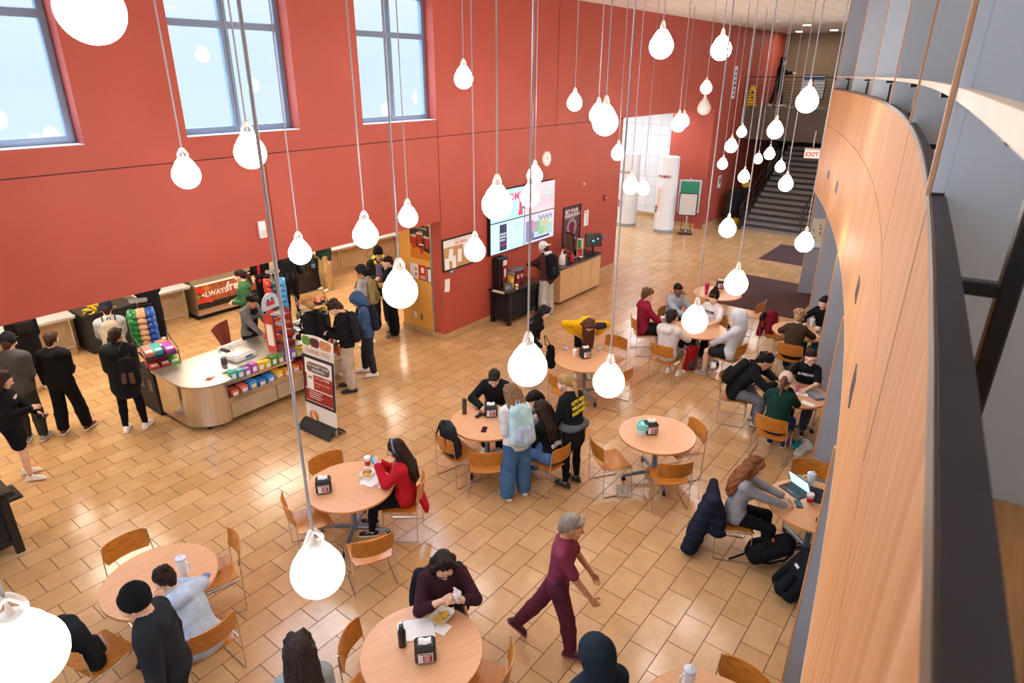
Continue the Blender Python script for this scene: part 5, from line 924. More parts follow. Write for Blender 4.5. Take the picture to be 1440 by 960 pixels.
# ================================================================ PEOPLE ENGINE
V3=lambda *a: np.array(a,float)
def rx(d): c,s=math.cos(R(d)),math.sin(R(d)); return np.array([[1,0,0],[0,c,-s],[0,s,c]])
def ry(d): c,s=math.cos(R(d)),math.sin(R(d)); return np.array([[c,0,s],[0,1,0],[-s,0,c]])
def rzz(d): c,s=math.cos(R(d)),math.sin(R(d)); return np.array([[c,-s,0],[s,c,0],[0,0,1]])
class Pr:
    """tapered rounded limb a->b; flattened by q along s (and q2 along s2)"""
    def __init__(p,a,b,ra,rb=None,m=0,k=.02,s=None,q=1.,s2=None,q2=1.,cut=False):
        p.a=np.array(a,float); p.b=np.array(b,float); p.ra=ra; p.rb=ra if rb is None else rb; p.m=m; p.k=k; p.cut=cut
        p.w=[]
        for v,f in((s,q),(s2,q2)):
            if v is not None and f!=1.: v=np.array(v,float); p.w.append((v/np.linalg.norm(v),f))
    def d(p,X):
        Y=X-p.a; b=p.b-p.a; mn=1.
        for v,f in p.w:
            Y=Y+((1/f-1)*(Y@v))[...,None]*v; b=b+(1/f-1)*(b@v)*v; mn=min(mn,f)
        L=b@b
        if L<1e-10: return (np.sqrt((Y*Y).sum(-1))-p.ra)*mn
        t=np.clip(Y@b/L,0,1); Z=Y-t[...,None]*b
        return (np.sqrt((Z*Z).sum(-1))-(p.ra+(p.rb-p.ra)*t))*mn
    def bb(p):
        r=max(p.ra,p.rb)*max([1]+[f for _,f in p.w]); return np.minimum(p.a,p.b)-r,np.maximum(p.a,p.b)+r
def surf(prs,h,bump=None):
    lo=np.min([p.bb()[0] for p in prs if not p.cut],0)-2.5*h; hi=np.max([p.bb()[1] for p in prs if not p.cut],0)+2.5*h
    n=np.ceil((hi-lo)/h).astype(int)+1
    D=np.full(n,.5,np.float32)
    ax=[lo[i]+h*np.arange(n[i]) for i in range(3)]
    for p in prs:
        l,u=p.bb(); pad=p.k+3*h; i0=np.maximum(((l-pad-lo)/h).astype(int),0); i1=np.minimum(((u+pad-lo)/h).astype(int)+2,n)
        sl=tuple(slice(i0[i],i1[i]) for i in range(3))
        X=np.stack(np.meshgrid(*[ax[i][sl[i]] for i in range(3)],indexing='ij'),-1); d=p.d(X); o=D[sl]
        if p.cut: D[sl]=np.maximum(o,-d)
        else:
            k=max(p.k,1e-4); g=np.maximum(k-np.abs(o-d),0)/k; D[sl]=np.minimum(o,d)-g*g*k*.25
    if bump is not None:
        X=np.stack(np.meshgrid(*ax,indexing='ij'),-1); near=np.abs(D)<.05; D[near]+=bump(X[near])
    ins=D<0; c=np.zeros(tuple(n-1),int)
    for dx in(0,1):
        for dy in(0,1):
            for dz in(0,1): c+=ins[dx:n[0]-1+dx,dy:n[1]-1+dy,dz:n[2]-1+dz]
    mix=(c>0)&(c<8); ix=np.full(tuple(n-1),-1,int); I=np.argwhere(mix); ix[mix]=np.arange(len(I))
    pos=np.zeros((len(I),3)); cnt=np.zeros(len(I))
    cr=[(a,b,e) for a in(0,1) for b in(0,1) for e in(0,1)]
    for a in cr:
        for ax_ in range(3):
            if a[ax_]==0:
                b=list(a); b[ax_]=1
                da=D[I[:,0]+a[0],I[:,1]+a[1],I[:,2]+a[2]]; db=D[I[:,0]+b[0],I[:,1]+b[1],I[:,2]+b[2]]
                s=(da<0)!=(db<0); t=np.where(s,da/np.where(s,da-db,1),0)
                for j in range(3): pos[:,j]+=np.where(s,a[j]+(t if j==ax_ else 0),0)
                cnt+=s
    V=lo+h*(I+pos/np.maximum(cnt,1)[:,None]); F=[]
    for a in range(3):
        o=[i for i in range(3) if i!=a]
        S=[slice(None)]*3; S2=[slice(None)]*3; S[a]=slice(0,-1); S2[a]=slice(1,None)
        A=ins[tuple(S)]; B=ins[tuple(S2)]; E=np.argwhere(A!=B)
        E=E[(E[:,o[0]]>0)&(E[:,o[1]]>0)&(E[:,o[0]]<n[o[0]]-1)&(E[:,o[1]]<n[o[1]]-1)]
        if not len(E): continue
        q=[]
        for u,w in((-1,-1),(0,-1),(0,0),(-1,0)):
            K=E.copy(); K[:,o[0]]+=u; K[:,o[1]]+=w; q.append(ix[K[:,0],K[:,1],K[:,2]])
        Q=np.stack(q,1); fl=A[tuple(E.T)]
        if a==1: fl=~fl
        Q[~fl]=Q[~fl][:,::-1]; F.append(Q)
    F=np.concatenate(F); F=F[(F>=0).all(1)]
    cen=V[F].mean(1); best=np.full(len(F),1e9); mi=np.zeros(len(F),int)
    for p in prs:
        if p.cut: continue
        d=p.d(cen); w=d<best; best[w]=d[w]; mi[w]=p.m
    return V,F,mi
def npmesh(name,V,F,mi,mats,parent=None):
    me=bpy.data.meshes.new(name); me.vertices.add(len(V)); me.vertices.foreach_set('co',np.asarray(V,np.float32).ravel())
    me.loops.add(F.size); me.loops.foreach_set('vertex_index',F.ravel().astype(np.int32)); me.polygons.add(len(F)); me.polygons.foreach_set('loop_start',np.arange(0,F.size,4,dtype=np.int32)); me.polygons.foreach_set('loop_total',np.full(len(F),4,np.int32))
    for m in mats: me.materials.append(m)
    me.polygons.foreach_set('material_index',mi.astype(np.int32)); me.polygons.foreach_set('use_smooth',np.ones(len(F),bool)); me.update(calc_edges=True); me.validate()
    o=bpy.data.objects.new(name,me); COL.objects.link(o)
    if parent: o.parent=parent
    return o
def soft(name,prs,h,mats,parent=None,bump=None): return npmesh(name,*surf(prs,h,bump),mats,parent)
X_,Y_,Z_=V3(1,0,0),V3(0,1,0),V3(0,0,1)
# head template, origin mid skull, face +Y; materials 0 skin 1 eye 2 brow 3 lips
def head_tpl(f):
    j=.9 if f else 1.; P=[Pr((0,-.018,.035),(0,-.005,.04),.088,.083,0,.03,X_,.87),Pr((0,.012,.0),(0,.042,-.07*j),.070,.043*j,0,.03,X_,.92),Pr((0,.052,-.092*j),(0,.056,-.094*j),.022,.022,0,.025),
        Pr((0,.083,.012),(0,.102,-.022),.009,.013,0,.012),Pr((-.014,.092,-.026),(.014,.092,-.026),.008,.008,0,.008),Pr((-.045,.058,-.012),(.045,.058,-.012),.026,.026,0,.02),
        Pr((-.038,.072,.028),(.038,.072,.028),.016,.016,0,.015)]
    for s in(-1,1):
        P+=[Pr((s*.077,-.012,.012),(s*.079,-.008,-.022),.016,.010,0,.006,X_,.45),Pr((s*.027,.0815,.007),(s*.037,.0795,.007),.0092,.0085,4,.003),Pr((s*.031,.0885,.0065),(s*.0315,.0885,.0065),.0048,None,1,.001),Pr((s*.017,.0905,.0265),(s*.047,.0805,.027),.0038,.003,2,.001),Pr((s*.02,.084,.015),(s*.043,.078,.0145),.0045,.004,0,.003)]
    P+=[Pr((-.016,.083,-.054),(.016,.083,-.054),.0075,.0075,3,.004),Pr((0,-.03,-.05),(0,-.035,-.14),.052 if not f else .046,.054 if not f else .047,0,.02)]
    return surf(P,.0048)
HEADS=[head_tpl(0),head_tpl(1)]
# right hand template: wrist at origin, fingers +Y, back of the hand +Z, thumb on -X
def hand_tpl(c,sp=1.):
    P=[Pr((0,-.02,0),(0,.012,0),.024,.026,0,.01,Z_,.8),Pr((-.016,.03,0),(-.02,.082,0),.022,.018,0,.015,Z_,.75),Pr((.014,.03,0),(.018,.078,0),.022,.017,0,.015,Z_,.75)]
    for i,(x,l) in enumerate(((-.031,.07),(-.0105,.08),(.0105,.075),(.030,.058))):
        b=V3(x,.088-.006*abs(i-1.2),.002); a=0; d=l*.42
        ang=[c*.75,c*1.1,c*.8]; pts=[b]; yaw=(i-1.5)*.05*sp
        for k,(aa,ll) in enumerate(zip(ang,(.45,.32,.25))):
            a+=aa; pts.append(pts[-1]+l*ll*V3(math.sin(yaw)*math.cos(R(a)),math.cos(R(a)),-math.sin(R(a))))
        for k in range(3): P.append(Pr(pts[k],pts[k+1],.0090-.0008*k,.0084-.0008*k,0,.003))
    t0=V3(-.026,.026,-.006); t1=t0+V3(-.030,.026,-.008-.0003*c); t2=t1+V3(-.008+.0002*c,.03,-.006-.0002*c)
    P+=[Pr(t0,t1,.0135,.0115,0,.006),Pr(t1,t2,.0108,.0085,0,.003)]
    return surf(P,.0045)
HANDS={'relax':hand_tpl(22),'grip':hand_tpl(62),'flat':hand_tpl(7)}
def shoe_tpl(kind):
    hi=.11 if kind=='boot' else .07
    P=[Pr((0,-.055,.012),(0,.165,.012),.042,.045,1,.004,Z_,.35),Pr((0,-.045,.045),(0,.02,.055),.037,.036,0,.02),Pr((0,.02,.05),(0,.15,.032),.037,.034,0,.02,Z_,.75),Pr((0,-.03,.05),(0,-.03,hi),.036,.034,0,.01),
       Pr((-.022,.06,.068),(.022,.06,.068),.007,.007,2,.003),Pr((-.022,.09,.06),(.022,.09,.06),.007,.007,2,.003)]
    return surf(P,.0075)
SHOES={'low':shoe_tpl('low'),'boot':shoe_tpl('boot')}
def ik(a,c,l1,l2,pole):
    v=c-a; d=np.linalg.norm(v); L=min(max(d,abs(l1-l2)+.01),l1+l2-.002)
    u=v/max(d,1e-6); c=a+u*L; x=(l1*l1-l2*l2+L*L)/(2*L); y=math.sqrt(max(l1*l1-x*x,0)); p=pole-u*(pole@u); p/=max(np.linalg.norm(p),1e-6)
    return a+u*x+p*y,c
def nz(v): return v/max(np.linalg.norm(v),1e-9)
SKINS={'light':'#e3b597','fair':'#ecc3a8','tan':'#c68c66','brown':'#8a5a3c','olive':'#d2a27c'}
def skin(k): return mat('skin_'+k,SKINS[k],.55,spec=.3,noise=.05,nscale=12)
def hairm(c): return mat('hair_'+c.strip('#'),c,.6,spec=.2,noise=.4,nscale=60,stretch=(1,1,.12),bump=.5,bscale=90)
EYE=plas('#2a201c',.2)
HP={'side':(.30,.03,.83,(.4,-.8,0)),'pocket':(.23,.12,.98,(.9,-.8,0)),'phone':(.09,.30,1.16,(.35,-.5,-.8)),'belly':(.09,.24,1.08,(.35,-.9,-.5)),'strap':(.12,.15,1.28,(.5,-.2,-1)),
    'table':(.17,.40,.785,(.9,-.2,-.3)),'tablein':(.06,.42,.80,(1.,.0,-.4)),'lap':(.11,.33,.63,(.9,-.4,-.2)),'chin':(.06,.30,1.02,(.6,.2,-1)),'hip':(.20,-.04,1.02,(1,-.6,0)),'sidesit':(.26,.1,.55,(.5,-.8,0))}
PEOPLE={}
ADJ={'girl':(0,-.2),'cashier':(-.25,-.2),'beaniebeard':(-.2,-.25),'whitecap':(-.3,-.1),'longhair':(-.13,.19),'blonde':(-.1,-.1),'blur':(.15,-.07),'walker':(-.25,.05),'paleblue':(-.05,-.12)}
def person(key,label,pos,ang,h=1.72,f=0,sit=None,lean=4,side=0,twist=0,head=(0,8,0),rh='side',lh='side',rf=None,lf=None,hair=('short','#2b1f18'),sk='light',
           top=('#222326','hoodie'),bot=('#1b1b1e','pants'),shoes=('#e8e6e2','#f4f3f0','low'),sock=None,hood=None,hem=None,sleeve=1.,res=.0105,group=None,hands=('relax','relax'),drop=0,fwd=0,hips=1.,legs=True,accent=None,face_z=None):
    pos=(pos[0]+ADJ.get(key,(0,0))[0],pos[1]+ADJ.get(key,(0,0))[1]); s=h/1.75; T=thing('person',label,'person',(pos[0],pos[1],0),R(ang-90),group)
    tc,tk=top; bc,bk=bot; ta={'tee':.012,'sweater':.022,'hoodie':.03,'jacket':.034,'puffer':.055,'slim':.008}[tk]*s; ba={'pants':.022,'slim':.010,'wide':.034,'shorts':.026,'leggings':.006,'sweats':.028}[bk]*s
    mats=[skin(sk),fab(tc),fab(bc),fab(sock or '#e9e7e3'),fab(accent or tc),EYE,hairm(hair[1]),mat('lips_'+sk,{'light':'#b9766a','fair':'#c27f74','tan':'#9c5f50','brown':'#6b3d33','olive':'#aa6d5c'}[sk],.5),plas('#ded6d0',.3)]
    hz=(sit+.115 if sit is not None else (.95-drop)*s)
    P0=V3(0,-.06+fwd if sit is not None else fwd,hz); Rl=rzz(twist)@ry(side*.5)@rx(-lean*.55); Ru=rzz(twist)@ry(side)@rx(-lean)
    Wp=P0+Rl@V3(0,0,.14*s); sh=(.155 if f else .178)*s
    C=lambda x,y,z: Wp+Ru@V3(x*s,y*s,z*s)
    N=C(0,-.012,.375); fy=Ru@Y_; fx=Ru@X_; fz=Ru@Z_
    hy,hp,hr=head; Rh=rzz(twist+hy)@ry(side*.4+hr)@rx(-(lean*.35+hp)); Hc=N+ (Ru@V3(0,.012,.075)+Rh@V3(0,.022,.085))*s
    B=[]; ch=.15 if f else .168
    B+=[Pr(P0+V3(0,0,-.02)-.04*s*X_,P0+V3(0,0,-.02)+.04*s*X_,(.135 if f else .122)*s*hips+ba*.6,None,2,.05,Y_,.80),
        Pr(P0+V3(0,0,.04),Wp,(.145 if f else .135)*s+ta,(.122 if f else .132)*s+ta,1,.04,fy,.72),
        Pr(Wp,C(0,.0,.22),(.120 if f else .132)*s+ta,ch*s+ta,1,.05,fy,.68),Pr(C(0,0,.2),C(0,-.01,.27),ch*s+ta,ch*.86*s+ta,1,.05,fy,.62),
        Pr(C(-sh/s*.86,-.012,.325),C(sh/s*.86,-.012,.325),.056*s+ta*.8,None,1,.05),
        Pr(C(0,-.012,.33),N+.0*fz,.068*s+ta*.6,.058*s+ta*.4,1,.04),Pr(N-fz*.02,Hc+Rh@V3(0,-.035,-.08)*s,.052*s if not f else .046*s,.05*s if not f else .044*s,0,.015)]
    if f: B+=[Pr(C(x,.085,.20),C(x,.09,.195),.058*s+ta*.7,None,1,.03) for x in(-.068,.068)]
    if hem:   # skirt of a long garment down to height hem
        z=hem if sit is None else max(hem,sit+.02); B.append(Pr(P0+V3(0,0,.03),V3(P0[0],P0[1]-.01,z+.06),.15*s+ta,.165*s+ta,1,.03,Y_,.74))
    elif tk in('hoodie','jacket','puffer','sweater'): B.append(Pr(P0+Rl@V3(-.03,0,.0),P0+Rl@V3(.03,0,.0),.138*s+ta,None,1,.03,Y_,.78))
    hk=1.25 if tk=='puffer' else 1.05
    if hood=='down': B+=[Pr(C(-.08,-.08,.37),C(.08,-.08,.37),.052*s*hk,None,1,.03),Pr(C(-.05,-.11,.31),C(.05,-.11,.31),.06*s*hk,None,1,.03),Pr(C(-.085,-.03,.385),C(-.05,.05,.36),.035*s,.025*s,1,.02),Pr(C(.085,-.03,.385),C(.05,.05,.36),.035*s,.025*s,1,.02)]
    if tk in('puffer','jacket') : B+=[Pr(C(-.05,-.03,.385),C(.05,-.03,.385),.062*s,None,1,.02)]
    info=dict(T=T,s=s,C=C,Ru=Ru,Hc=Hc,Rh=Rh,ta=ta,P0=P0,hands=[])
    HV=[]
    for sd,hh,hk in((1,rh,hands[0]),(-1,lh,hands[1])):
        S=C(sd*sh/s,-.012,.315); e=HP[hh] if isinstance(hh,str) else hh
        tgt=V3(sd*e[0] if isinstance(hh,str) else e[0],e[1],e[2]*(s if sit is None else 1)); pole=e[3] if len(e)>3 else (.6,-.6,-.6)
        pole=V3(sd*abs(pole[0]),pole[1],pole[2])
        E,Wr=ik(S,tgt,.285*s,.25*s,pole); av=ta*.85
        # sleeve covers fraction of the arm
        if sleeve>=.95: B+=[Pr(S,E,.050*s+av,.042*s+av,1,.02),Pr(E,Wr+(E-Wr)*.03,.043*s+av*.9,.033*s+av*.75,1,.012)]
        elif sleeve>.5: m_=E+(Wr-E)*(sleeve-.5)*2; B+=[Pr(S,E,.050*s+av,.042*s+av,1,.02),Pr(E,m_,.043*s+av*.9,.037*s+av,1,.012),Pr(m_,Wr,.036*s,.026*s,0,.004)]
        elif sleeve>.02: m_=S+(E-S)*sleeve*1.7; B+=[Pr(S,m_,.052*s+av,.052*s+av,1,.02),Pr(m_,E,.043*s,.037*s,0,.004),Pr(E,Wr,.038*s,.026*s,0,.012)]
        fd=nz(Wr-E); up=nz(sd*.75*X_+.75*Z_+.1*Y_) if fd[2]>-.6 else nz(sd*X_+.2*Y_)
        zz=nz(up-fd*(up@fd)); xx=np.cross(fd,zz); M=np.stack([xx,fd,zz],1)*s*(.92 if f else 1.)
        hv,hf,_=HANDS[hk]; hv=hv.copy()
        if sd<0: hv[:,0]*=-1; hf=hf[:,::-1]
        HV.append((hv@M.T+Wr,hf)); info['hands'].append((Wr,fd,zz,xx))
    th,sn=.425*s,.41*s
    FT=[]
    if legs:
      for sd,ft in((1,rf),(-1,lf)):
        hj=P0+V3(sd*.088*s*hips,0,-.02*s)
        d=ft if ft is not None else ((sd*.11,.36,0,6) if sit is not None else (sd*.115,.0,0,8)); yaw=(d[3] if len(d)>3 else 6)*-sd; pit=d[4] if len(d)>4 else 0
        A=V3(d[0],d[1],d[2]+.085*s)
        K,A=ik(hj,A,th,sn,V3(sd*.18,1.,.25)); lg={'pants':.01,'wide':.035,'sweats':.02}.get(bk,0)*s
        hr_=.082*s*hips if f else .08*s
        if bk in('shorts',):
            m_=hj+(K-hj)*.72; B+=[Pr(hj,m_,hr_+ba,.072*s+ba,2,.03),Pr(m_,K,.066*s,.05*s,0,.004),Pr(K,K+(A-K)*.3,.05*s,.054*s,0,.02),Pr(K+(A-K)*.3,A,.054*s,.034*s,0,.02)]
            if sock: B.append(Pr(A+(K-A)*.22,A,.040*s,.038*s,3,.004))
        else:
            B+=[Pr(hj,K,hr_+ba,.055*s+ba+lg*.5,2,.03),Pr(K,K+(A-K)*.35,.054*s+ba+lg*.5,.054*s+ba+lg*.7,2,.02),Pr(K+(A-K)*.35,A+(K-A)*.08,.054*s+ba+lg*.7,.036*s+ba+lg,2,.02)]
            B.append(Pr(A+(K-A)*.1,A-V3(0,0,.02),.037*s,.037*s,3 if sock else 0,.004))
        FT.append((A,yaw,pit,d))
    V,F,mi=surf(B,res)
    Vs,Fs,Ms=[V],[F],[mi]; off=len(V)
    hv,hf,hm=HEADS[f]; Vs.append(hv@(Rh.T*s*1.08)+Hc); Fs.append(hf+off); Ms.append(np.array([0,5,6,7,8])[hm]); off+=len(hv)
    for hv,hf in HV: Vs.append(hv); Fs.append(hf+off); Ms.append(np.zeros(len(hf),int)); off+=len(hv)
    npmesh('body',np.concatenate(Vs),np.concatenate(Fs),np.concatenate(Ms),mats,T)
    if shoes and legs:
        for A,yaw,pit,d in FT:
            v,fc,m=SHOES[shoes[2] if len(shoes)>2 else 'low']; M=rzz(yaw)@rx(pit); o=npmesh('shoe',((v-V3(0,0,.085))@M.T)*s*(.94 if f else 1.02)+A,fc,m,[plas(shoes[0],.6),plas(shoes[1],.6),plas(shoes[3] if len(shoes)>3 else shoes[1],.6)],T)
    info['hp']=lambda *p: Hc+Rh@(V3(*p)*s*1.08); hpt=info['hp']
    # hair
    s=s*1.08; st,hc=hair; Hm=[hairm(hc)]; hx=Rh@X_
    cap=[Pr(hpt(0,-.03,.045),hpt(0,-.014,.052),.097*s,.090*s,0,.02,hx,.89)]
    bump=lambda X:.0028*np.sin(X[:,0]*150+2.5*np.sin(X[:,1]*37)+2*np.sin(X[:,2]*23))
    rnd=random.Random(hash(key)%9999 if False else sum(map(ord,key)))
    H=None
    if st=='short': H=cap+[Pr(hpt(0,-.07,.0),hpt(0,-.075,-.04),.062*s,.045*s,0,.02,hx,1.0)]+[Pr(hpt(x,.062,.088),hpt(x*1.2,.07,.07),.026*s,.016*s,0,.015) for x in(-.035,0,.035)]
    if st=='none': pass
    if st=='messy' or st=='curly':
        H=cap+[Pr(hpt(0,-.07,.0),hpt(0,-.075,-.03),.062*s,.05*s,0,.02)]
        for _ in range(30 if st=='curly' else 18):
            a=rnd.uniform(0,2*PI); e=rnd.uniform(.15,1.4); rr=.104
            p=hpt(rr*.9*math.cos(a)*math.cos(e),-.02+rr*math.sin(a)*math.cos(e)*(1 if math.sin(a)<0 else .85),.05+rr*math.sin(e)*.85)
            H.append(Pr(p,p+Rh@V3(rnd.uniform(-.02,.02),rnd.uniform(-.02,.02),rnd.uniform(-.005,.02)),(rnd.uniform(.024,.034) if st=='curly' else rnd.uniform(.02,.028))*s,.014*s,0,.005))
    dn=nz(-Z_*.9-.25*fy*(1 if lean<40 else 0))
    if st in('long','wavy','longfront'):
        L=(.34 if st!='wavy' else .38)*s; H=cap+[]
        back=C(0,-.125-ta/s*.6,.30)
        for x in np.linspace(-.075,.075,5):
            p=hpt(x,-.075+.25*abs(x),.02); q=C(x*1.35,-.118-ta/s*.7+.3*abs(x),.25) if lean<40 else p-Z_*L; e=q+dn*(.16 if st!='wavy' else .14)*s
            H+=[Pr(p,q,.036*s,.036*s,0,.02),Pr(q,e,.036*s,.018*s,0,.02)]
        for sd in(-1,1):
            r0=hpt(sd*.04,.025,.118); p=hpt(sd*.08,-.005,.02); q=C(sd*.085,-.01,.36); H+=[Pr(r0,hpt(sd*.07,.03,.075),.022*s,.02*s,0,.02),Pr(hpt(sd*.07,.03,.075),p,.02*s,.024*s,0,.02),Pr(p,q,.026*s,.032*s,0,.02),Pr(q,C(sd*.10,.05+ta/s*.5,.24),.032*s,.016*s,0,.02)]
        if st=='wavy':
            bump=lambda X:.006*np.sin(X[:,2]*62+3*np.sin(X[:,0]*31)+2*np.sin(X[:,1]*27))+.004*np.sin(X[:,0]*130+X[:,2]*12)
    if st=='bob':
        H=cap+[Pr(hpt(x,-.07+.3*abs(x),.02),hpt(x*1.15,-.075+.35*abs(x),-.11),.04*s,.03*s,0,.02) for x in np.linspace(-.075,.075,5)]
        for sd in(-1,1): H+=[Pr(hpt(sd*.035,.025,.12),hpt(sd*.07,.035,.07),.024*s,.022*s,0,.02),Pr(hpt(sd*.07,.035,.07),hpt(sd*.085,.005,.0),.022*s,.028*s,0,.02),Pr(hpt(sd*.085,.005,.0),hpt(sd*.08,.0,-.15),.03*s,.02*s,0,.02)]
    if st=='pony':
        p=hpt(0,-.12,.045); q=p+dn*.10*s-fy*.03; H=cap+[Pr(hpt(0,-.07,.0),hpt(0,-.07,-.03),.058*s,.04*s,0,.02),Pr(p,p-fy*.01,.026*s,.024*s,0,.02),Pr(p,q,.026*s,.034*s,0,.015),Pr(q,q+dn*.15*s,.034*s,.012*s,0,.015)]
    if st=='bun': H=cap+[Pr(hpt(0,-.07,.0),hpt(0,-.07,-.03),.058*s,.04*s,0,.02),Pr(hpt(0,-.11,.10),hpt(0,-.115,.105),.036*s,None,0,.01)]
    if H is not None: soft('hair',H,.0085,Hm,T,bump)
    if hood=='up':
        Q=[Pr(hpt(0,-.035,.05),hpt(0,-.01,.05),.130*s,.122*s,0,.03,hx,.95),Pr(hpt(0,-.05,-.02),C(0,-.05,.36),.112*s,.09*s,0,.04),Pr(hpt(0,.105,.0),hpt(0,.2,-.02),.082*s,.09*s,0,.01,cut=True),Pr(hpt(0,.0,.0),hpt(0,.08,-.005),.080*s,.085*s,0,.01,cut=True)]
        soft('hood',Q,.0095,[fab(tc)],T)
    PEOPLE[key]=info; return info
def beanie(i,c,lab=None,pom=False,cuff=True):
    hp,s,T=i['hp'],i['s']*1.08,i['T']; hx=i['Rh']@X_
    Q=[Pr(hp(0,-.02,.055),hp(0,-.03,.075),.110*s,.100*s,0,.02,hx,.9),Pr(hp(0,-.04,.12),hp(0,-.055,.145),.05*s,.03*s,0,.03)]
    if pom: Q.append(Pr(hp(0,-.06,.17),hp(0,-.06,.172),.036*s,None,0,.005))
    cut=Pr(hp(0,.09,-.06),hp(0,-.02,-.075),.09*s,.09*s,cut=True); soft('beanie',Q+[cut],.0085,[fab(c)],T)
def ballcap(i,c,back=False):
    hp,s,T=i['hp'],i['s']*1.08,i['T']; hx=i['Rh']@X_; d=-1 if back else 1
    Q=[Pr(hp(0,-.02,.05),hp(0,-.012,.062),.110*s,.103*s,0,.02,hx,.9),Pr(hp(-.04,d*.10-.02,.058),hp(.04,d*.10-.02,.058),.055*s,None,0,.01,i['Rh']@Z_,.16),Pr(hp(0,.09,-.06),hp(0,-.09,-.06),.095*s,None,0,cut=True)]
    soft('cap',Q,.0085,[fab(c)],T)
def glasses(i,c='#1c1a1a'):
    hp,s,T=i['hp'],i['s']*1.08,i['T']; m=MB().m(plas(c,.3))
    for sd in(-1,1):
        m.tube([hp(sd*.033+.022*math.cos(a),.097,.007+.017*math.sin(a)) for a in np.linspace(0,2*PI,15)[:-1]],.0028,6,closed=True); m.tube([hp(sd*.055,.096,.01),hp(sd*.078,.04,.012),hp(sd*.08,-.01,.008)],.0026,6)
    m.tube([hp(-.011,.1,.012),hp(.011,.1,.012)],.0026,6); m.build('glasses',T)
def headphones(i,lab,c='#26292f'):
    hp,s,T=i['hp'],i['s']*1.08,i['T']; t=thing('headphones',lab,'headphones'); t.matrix_world=T.matrix_basis; t.location=T.location; t.rotation_euler=T.rotation_euler
    m=MB().m(plas('#6d8296',.3)); m.tube([hp(.098*math.cos(a),-.01,.02+.118*math.sin(a)) for a in np.linspace(0,PI,15)],.011*s,8); m.build('headband',t)
    for sd in(-1,1): m=MB().m(plas(c,.4)); hx=i['Rh']; p=hp(sd*.094,-.008,.0); m.lathe([(.02,-.016),(.038,-.012),(.04,.008),(.03,.016)],20,M=frame(p,hx@Y_,hx@Z_,hx@X_*1.)); m.build('ear_cup',t)
def backpack(label,mats_,M=None,i=None,off=0.,sc=1.,straps=True,group=None,pocket=True,logo=None,rot=None,loc=None,oneside=0,xo=0.,zo=0.):
    """worn (i) on a person, or set down with loc/rot"""
    t=thing('backpack',label,'backpack',group=group); c,c2=mats_
    if i is not None:
        T=i['T']; t.location=T.location; t.rotation_euler=T.rotation_euler; s=i['s']; D=.125+i['ta']/s+off
        g=lambda x,y,z: i['C'](x+xo,-y-D*.72,z+zo)
        Ru=i['Ru']
    else:
        s=1.; Ru=np.eye(3); g=lambda x,y,z: V3(x,-y,z)*sc; t.location=loc; t.rotation_euler=rot or (0,0,0)
    fy=Ru@Y_
    k=sc; Q=[Pr(g(-.085*k,.05,-.05*k),g(-.07*k,.045,.27*k),.075*k,.068*k,0,.03),Pr(g(.085*k,.05,-.05*k),g(.07*k,.045,.27*k),.075*k,.068*k,0,.03),Pr(g(0,.06,-.06*k),g(0,.05,.29*k),.088*k,.075*k,0,.04)]
    soft('main_bag',Q,.0105,[fab(c)],t)
    if pocket: soft('front_pocket',[Pr(g(-.06*k,.125,-.03*k),g(-.05*k,.122,.08*k),.04*k,None,0,.02),Pr(g(.06*k,.125,-.03*k),g(.05*k,.122,.08*k),.04*k,None,0,.02)],.0105,[fab(c2)],t)
    m=MB().m(fab(c2)); m.tube([g(-.025,.0,.335*k),g(-.02,.0,.385*k),g(.02,.0,.385*k),g(.025,.0,.335*k)],.008,6); m.build('grab_handle',t)
    if logo:
        L=MB().m(plas(logo[0])); cc=g(0,.131,.17*k); n=-(Ru@Y_); L.prism(rrect(.07,.032,.006),0,.004,M=frame(cc-n*.0,-(Ru@X_) if i is None or True else Ru@X_,Ru@Z_,n)); L.build('label_patch',t)
        if len(logo)>1: text(logo[1],.017,plas('#d8c8c8'),frame(cc+n*.0045,(Ru@X_),Ru@Z_,n),t)
    if straps and i is not None:
        for sd in((-1,1) if not oneside else (oneside,)):
            C=i['C']; a=i['ta']/s; m=MB().m(fab(c2)); pts=[C(sd*.085,-.10-a,.34),C(sd*.095,-.03,.395+a*.8),C(sd*.10,.075+a*.7,.33),C(sd*.115,.115+a,.2),C(sd*.15,.06+a,.1),C(sd*.135,-.09-a,.02)]
            q=[]
            for u in np.linspace(0,len(pts)-1.001,22): j=int(u); f_=u-j; q.append(pts[j]*(1-f_)+pts[j+1]*f_)
            m.tube(q,.017*s,6,flat=.5); m.build('strap',t)
    elif straps:
        for sd in(-1,1): m=MB().m(fab(c2)); m.tube([g(sd*.07*k,-.02,.3*k),g(sd*.085*k,-.07,.2*k),g(sd*.09*k,-.06,.05*k),g(sd*.07*k,-.015,-.06*k)],.014,6); m.build('strap',t)
    return t
def chest_text(i,lines,size,col,back=False,z0=.26,y=None,rot=0,x0=0):
    C,Ru,s=i['C'],i['Ru'],i['s']; sg=-1 if back else 1; a=i['ta']/s
    for k,l in enumerate(lines):
        zz=z0-k*size*1.15; p=C(x0,sg*((y if y is not None else .108+a*.68)),zz); Mx=frame(p,sg*-1*(Ru@X_)*(-1 if back else 1)*(1 if back else 1) if False else ((Ru@X_)*(1 if back else -1)),Ru@Z_,(Ru@Y_)*sg)
        if rot: Mx=Mx@Matrix.Rotation(R(rot),4,'Z')
        text(l,size,mat('print_'+col.strip('#'),col,.7),Mx,i['T'],'shirt_print',ext=.006,bold=.002)
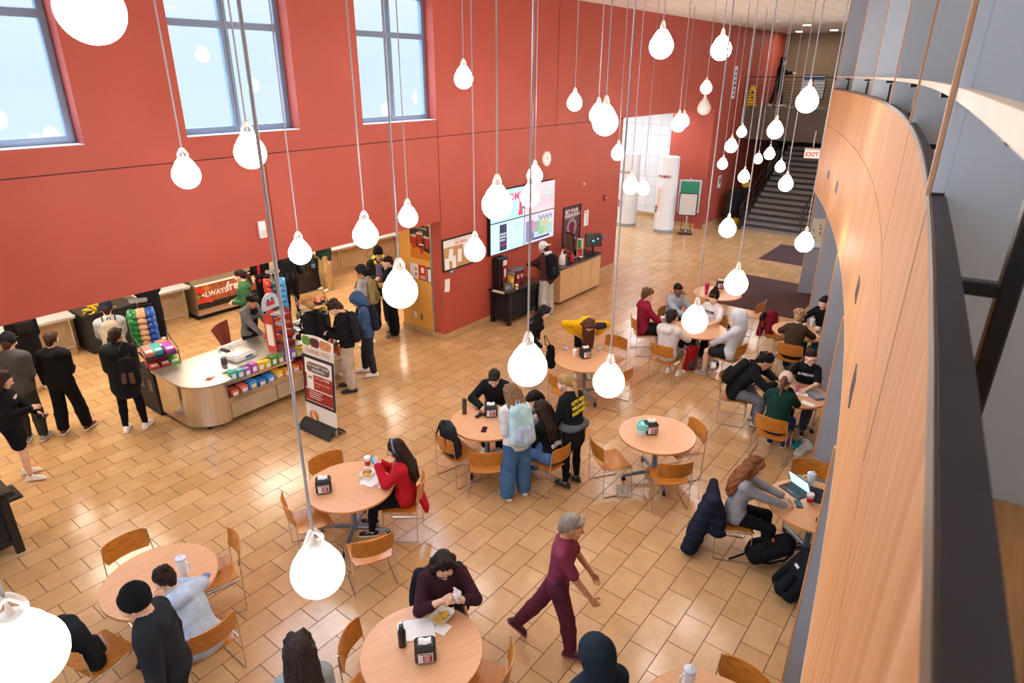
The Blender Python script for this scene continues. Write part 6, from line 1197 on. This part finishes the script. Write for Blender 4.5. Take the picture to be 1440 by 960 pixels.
def held_phone(i,hand,label,col='#17181c',scr='#2a2f3a',em=0):
    Wr,fd,zz,xx=i['hands'][hand]; T=i['T']; t=thing('phone',label,'phone'); t.location=T.location; t.rotation_euler=T.rotation_euler
    to=nz(i['Hc']-Wr); c=Wr+fd*.12-zz*.035+to*.01; yv=nz(Z_*.6+fd*.8); n=nz(to-yv*(to@yv)); M=frame(c,np.cross(yv,n),yv,n)
    m=MB().m(plas(col,.3)); m.prism(rrect(.074,.15,.012),-.005,.005,M=M); m.build('case',t); m=MB().m(glow(scr,em,'screen_'+scr.strip('#')) if em else plas(scr,.15)); m.prism(rrect(.067,.14,.009),.005,.006,M=M); m.build('screen',t)
# ================================================================ PEOPLE IN THE PHOTO
def hd(px,py,z): p=at(px,py,z); return (p.x,p.y)
def fl(px,py): p=at(px,py,0); return (p.x,p.y)
def seat(n,d=0.): x,y,a=CHS[n]; return (x+d*math.cos(a),y+d*math.sin(a)),math.degrees(a)
QG='people queueing in the serving hall'
I=PEOPLE
# --- queue at the left
p=person('girl','person in a black hoodie and black shorts holding a phone at the left edge',fl(33,664),-30,1.66,1,lean=3,head=(10,20,0),rh='phone',lh=(-.16,.28,1.0,(.8,-.5,-.6)),hair=('long','#3a281d'),sk='light',top=('#17171a','hoodie'),bot=('#141518','shorts'),shoes=('#e9dfd8','#f2eeea','low','#b9806f'),hood='down',rf=(.13,.08,0,8),lf=(-.1,-.03,0,12))
chest_text(p,['UND','DOG'],.06,'#e6d9dc',z0=.24); held_phone(p,1,'phone in the hand of the person in black shorts')
p=person('plaid','person in a grey plaid overshirt, black cap and olive pants in the queue',hd(10,487,1.62),52,1.78,0,rh='belly',lh='belly',hair=('short','#4a3224'),sk='light',top=('#4d4a4b','jacket'),bot=('#36352b','pants'),shoes=('#8f8a80','#cfc9bf'),head=(0,10,0)); ballcap(p,'#1a1a1c')
p=person('darkhood','person in a plain black hoodie and black joggers seen from behind in the queue',fl(106,608),44,1.72,0,rh='belly',lh='belly',hair=('short','#3b261a'),sk='light',top=('#17171a','hoodie'),bot=('#141418','sweats'),shoes=('#6e2434','#efebe8','low','#f0ecea'),hood='down',rf=(.17,.09,0,10),lf=(-.15,-.02,0,8),head=(6,14,0))
p=person('parka','person in a black hooded parka with a backpack on one shoulder in the queue',fl(192,604),46,1.74,0,rh='belly',lh='belly',hair=('short','#2c1d15'),sk='tan',top=('#1c1d1f','puffer'),bot=('#131316','slim'),shoes=('#f0eeea','#f4f2ee','low','#1c1c20'),sock='#f0eeea',hood='down',hem=.74,rf=(.14,.05,0,10),lf=(-.13,-.04,0,10),head=(0,12,0))
backpack('black backpack with tan floral accents hanging from the parka wearer\'s shoulder',('#1a191b','#5f4738'),i=p,off=-.02,sc=.95,oneside=1,xo=.17,zo=-.08)
p=person('greyhood','person in a light grey pullover and navy beanie at the banana counter',hd(150,437,1.62),70,1.76,0,rh=(.14,.36,1.0),lh=(-.14,.34,1.0),hair=('short','#2a2220'),sk='light',top=('#a9adb2','sweater'),bot=('#222328','pants'),head=(0,14,0)); beanie(p,'#22263f')
backpack('beige backpack with black straps on the person in the grey pullover',('#b7a691','#2a2524'),i=p)
p=person('drape','person in a loose black coat beside the banana counter, head hidden by red header',(5.65,14.1),80,1.76,0,rh='belly',lh='belly',hair=('short','#20191a'),sk='light',top=('#15151a','puffer'),bot=('#131316','wide'),hem=.5,hood='down')
p=person('puffer','person in a black puffer coat half hidden behind the plaid shirt',(3.15,13.3),95,1.72,1,rh='belly',lh='belly',hair=('long','#1d1615'),sk='light',top=('#141417','puffer'),bot=('#121215','pants'),hem=.7,hood='down')
p=person('green','person in a green hoodie with dark hair looking left at the salad case',hd(342,388,1.58),135,1.7,1,rh='belly',lh='belly',hair=('pony','#2a1b14'),sk='light',top=('#3f6a47','hoodie'),bot=('#22242a','pants'),hood='down',head=(0,12,0))
p=person('cashier','person in a black apron and grey sleeves working the checkout register',(6.25,11.05),-75,1.66,0,lean=14,rh=(.16,.48,.97),lh=(-.1,.48,.95),hair=('messy','#17120f'),sk='tan',top=('#6f7072','sweater'),bot=('#1b1b1f','pants'),head=(-10,28,0))
a=p; soft('apron',[Pr(a['C'](0,.045,.27),a['C'](0,.05,0),(.125),(.135),0,.03,a['Ru']@Y_,.62),Pr(a['P0']+V3(0,.05,0),a['P0']+V3(0,.06,-.35),.15,.16,0,.03,Y_,.5)],.012,[fab('#1a1a1c')],a['T'])
p=person('red','person in black with a red scarf edge holding a phone under the header',(7.95,13.45),190,1.74,0,rh='phone',lh='belly',hair=('short','#1c1614'),sk='light',top=('#18181b','jacket'),bot=('#15151a','pants')); held_phone(p,0,'pale phone held by the person in black under the header','#d9d6d2','#c9cdd2')
soft('scarf',[Pr(p['C'](-.11,.11,.34),p['C'](-.10,.17,-.1),.035,.035,0,.02),Pr(p['C'](-.1,-.03,.4),p['C'](-.11,.11,.34),.04,.035,0,.02)],.01,[fab('#a8202c')],p['T'])
p=person('dark','person in black leggings with a black backpack standing behind the chip rack',(8.35,12.95),60,1.7,1,rh='strap',lh='belly',hair=('long','#1d1715'),sk='light',top=('#1a1a1d','jacket'),bot=('#131316','leggings')); backpack('black backpack high on the person in leggings behind the chip rack',('#1b1b1e','#2b2b30'),i=p)
p=person('khaki','person in khaki pants and a dark green top, upper half hidden by the red header',fl(461,407),175,1.78,0,rh='side',lh='side',hair=('short','#2b1f18'),sk='light',top=('#24352a','hoodie'),bot=('#b99a6b','wide'),shoes=('#d8d2a8','#e9e4cf'))
p=person('leather','person with blond hair in a black leather jacket waiting at the register',hd(436,432,1.62),132,1.78,0,rh='belly',lh='belly',hair=('messy','#b88a52'),sk='fair',top=('#1c1b1d','jacket'),bot=('#17171a','pants'),head=(0,6,0)); backpack('black backpack worn by the blond person in leather',('#1d1d20','#151518'),i=p)
p=person('phoneguy','person in a black hoodie and pale joggers reading a phone in the queue',fl(495,548),138,1.76,0,lean=8,rh='phone',lh='phone',hair=('curly','#3f2a1d'),sk='light',top=('#19191c','hoodie'),bot=('#bfae9f','sweats'),shoes=('#151517','#1c1c1e'),hood='down',head=(0,38,0),rf=(.15,.06,0,8),lf=(-.10,-.02,0,8)); backpack('large dark backpack on the person in pale joggers',('#232326','#1a1a1d'),i=p,sc=1.08); held_phone(p,0,'phone held by the person in pale joggers','#e0dedb','#dfe6ea',.4)
p=person('bluehood','person in a blue jacket with the hood up looking down in the queue',fl(522,526),140,1.66,0,lean=8,rh='phone',lh='phone',hair=('curly','#4a3022'),sk='light',top=('#3f587c','jacket'),bot=('#2d3036','pants'),shoes=('#e9e4dc','#efeae2'),hood='up',head=(0,34,0),rf=(.13,.1,0,6),lf=(-.11,-.06,0,8)); backpack('navy backpack on the person in the blue hooded jacket',('#1f2431','#191c26'),i=p); held_phone(p,0,'small white device held by the person in the blue jacket','#e7e4e0','#cfd6da',.2)
p=person('camo','person in a light grey hoodie with a printed bandana looking left',hd(512,384,1.6),118,1.74,0,rh='belly',lh='strap',hair=('short','#1b1614'),sk='tan',top=('#a9a6a3','hoodie'),bot=('#c9b9a6','pants'),hood='down',head=(0,4,0)); ballcap(p,'#2a2b30',True); backpack('tan camouflage backpack on the person in the grey hoodie',('#97875a','#6f6a45'),i=p)
p=person('beaniebeard','person in a black beanie and dark jacket over a yellow hood carrying food',fl(538,450),228,1.84,0,rh='phone',lh=(-.12,.34,1.05),hair=('short','#1d1613'),sk='light',top=('#25241f','jacket'),bot=('#24242a','pants'),shoes=('#2a2a2e','#e2ded8'),head=(8,14,0),accent='#7d6f9a'); beanie(p,'#221f20')
soft('yellow_hood',[Pr(p['C'](-.09,-.05,.39),p['C'](-.05,.1,.33),.05,.03,0,.02),Pr(p['C'](.09,-.05,.39),p['C'](.05,.1,.33),.05,.03,0,.02),Pr(p['C'](-.07,-.1,.38),p['C'](.07,-.1,.38),.06,None,0,.03)],.0095,[fab('#d8b62a')],p['T']); soft('shirt_front',[Pr(p['C'](0,.115,.28),p['C'](0,.125,-.05),.07,.075,0,.02,Y_,.4)],.0095,[fab('#7c709c')],p['T'])
Wr=p['hands'][1]; q=thing('takeout_box','yellow takeout box carried by the person in the black beanie','food box'); q.location=p['T'].location; q.rotation_euler=p['T'].rotation_euler; c=Wr[0]+Wr[1]*.12+V3(0,0,.04); m=MB().m(plas('#d9a23a',.5)); m.box(tuple(c),(.2,.16,.05),b=.008); m.build('box',q); m=MB().m(plas('#e6bb58',.5)); m.box((c[0],c[1],c[2]+.03),(.19,.15,.014),b=.004); m.build('lid',q)
p=person('blackman','person in black jacket and black pants behind the low globe by the wood panel',fl(556,471),135,1.8,0,rh='pocket',lh='pocket',hair=('short','#33231b'),sk='fair',top=('#1b1b1f','jacket'),bot=('#151518','wide'),shoes=('#5d564c','#8b8377'),head=(30,8,0)); backpack('grey backpack on the person by the wood panel',('#4a4a50','#3a3a40'),i=p)
# --- condiment counters
p=person('whitecap','person in a backwards white cap and maroon shirt reaching over the coffee cart',(12.42,8.36),86,1.8,0,lean=10,rh=(.16,.45,1.12),lh=(-.05,.58,1.15),hair=('short','#3a2a20'),sk='light',top=('#4d2a2a','jacket'),bot=('#b6b3ae','wide'),shoes=('#26262a','#d8d4ce'),head=(0,14,0)); ballcap(p,'#e3e2e4',True); backpack('black sport backpack on the person in the white cap',('#17181b','#232a33'),i=p,sc=1.1)
soft('collar',[Pr(p['C'](-.07,-.09,.40),p['C'](.07,-.09,.40),.045,None,0,.02)],.0095,[fab('#dedcdc')],p['T'])
p=person('longhair','person with very long black hair, black mesh top and jeans, leaning over',hd(765,441,1.42),-75,1.64,1,lean=22,rh=(.2,.28,.95),lh='side',hair=('long','#17120f'),sk='fair',top=('#19181a','slim'),bot=('#7f98b4','pants'),shoes=('#2a2a2d','#cfcac4'),head=(0,26,0)); 
soft('shoulder_stripes',[Pr(p['C'](x,-.055,.33),p['C'](x*1.2,-.075,.26),.016,.016,0,.0) for x in(-.12,-.07,.0,.07,.12)],.009,[fab('#c98f86')],p['T'])
q=thing('shoulder_bag','small black bag hanging by the person with long black hair','bag',(p['T'].location.x+.25,p['T'].location.y-.28,.42)); soft('pouch',[Pr((0,0,.0),(0,0,.3),.11,.085,0,.02,X_,.5)],.012,[fab('#1a1a1c')],q); m=MB().m(BLACK); m.tube(fillet([(-.03,.08,.3),(-.1,.1,.62),(-.03,-.08,.3)],.1),.008); m.build('strap',q)
p=person('yellow','person in a bright yellow hoodie bent forward with brown hair hanging down',hd(822,466,.93),215,1.7,1,lean=60,rh=(.22,.22,1.02,(1,-.2,.7)),lh=(-.22,.22,1.02,(1,-.2,.7)),hair=('long','#5a3423'),sk='light',top=('#efb416','hoodie'),bot=('#17171b','pants'),hood='down',head=(20,46,0)); 
p2=p; soft('bandana_sleeve',[Pr(p['C'](-.2,.02,.36),p['C'](-.3,.0,.30),.07,.06,0,.01)],.0095,[fab('#3a3540')],p['T'])
# --- crowded table
p=person('jeans','person in a white hoodie and wide blue jeans standing with a pastel backpack',fl(727,700),62,1.68,1,lean=14,rh='belly',lh='belly',hair=('long','#7d5c42'),sk='fair',top=('#d5d0cf','hoodie'),bot=('#446d96','wide'),shoes=('#dfe6ec','#e9eef2'),hood='down',rf=(.13,.05,0,6),lf=(-.14,.02,0,6),head=(0,30,0)); backpack('pastel mint and lilac backpack on the person in wide jeans',('#a9cbd0','#b4b6d8'),i=p,sc=1.12,logo=('#4c3f56','JANSPORT'))
p=person('blackseat','person in black slumped behind the big middle globe at the crowded table',*seat('5d'),1.72,0,sit=.45,lean=22,rh='table',lh='table',hair=('short','#231a17'),sk='light',top=('#1b1b1e','jacket'),bot=('#1a1a1d','pants'),head=(0,25,0))
p=person('blacktee','person in a black tee with white back print seated at the crowded table',*seat('5c'),1.66,1,sit=.45,lean=18,rh='table',lh='tablein',hair=('long','#2c1d17'),sk='light',top=('#17181a','tee'),bot=('#5b7aa6','pants'),sleeve=.45,head=(-12,22,0)); chest_text(p,['ELEVEN'],.07,'#e6e6e8',True,.02,.112); chest_text(p,['* W *','W'],.07,'#dfe2e4',True,.12,.112)
p=person('boy','person with short black hair in grey stripes leaning in at the crowded table',*seat('5e'),1.7,0,sit=.45,lean=24,rh='table',lh='tablein',hair=('short','#15120f'),sk='fair',top=('#7c8288','sweater'),bot=('#23242a','pants'),head=(10,34,0))
soft('sleeve_stripe',[Pr(p['C'](x,.09,.3),p['C'](x*1.2,.12,.12),.03,.03,0,.0) for x in(-.1,.1)],.0095,[fab('#c4ccd6')],p['T'])
p=person('blonde','person with a blond ponytail in a black shirt with yellow back print, standing',fl(800,673),80,1.7,1,lean=13,rh=(.05,.36,.95),lh=(-.22,.2,.86,(.4,-.8,0)),hair=('pony','#a98658'),sk='fair',top=('#1a1c1f','sweater'),bot=('#121214','leggings'),shoes=('#1d1d1f','#2a2a2c','low','#e9e6e2'),sock='#8f9298',hem=.72,head=(28,24,0)); chest_text(p,['LETS GO','MILLION','FURTHER'],.062,'#d8c52c',True,.27,.128,rot=8)
soft('tied_jacket',[Pr(p['P0']+V3(-.08,-.0,.06),p['P0']+V3(.08,0,.06),.16,None,0,.03,Z_,.42)],.0105,[fab('#565a60')],p['T'])
# --- the red jacket and the foreground
x,y,a_=CHS['2d']
p=person('redjacket','person in a red jacket with headphones and long dark hair, looking at a phone',*seat('2d'),1.66,1,sit=.45,lean=4,rh=(.06,.25,.97,(.5,-.6,-.7)),lh=(-.05,.25,.99,(.5,-.6,-.7)),hair=('long','#2c1c16'),sk='fair',top=('#b8202b','jacket'),bot=('#1a1a1e','slim'),shoes=('#1a1a1c','#e2ded8'),head=(0,20,0),res=.0085,accent='#d8d8da',rf=(.12,.42,0),lf=(-.12,.38,0)); glasses(p); headphones(p,'dark blue headphones on the diner in the red jacket'); held_phone(p,0,'phone with a bright blue screen held by the red jacket diner','#16203a','#2f7fd0',1.)
soft('white_shirt',[Pr(p['C'](0,.085,.34),p['C'](0,.125,.08),.035,.045,0,.02,Y_,.5)],.008,[fab('#cfd3da')],p['T']); m=MB().m(fab('#a9bf6a')); m.tube([p['C'](-.075,-.06,.43),p['C'](-.085,.03,.40),p['C'](-.05,.115,.25),p['C'](0,.14,.14)],.009,6); m.tube([p['C'](.075,-.06,.43),p['C'](.085,.03,.40),p['C'](.05,.115,.25),p['C'](0,.14,.14)],.009,6); m.build('lanyard',p['T'])
soft('jacket_tail',[Pr(p['P0']+V3(.0,-.17,.02),p['P0']+V3(.04,-.24,-.24),.10,.075,0,.03,Y_,.45)],.0095,[fab('#b8202b')],p['T'])
p=person('plum','person in glasses and a plum sweater holding a napkin over the fries tray',*seat('3c',.05),1.74,0,sit=.45,lean=10,rh=(.045,.26,.97,(1.,-.3,-.5)),lh=(-.06,.28,.96,(1.,-.3,-.5)),hair=('bob','#231a18'),sk='light',top=('#3a2029','sweater'),bot=('#1b1c22','pants'),sleeve=.72,head=(0,24,0),res=.008,hands=('grip','grip')); glasses(p)
Wr=p['hands'][0]; q=thing('paper_napkin','crumpled white napkin held by the diner in plum','napkin'); q.location=p['T'].location; q.rotation_euler=p['T'].rotation_euler; c=(p['hands'][0][0]+p['hands'][1][0])/2+p['hands'][0][1]*.1
soft('crumple',[Pr(c+V3(0,0,-.06),c+V3(.01,.01,.03),.022,.035,0,.02),Pr(c+V3(.01,.01,.03),c+V3(.03,0,.10),.03,.014,0,.02,Y_,.5)],.006,[paper('#e9e5e6')],q,lambda X:.005*np.sin(X[:,0]*150)*np.sin(X[:,2]*170))
x,y,a_=CHS['3c']; q=thing('coat','dark coat hung over the chair of the diner in plum','coat',(x,y,0),a_-PI/2,'coats hung on chairs'); soft('coat_cloth',[Pr((-.2,-.27,.8),(.2,-.27,.8),.055,None,0,.03),Pr((-.22,-.26,.72),(-.24,-.24,.3),.06,.07,0,.05,Y_,.7),Pr((.22,-.26,.72),(.25,-.22,.26),.07,.08,0,.05,Y_,.7),Pr((0,-.31,.7),(0,-.32,.36),.14,.16,0,.05,Y_,.3)],.012,[fab('#1d232c')],q,lambda X:.006*np.sin(X[:,0]*43+3*np.sin(X[:,2]*9)+2*np.sin(X[:,1]*21))); m=MB().m(fab('#15191f')); m.tube([(-.26,-.24,.3),(-.2,-.3,.27),(0,-.34,.25),(.2,-.31,.26),(.27,-.22,.22)],.012); m.build('hem',q)
p=person('paleblue','person in a pale blue hoodie, hair bun, slumped over the near left table',*seat('1c',.06),1.7,1,sit=.45,lean=38,side=-6,rh=(.12,.56,.79,(1,-.5,-.3)),lh=(-.16,.56,.79,(1,-.5,-.3)),hair=('bun','#2b1b16'),sk='light',top=('#b3c3d6','hoodie'),bot=('#c7ccd6','sweats'),hood='down',head=(18,20,0),res=.009)
p=person('blur','person in dark clothes and a black knit hat walking past the near left table',hd(183,856,1.66),140,1.8,0,lean=10,rh='side',lh='side',hair=('none','#17130f'),sk='light',top=('#26282e','jacket'),bot=('#1a1b1f','pants'),rf=(.1,.22,0),lf=(-.1,-.25,.06,6,-25),head=(0,10,0),hood='down'); beanie(p,'#141518')
p=person('hairblur','person with long dark hair and grey top cut off by the bottom edge',hd(424,938,1.5),60,1.66,1,lean=10,rh='belly',lh='belly',hair=('long','#2c211d'),sk='light',top=('#8b9193','sweater'),bot=('#2a2c32','pants'),head=(0,12,0))
p=person('walker','person in a maroon top and maroon pants striding right across the open floor',fl(806,893),-62,1.66,0,lean=8,rh=(.20,.34,.92,(.6,-.8,0)),lh=(-.16,.30,.95,(.6,-.8,0)),hair=('short','#8a8076'),sk='tan',top=('#7b3348','tee'),bot=('#5b2636','pants'),sleeve=.45,shoes=('#3a1d28','#8a3f58'),rf=(.09,.16,0,4),lf=(-.09,-.42,.10,4,-45),head=(0,8,0),res=.0085)
soft('waist_bag',[Pr(p['P0']+V3(.15,.02,.08),p['P0']+V3(.17,.05,-.06),.05,.05,0,.02,X_,.6)],.009,[fab('#4a2734')],p['T'])
p=person('navyhood','person in a dark navy hooded jacket with the hood up at the bottom edge',hd(846,938,1.58),62,1.72,0,lean=6,rh='belly',lh='belly',hair=('short','#1c1614'),sk='light',top=('#1d2933','jacket'),bot=('#16171b','pants'),hood='up')
# --- five students
p=person('maroon','person in a maroon hoodie and black shorts seated at the table of five',*seat('7a'),1.78,0,sit=.45,lean=4,rh='lap',lh='lap',hair=('curly','#6b4a2f'),sk='fair',top=('#8a1f38','hoodie'),bot=('#1a1a1d','shorts'),shoes=('#24435c','#3a5f7a'),sock='#e6e4e0',hood='down',head=(0,2,0),rf=(.16,.42,0),lf=(-.12,.30,0))
p=person('smiler','smiling person in glasses and light grey hoodie at the table of five',*seat('7b'),1.76,0,sit=.45,lean=10,rh='tablein',lh='tablein',hair=('short','#14100e'),sk='brown',top=('#9aa3b0','hoodie'),bot=('#22242a','pants'),hood='down',head=(-35,2,0)); glasses(p)
p=person('beanie','person in a black pompom beanie and white tee at the table of five',*seat('7c'),1.76,0,sit=.45,lean=6,rh='table',lh='table',hair=('short','#4a3324'),sk='fair',top=('#dcd9da','tee'),bot=('#201f23','pants'),sleeve=.5,head=(15,6,0)); beanie(p,'#1b1a1b',pom=True); chest_text(p,['POLER'],.075,'#4a3b3f',False,.24)
p=person('whitehood','person with a white hood up and dark shorts at the table of five',*seat('7d'),1.78,0,sit=.45,lean=-8,rh='lap',lh='lap',hair=('short','#6b4a30'),sk='fair',top=('#c9cfda','hoodie'),bot=('#28282c','shorts'),shoes=('#a39b90','#c9c1b5'),sock='#cfcac2',hood='up',head=(0,18,0),rf=(.16,.5,0),lf=(-.16,.38,0))
p=person('backhood','person in an off white hoodie seen from behind at the table of five',*seat('7e'),1.76,0,sit=.45,lean=8,rh='table',lh='table',hair=('messy','#2b211d'),sk='light',top=('#d6cfc9','hoodie'),bot=('#7a6f62','shorts'),hood='down',head=(-10,4,0))
# --- study table
p=person('blackjacket','person in glasses and a black jacket leaning on the study table with a backpack on',*seat('9a',.05),1.8,0,sit=.45,lean=36,rh=(.06,.52,.80,(1,0,-.2)),lh=(-.10,.55,.80,(1,0,-.2)),hair=('messy','#16120f'),sk='olive',top=('#191a1f','jacket'),bot=('#6d6e74','pants'),shoes=('#c9c8c2','#3f5a3c'),head=(0,22,0),rf=(.12,.34,0),lf=(-.12,.30,0)); glasses(p); backpack('black backpack worn by the student in the black jacket at the study table',('#17181b','#202126'),i=p)
p=person('greensweater','person in a dark green sweater and pale cap seen from behind at the study table',*seat('9b',.06),1.7,1,sit=.45,lean=20,rh='chin',lh='tablein',hair=('pony','#6b4a35'),sk='light',top=('#17382f','sweater'),bot=('#2c3c70','pants'),shoes=('#1c1d22','#e6e2dd'),sock='#c9a5a8',head=(0,20,0)); ballcap(p,'#d0bfb2')
p=person('blackteeglasses','person in glasses and a black tee with white lettering by the grey fin',*seat('9c',.05),1.7,1,sit=.45,lean=10,rh='table',lh='tablein',hair=('bun','#2a1a18'),sk='fair',top=('#16171b','tee'),bot=('#3b4450','pants'),shoes=('#15161a','#e8e6e4'),sleeve=.5,head=(28,8,0)); glasses(p,'#8a5a60'); chest_text(p,['SUPERIOR'],.055,'#dfe3e8',False,.24)
p=person('brownsweater','person with curly blond hair in a brown sweater at the paper cup table',*seat('10a',.04),1.7,1,sit=.45,lean=14,rh='table',lh='table',hair=('curly','#a98a63'),sk='fair',top=('#453629','sweater'),bot=('#1a1a1d','pants'),shoes=('#24262c','#d8dfe4'),head=(0,20,0))
p=person('hiddenright','person in black sleeve mostly hidden by grey fin at the paper cup table',*seat('10c'),1.72,0,sit=.45,lean=14,rh='table',lh='table',hair=('short','#1c1614'),sk='fair',top=('#17181b','sweater'),bot=('#2d6a9a','pants'))
# --- laptop table
p=person('laptopuser','person with long wavy auburn hair in a grey sweatshirt typing on a laptop',*seat('11b',.06),1.68,1,sit=.45,lean=8,rh=(.09,.46,.80,(.7,-.6,-.3)),lh=(-.09,.46,.80,(.7,-.6,-.3)),hair=('wavy','#7a4a2c'),sk='fair',top=('#9a9ba2','sweater'),bot=('#17181d','slim'),head=(0,24,0),res=.009)
p=person('hiddenlap','person in dark jeans mostly hidden behind the oak veneer at the laptop table',*seat('11c'),1.72,0,sit=.45,lean=10,rh='table',lh='table',hair=('short','#231a16'),sk='light',top=('#2a2e38','hoodie'),bot=('#1e2438','pants'))
# --- landing
d=ray(1093,128); xx=27.2; t_=xx/d[0]
p=person('landing','person in black walking along the upper landing with arms forward',(27.2,d[1]*t_),-75,1.74,0,rh=(.1,.42,1.2),lh=(-.1,.45,1.22),hair=('bob','#1d1618'),sk='fair',top=('#1d222a','sweater'),bot=('#17181b','pants'),head=(0,5,0),res=.013,rf=(.1,.2,0),lf=(-.1,-.2,.02)); p['T'].location.z=4.28
# ================================================================ BAGS AND COATS
x,y,a_=CHS['1d']; cx_,cy_=x-.3*math.cos(a_),y-.3*math.sin(a_)
backpack('black backpack hung on the lower left chair',('#212327','#2a2c31'),sc=1.15,rot=(R(-8),0,a_+PI/2),loc=(x-.17*math.cos(a_),y-.17*math.sin(a_),.56))
x,y,a_=CHS['5a']; backpack('dark grey backpack hung on the chair left of the crowded table',('#2f3038','#202128'),sc=1.1,rot=(R(-8),0,a_+PI/2),loc=(x-.18*math.cos(a_),y-.18*math.sin(a_),.56))
P=at(966,517,0); backpack('red and grey backpack standing on the floor by the off white hoodie',('#b02230','#55565c'),sc=1.05,rot=(R(6),0,R(-20)),loc=(P.x,P.y,.13))
P=at(1082,800,0); backpack('black square backpack with an orange leather tag on the floor below the coat',('#15161a','#1b1c21'),sc=1.1,rot=(R(-58),0,R(200)),loc=(P.x,P.y+.12,.16),logo=('#b0622c',))
m=MB().m(fab('#15161a')); P=at(1040,786,0); m.tube([(0,0,.02),(.16,-.1,.03),(.34,-.2,.06)],.016,6,flat=.5); o=m.build('loose_strap',None,(P.x-.1,P.y+.1,0)); tag(o,'loose black backpack strap lying across the floor tiles','strap')
P=at(1108,838,0); backpack('black backpack with a white round badge leaning by the oak wall',('#181b22','#10131a'),sc=1.15,rot=(R(-35),0,R(225)),loc=(P.x,P.y-.02,.17),logo=('#cfd3d6',))
x,y,a_=CHS['11b']; q=thing('coat','long navy puffer coat hung over the laptop user\'s chair','coat',(x,y,0),a_-PI/2,'coats hung on chairs'); soft('coat_cloth',[Pr((-.19,-.26,.79),(.19,-.26,.79),.055,None,0,.03),Pr((-.16,-.28,.72),(-.27,-.34,.28),.08,.12,0,.05,Y_,.6),Pr((.16,-.28,.72),(.24,-.50,.12),.09,.10,0,.05),Pr((.02,-.3,.68),(.04,-.46,.16),.13,.15,0,.05,Y_,.5),Pr((.2,-.2,.7),(.27,-.2,.42),.06,.09,0,.04,X_,.6)],.012,[fab('#1b2030')],q,lambda X:.006*np.sin(X[:,2]*44+2*np.sin(X[:,0]*12))); m=MB().m(plas('#c9ccd2')); 
for k in range(3): m.cyl((.1,-.39,.2+.15*k),.01,.008,10)
m.build('snaps',q)
x,y,a_=CHS['10b']; q=thing('coat','maroon jacket hung over the chair behind the brown sweater','coat',(x,y,0),a_-PI/2,'coats hung on chairs'); soft('coat_cloth',[Pr((-.12,-.26,.82),(.16,-.26,.82),.05,None,0,.03),Pr((.0,-.22,.75),(.02,-.16,.47),.14,.15,0,.05,Y_,.4),Pr((.14,-.3,.75),(.17,-.3,.4),.08,.08,0,.05,Y_,.6)],.011,[fab('#7d1c33')],q,lambda X:.006*np.sin(X[:,0]*70+X[:,2]*18)); soft('hood_lining',[Pr((.16,-.26,.82),(.2,-.28,.72),.06,.05,0,.02)],.011,[fab('#17171a')],q)
q=thing('toy_ball','small blue and white bottle cap pouch on the seat with the maroon jacket','pouch',(x+.1*math.cos(a_),y+.1*math.sin(a_),.46)); m=MB().m(plas('#e6e8ea')); m.lathe([(.02,0),(.045,.02),(.05,.05),(.03,.08)],16); m.build('pouch',q); m=MB().m(plas('#2f86c9')); m.lathe([(.03,.078),(.028,.1)],14); m.build('cap',q)
P=at(1128,634,0); q=thing('cloth_pile','white and teal cloth bundle on the floor below the study table','cloth',(P.x,P.y,0)); soft('white_cloth',[Pr((-.16,.02,.02),(.12,.0,.05),.07,.08,0,.03,Z_,.5),Pr((.1,-.06,.04),(.2,.02,.06),.07,.06,0,.03)],.01,[fab('#dcdcd8')],q,lambda X:.006*np.sin(X[:,0]*60)*np.sin(X[:,1]*70)); soft('teal_cloth',[Pr((-.02,.12,.05),(.1,.08,.08),.06,.05,0,.02,Z_,.6)],.01,[fab('#2f8f95')],q)
# ================================================================ CAMERA AND COLOUR
cam=bpy.data.cameras.new('camera'); co=bpy.data.objects.new('camera',cam); COL.objects.link(co); SC.camera=co
M=Matrix([[_rt[i],_up[i],-_fw[i],0] for i in range(3)]+[[0,0,0,1]]); M.translation=(0,0,CH); co.matrix_world=M
cam.sensor_width=36; cam.lens=36*CF/1440; cam.clip_start=.02; cam.clip_end=200
cam.dof.use_dof=True; cam.dof.focus_distance=8.5; cam.dof.aperture_fstop=7
vs=SC.view_settings; vs.view_transform='Standard'; vs.look='None'; vs.gamma=1; vs.use_curve_mapping=False; vs.exposure=EXPO
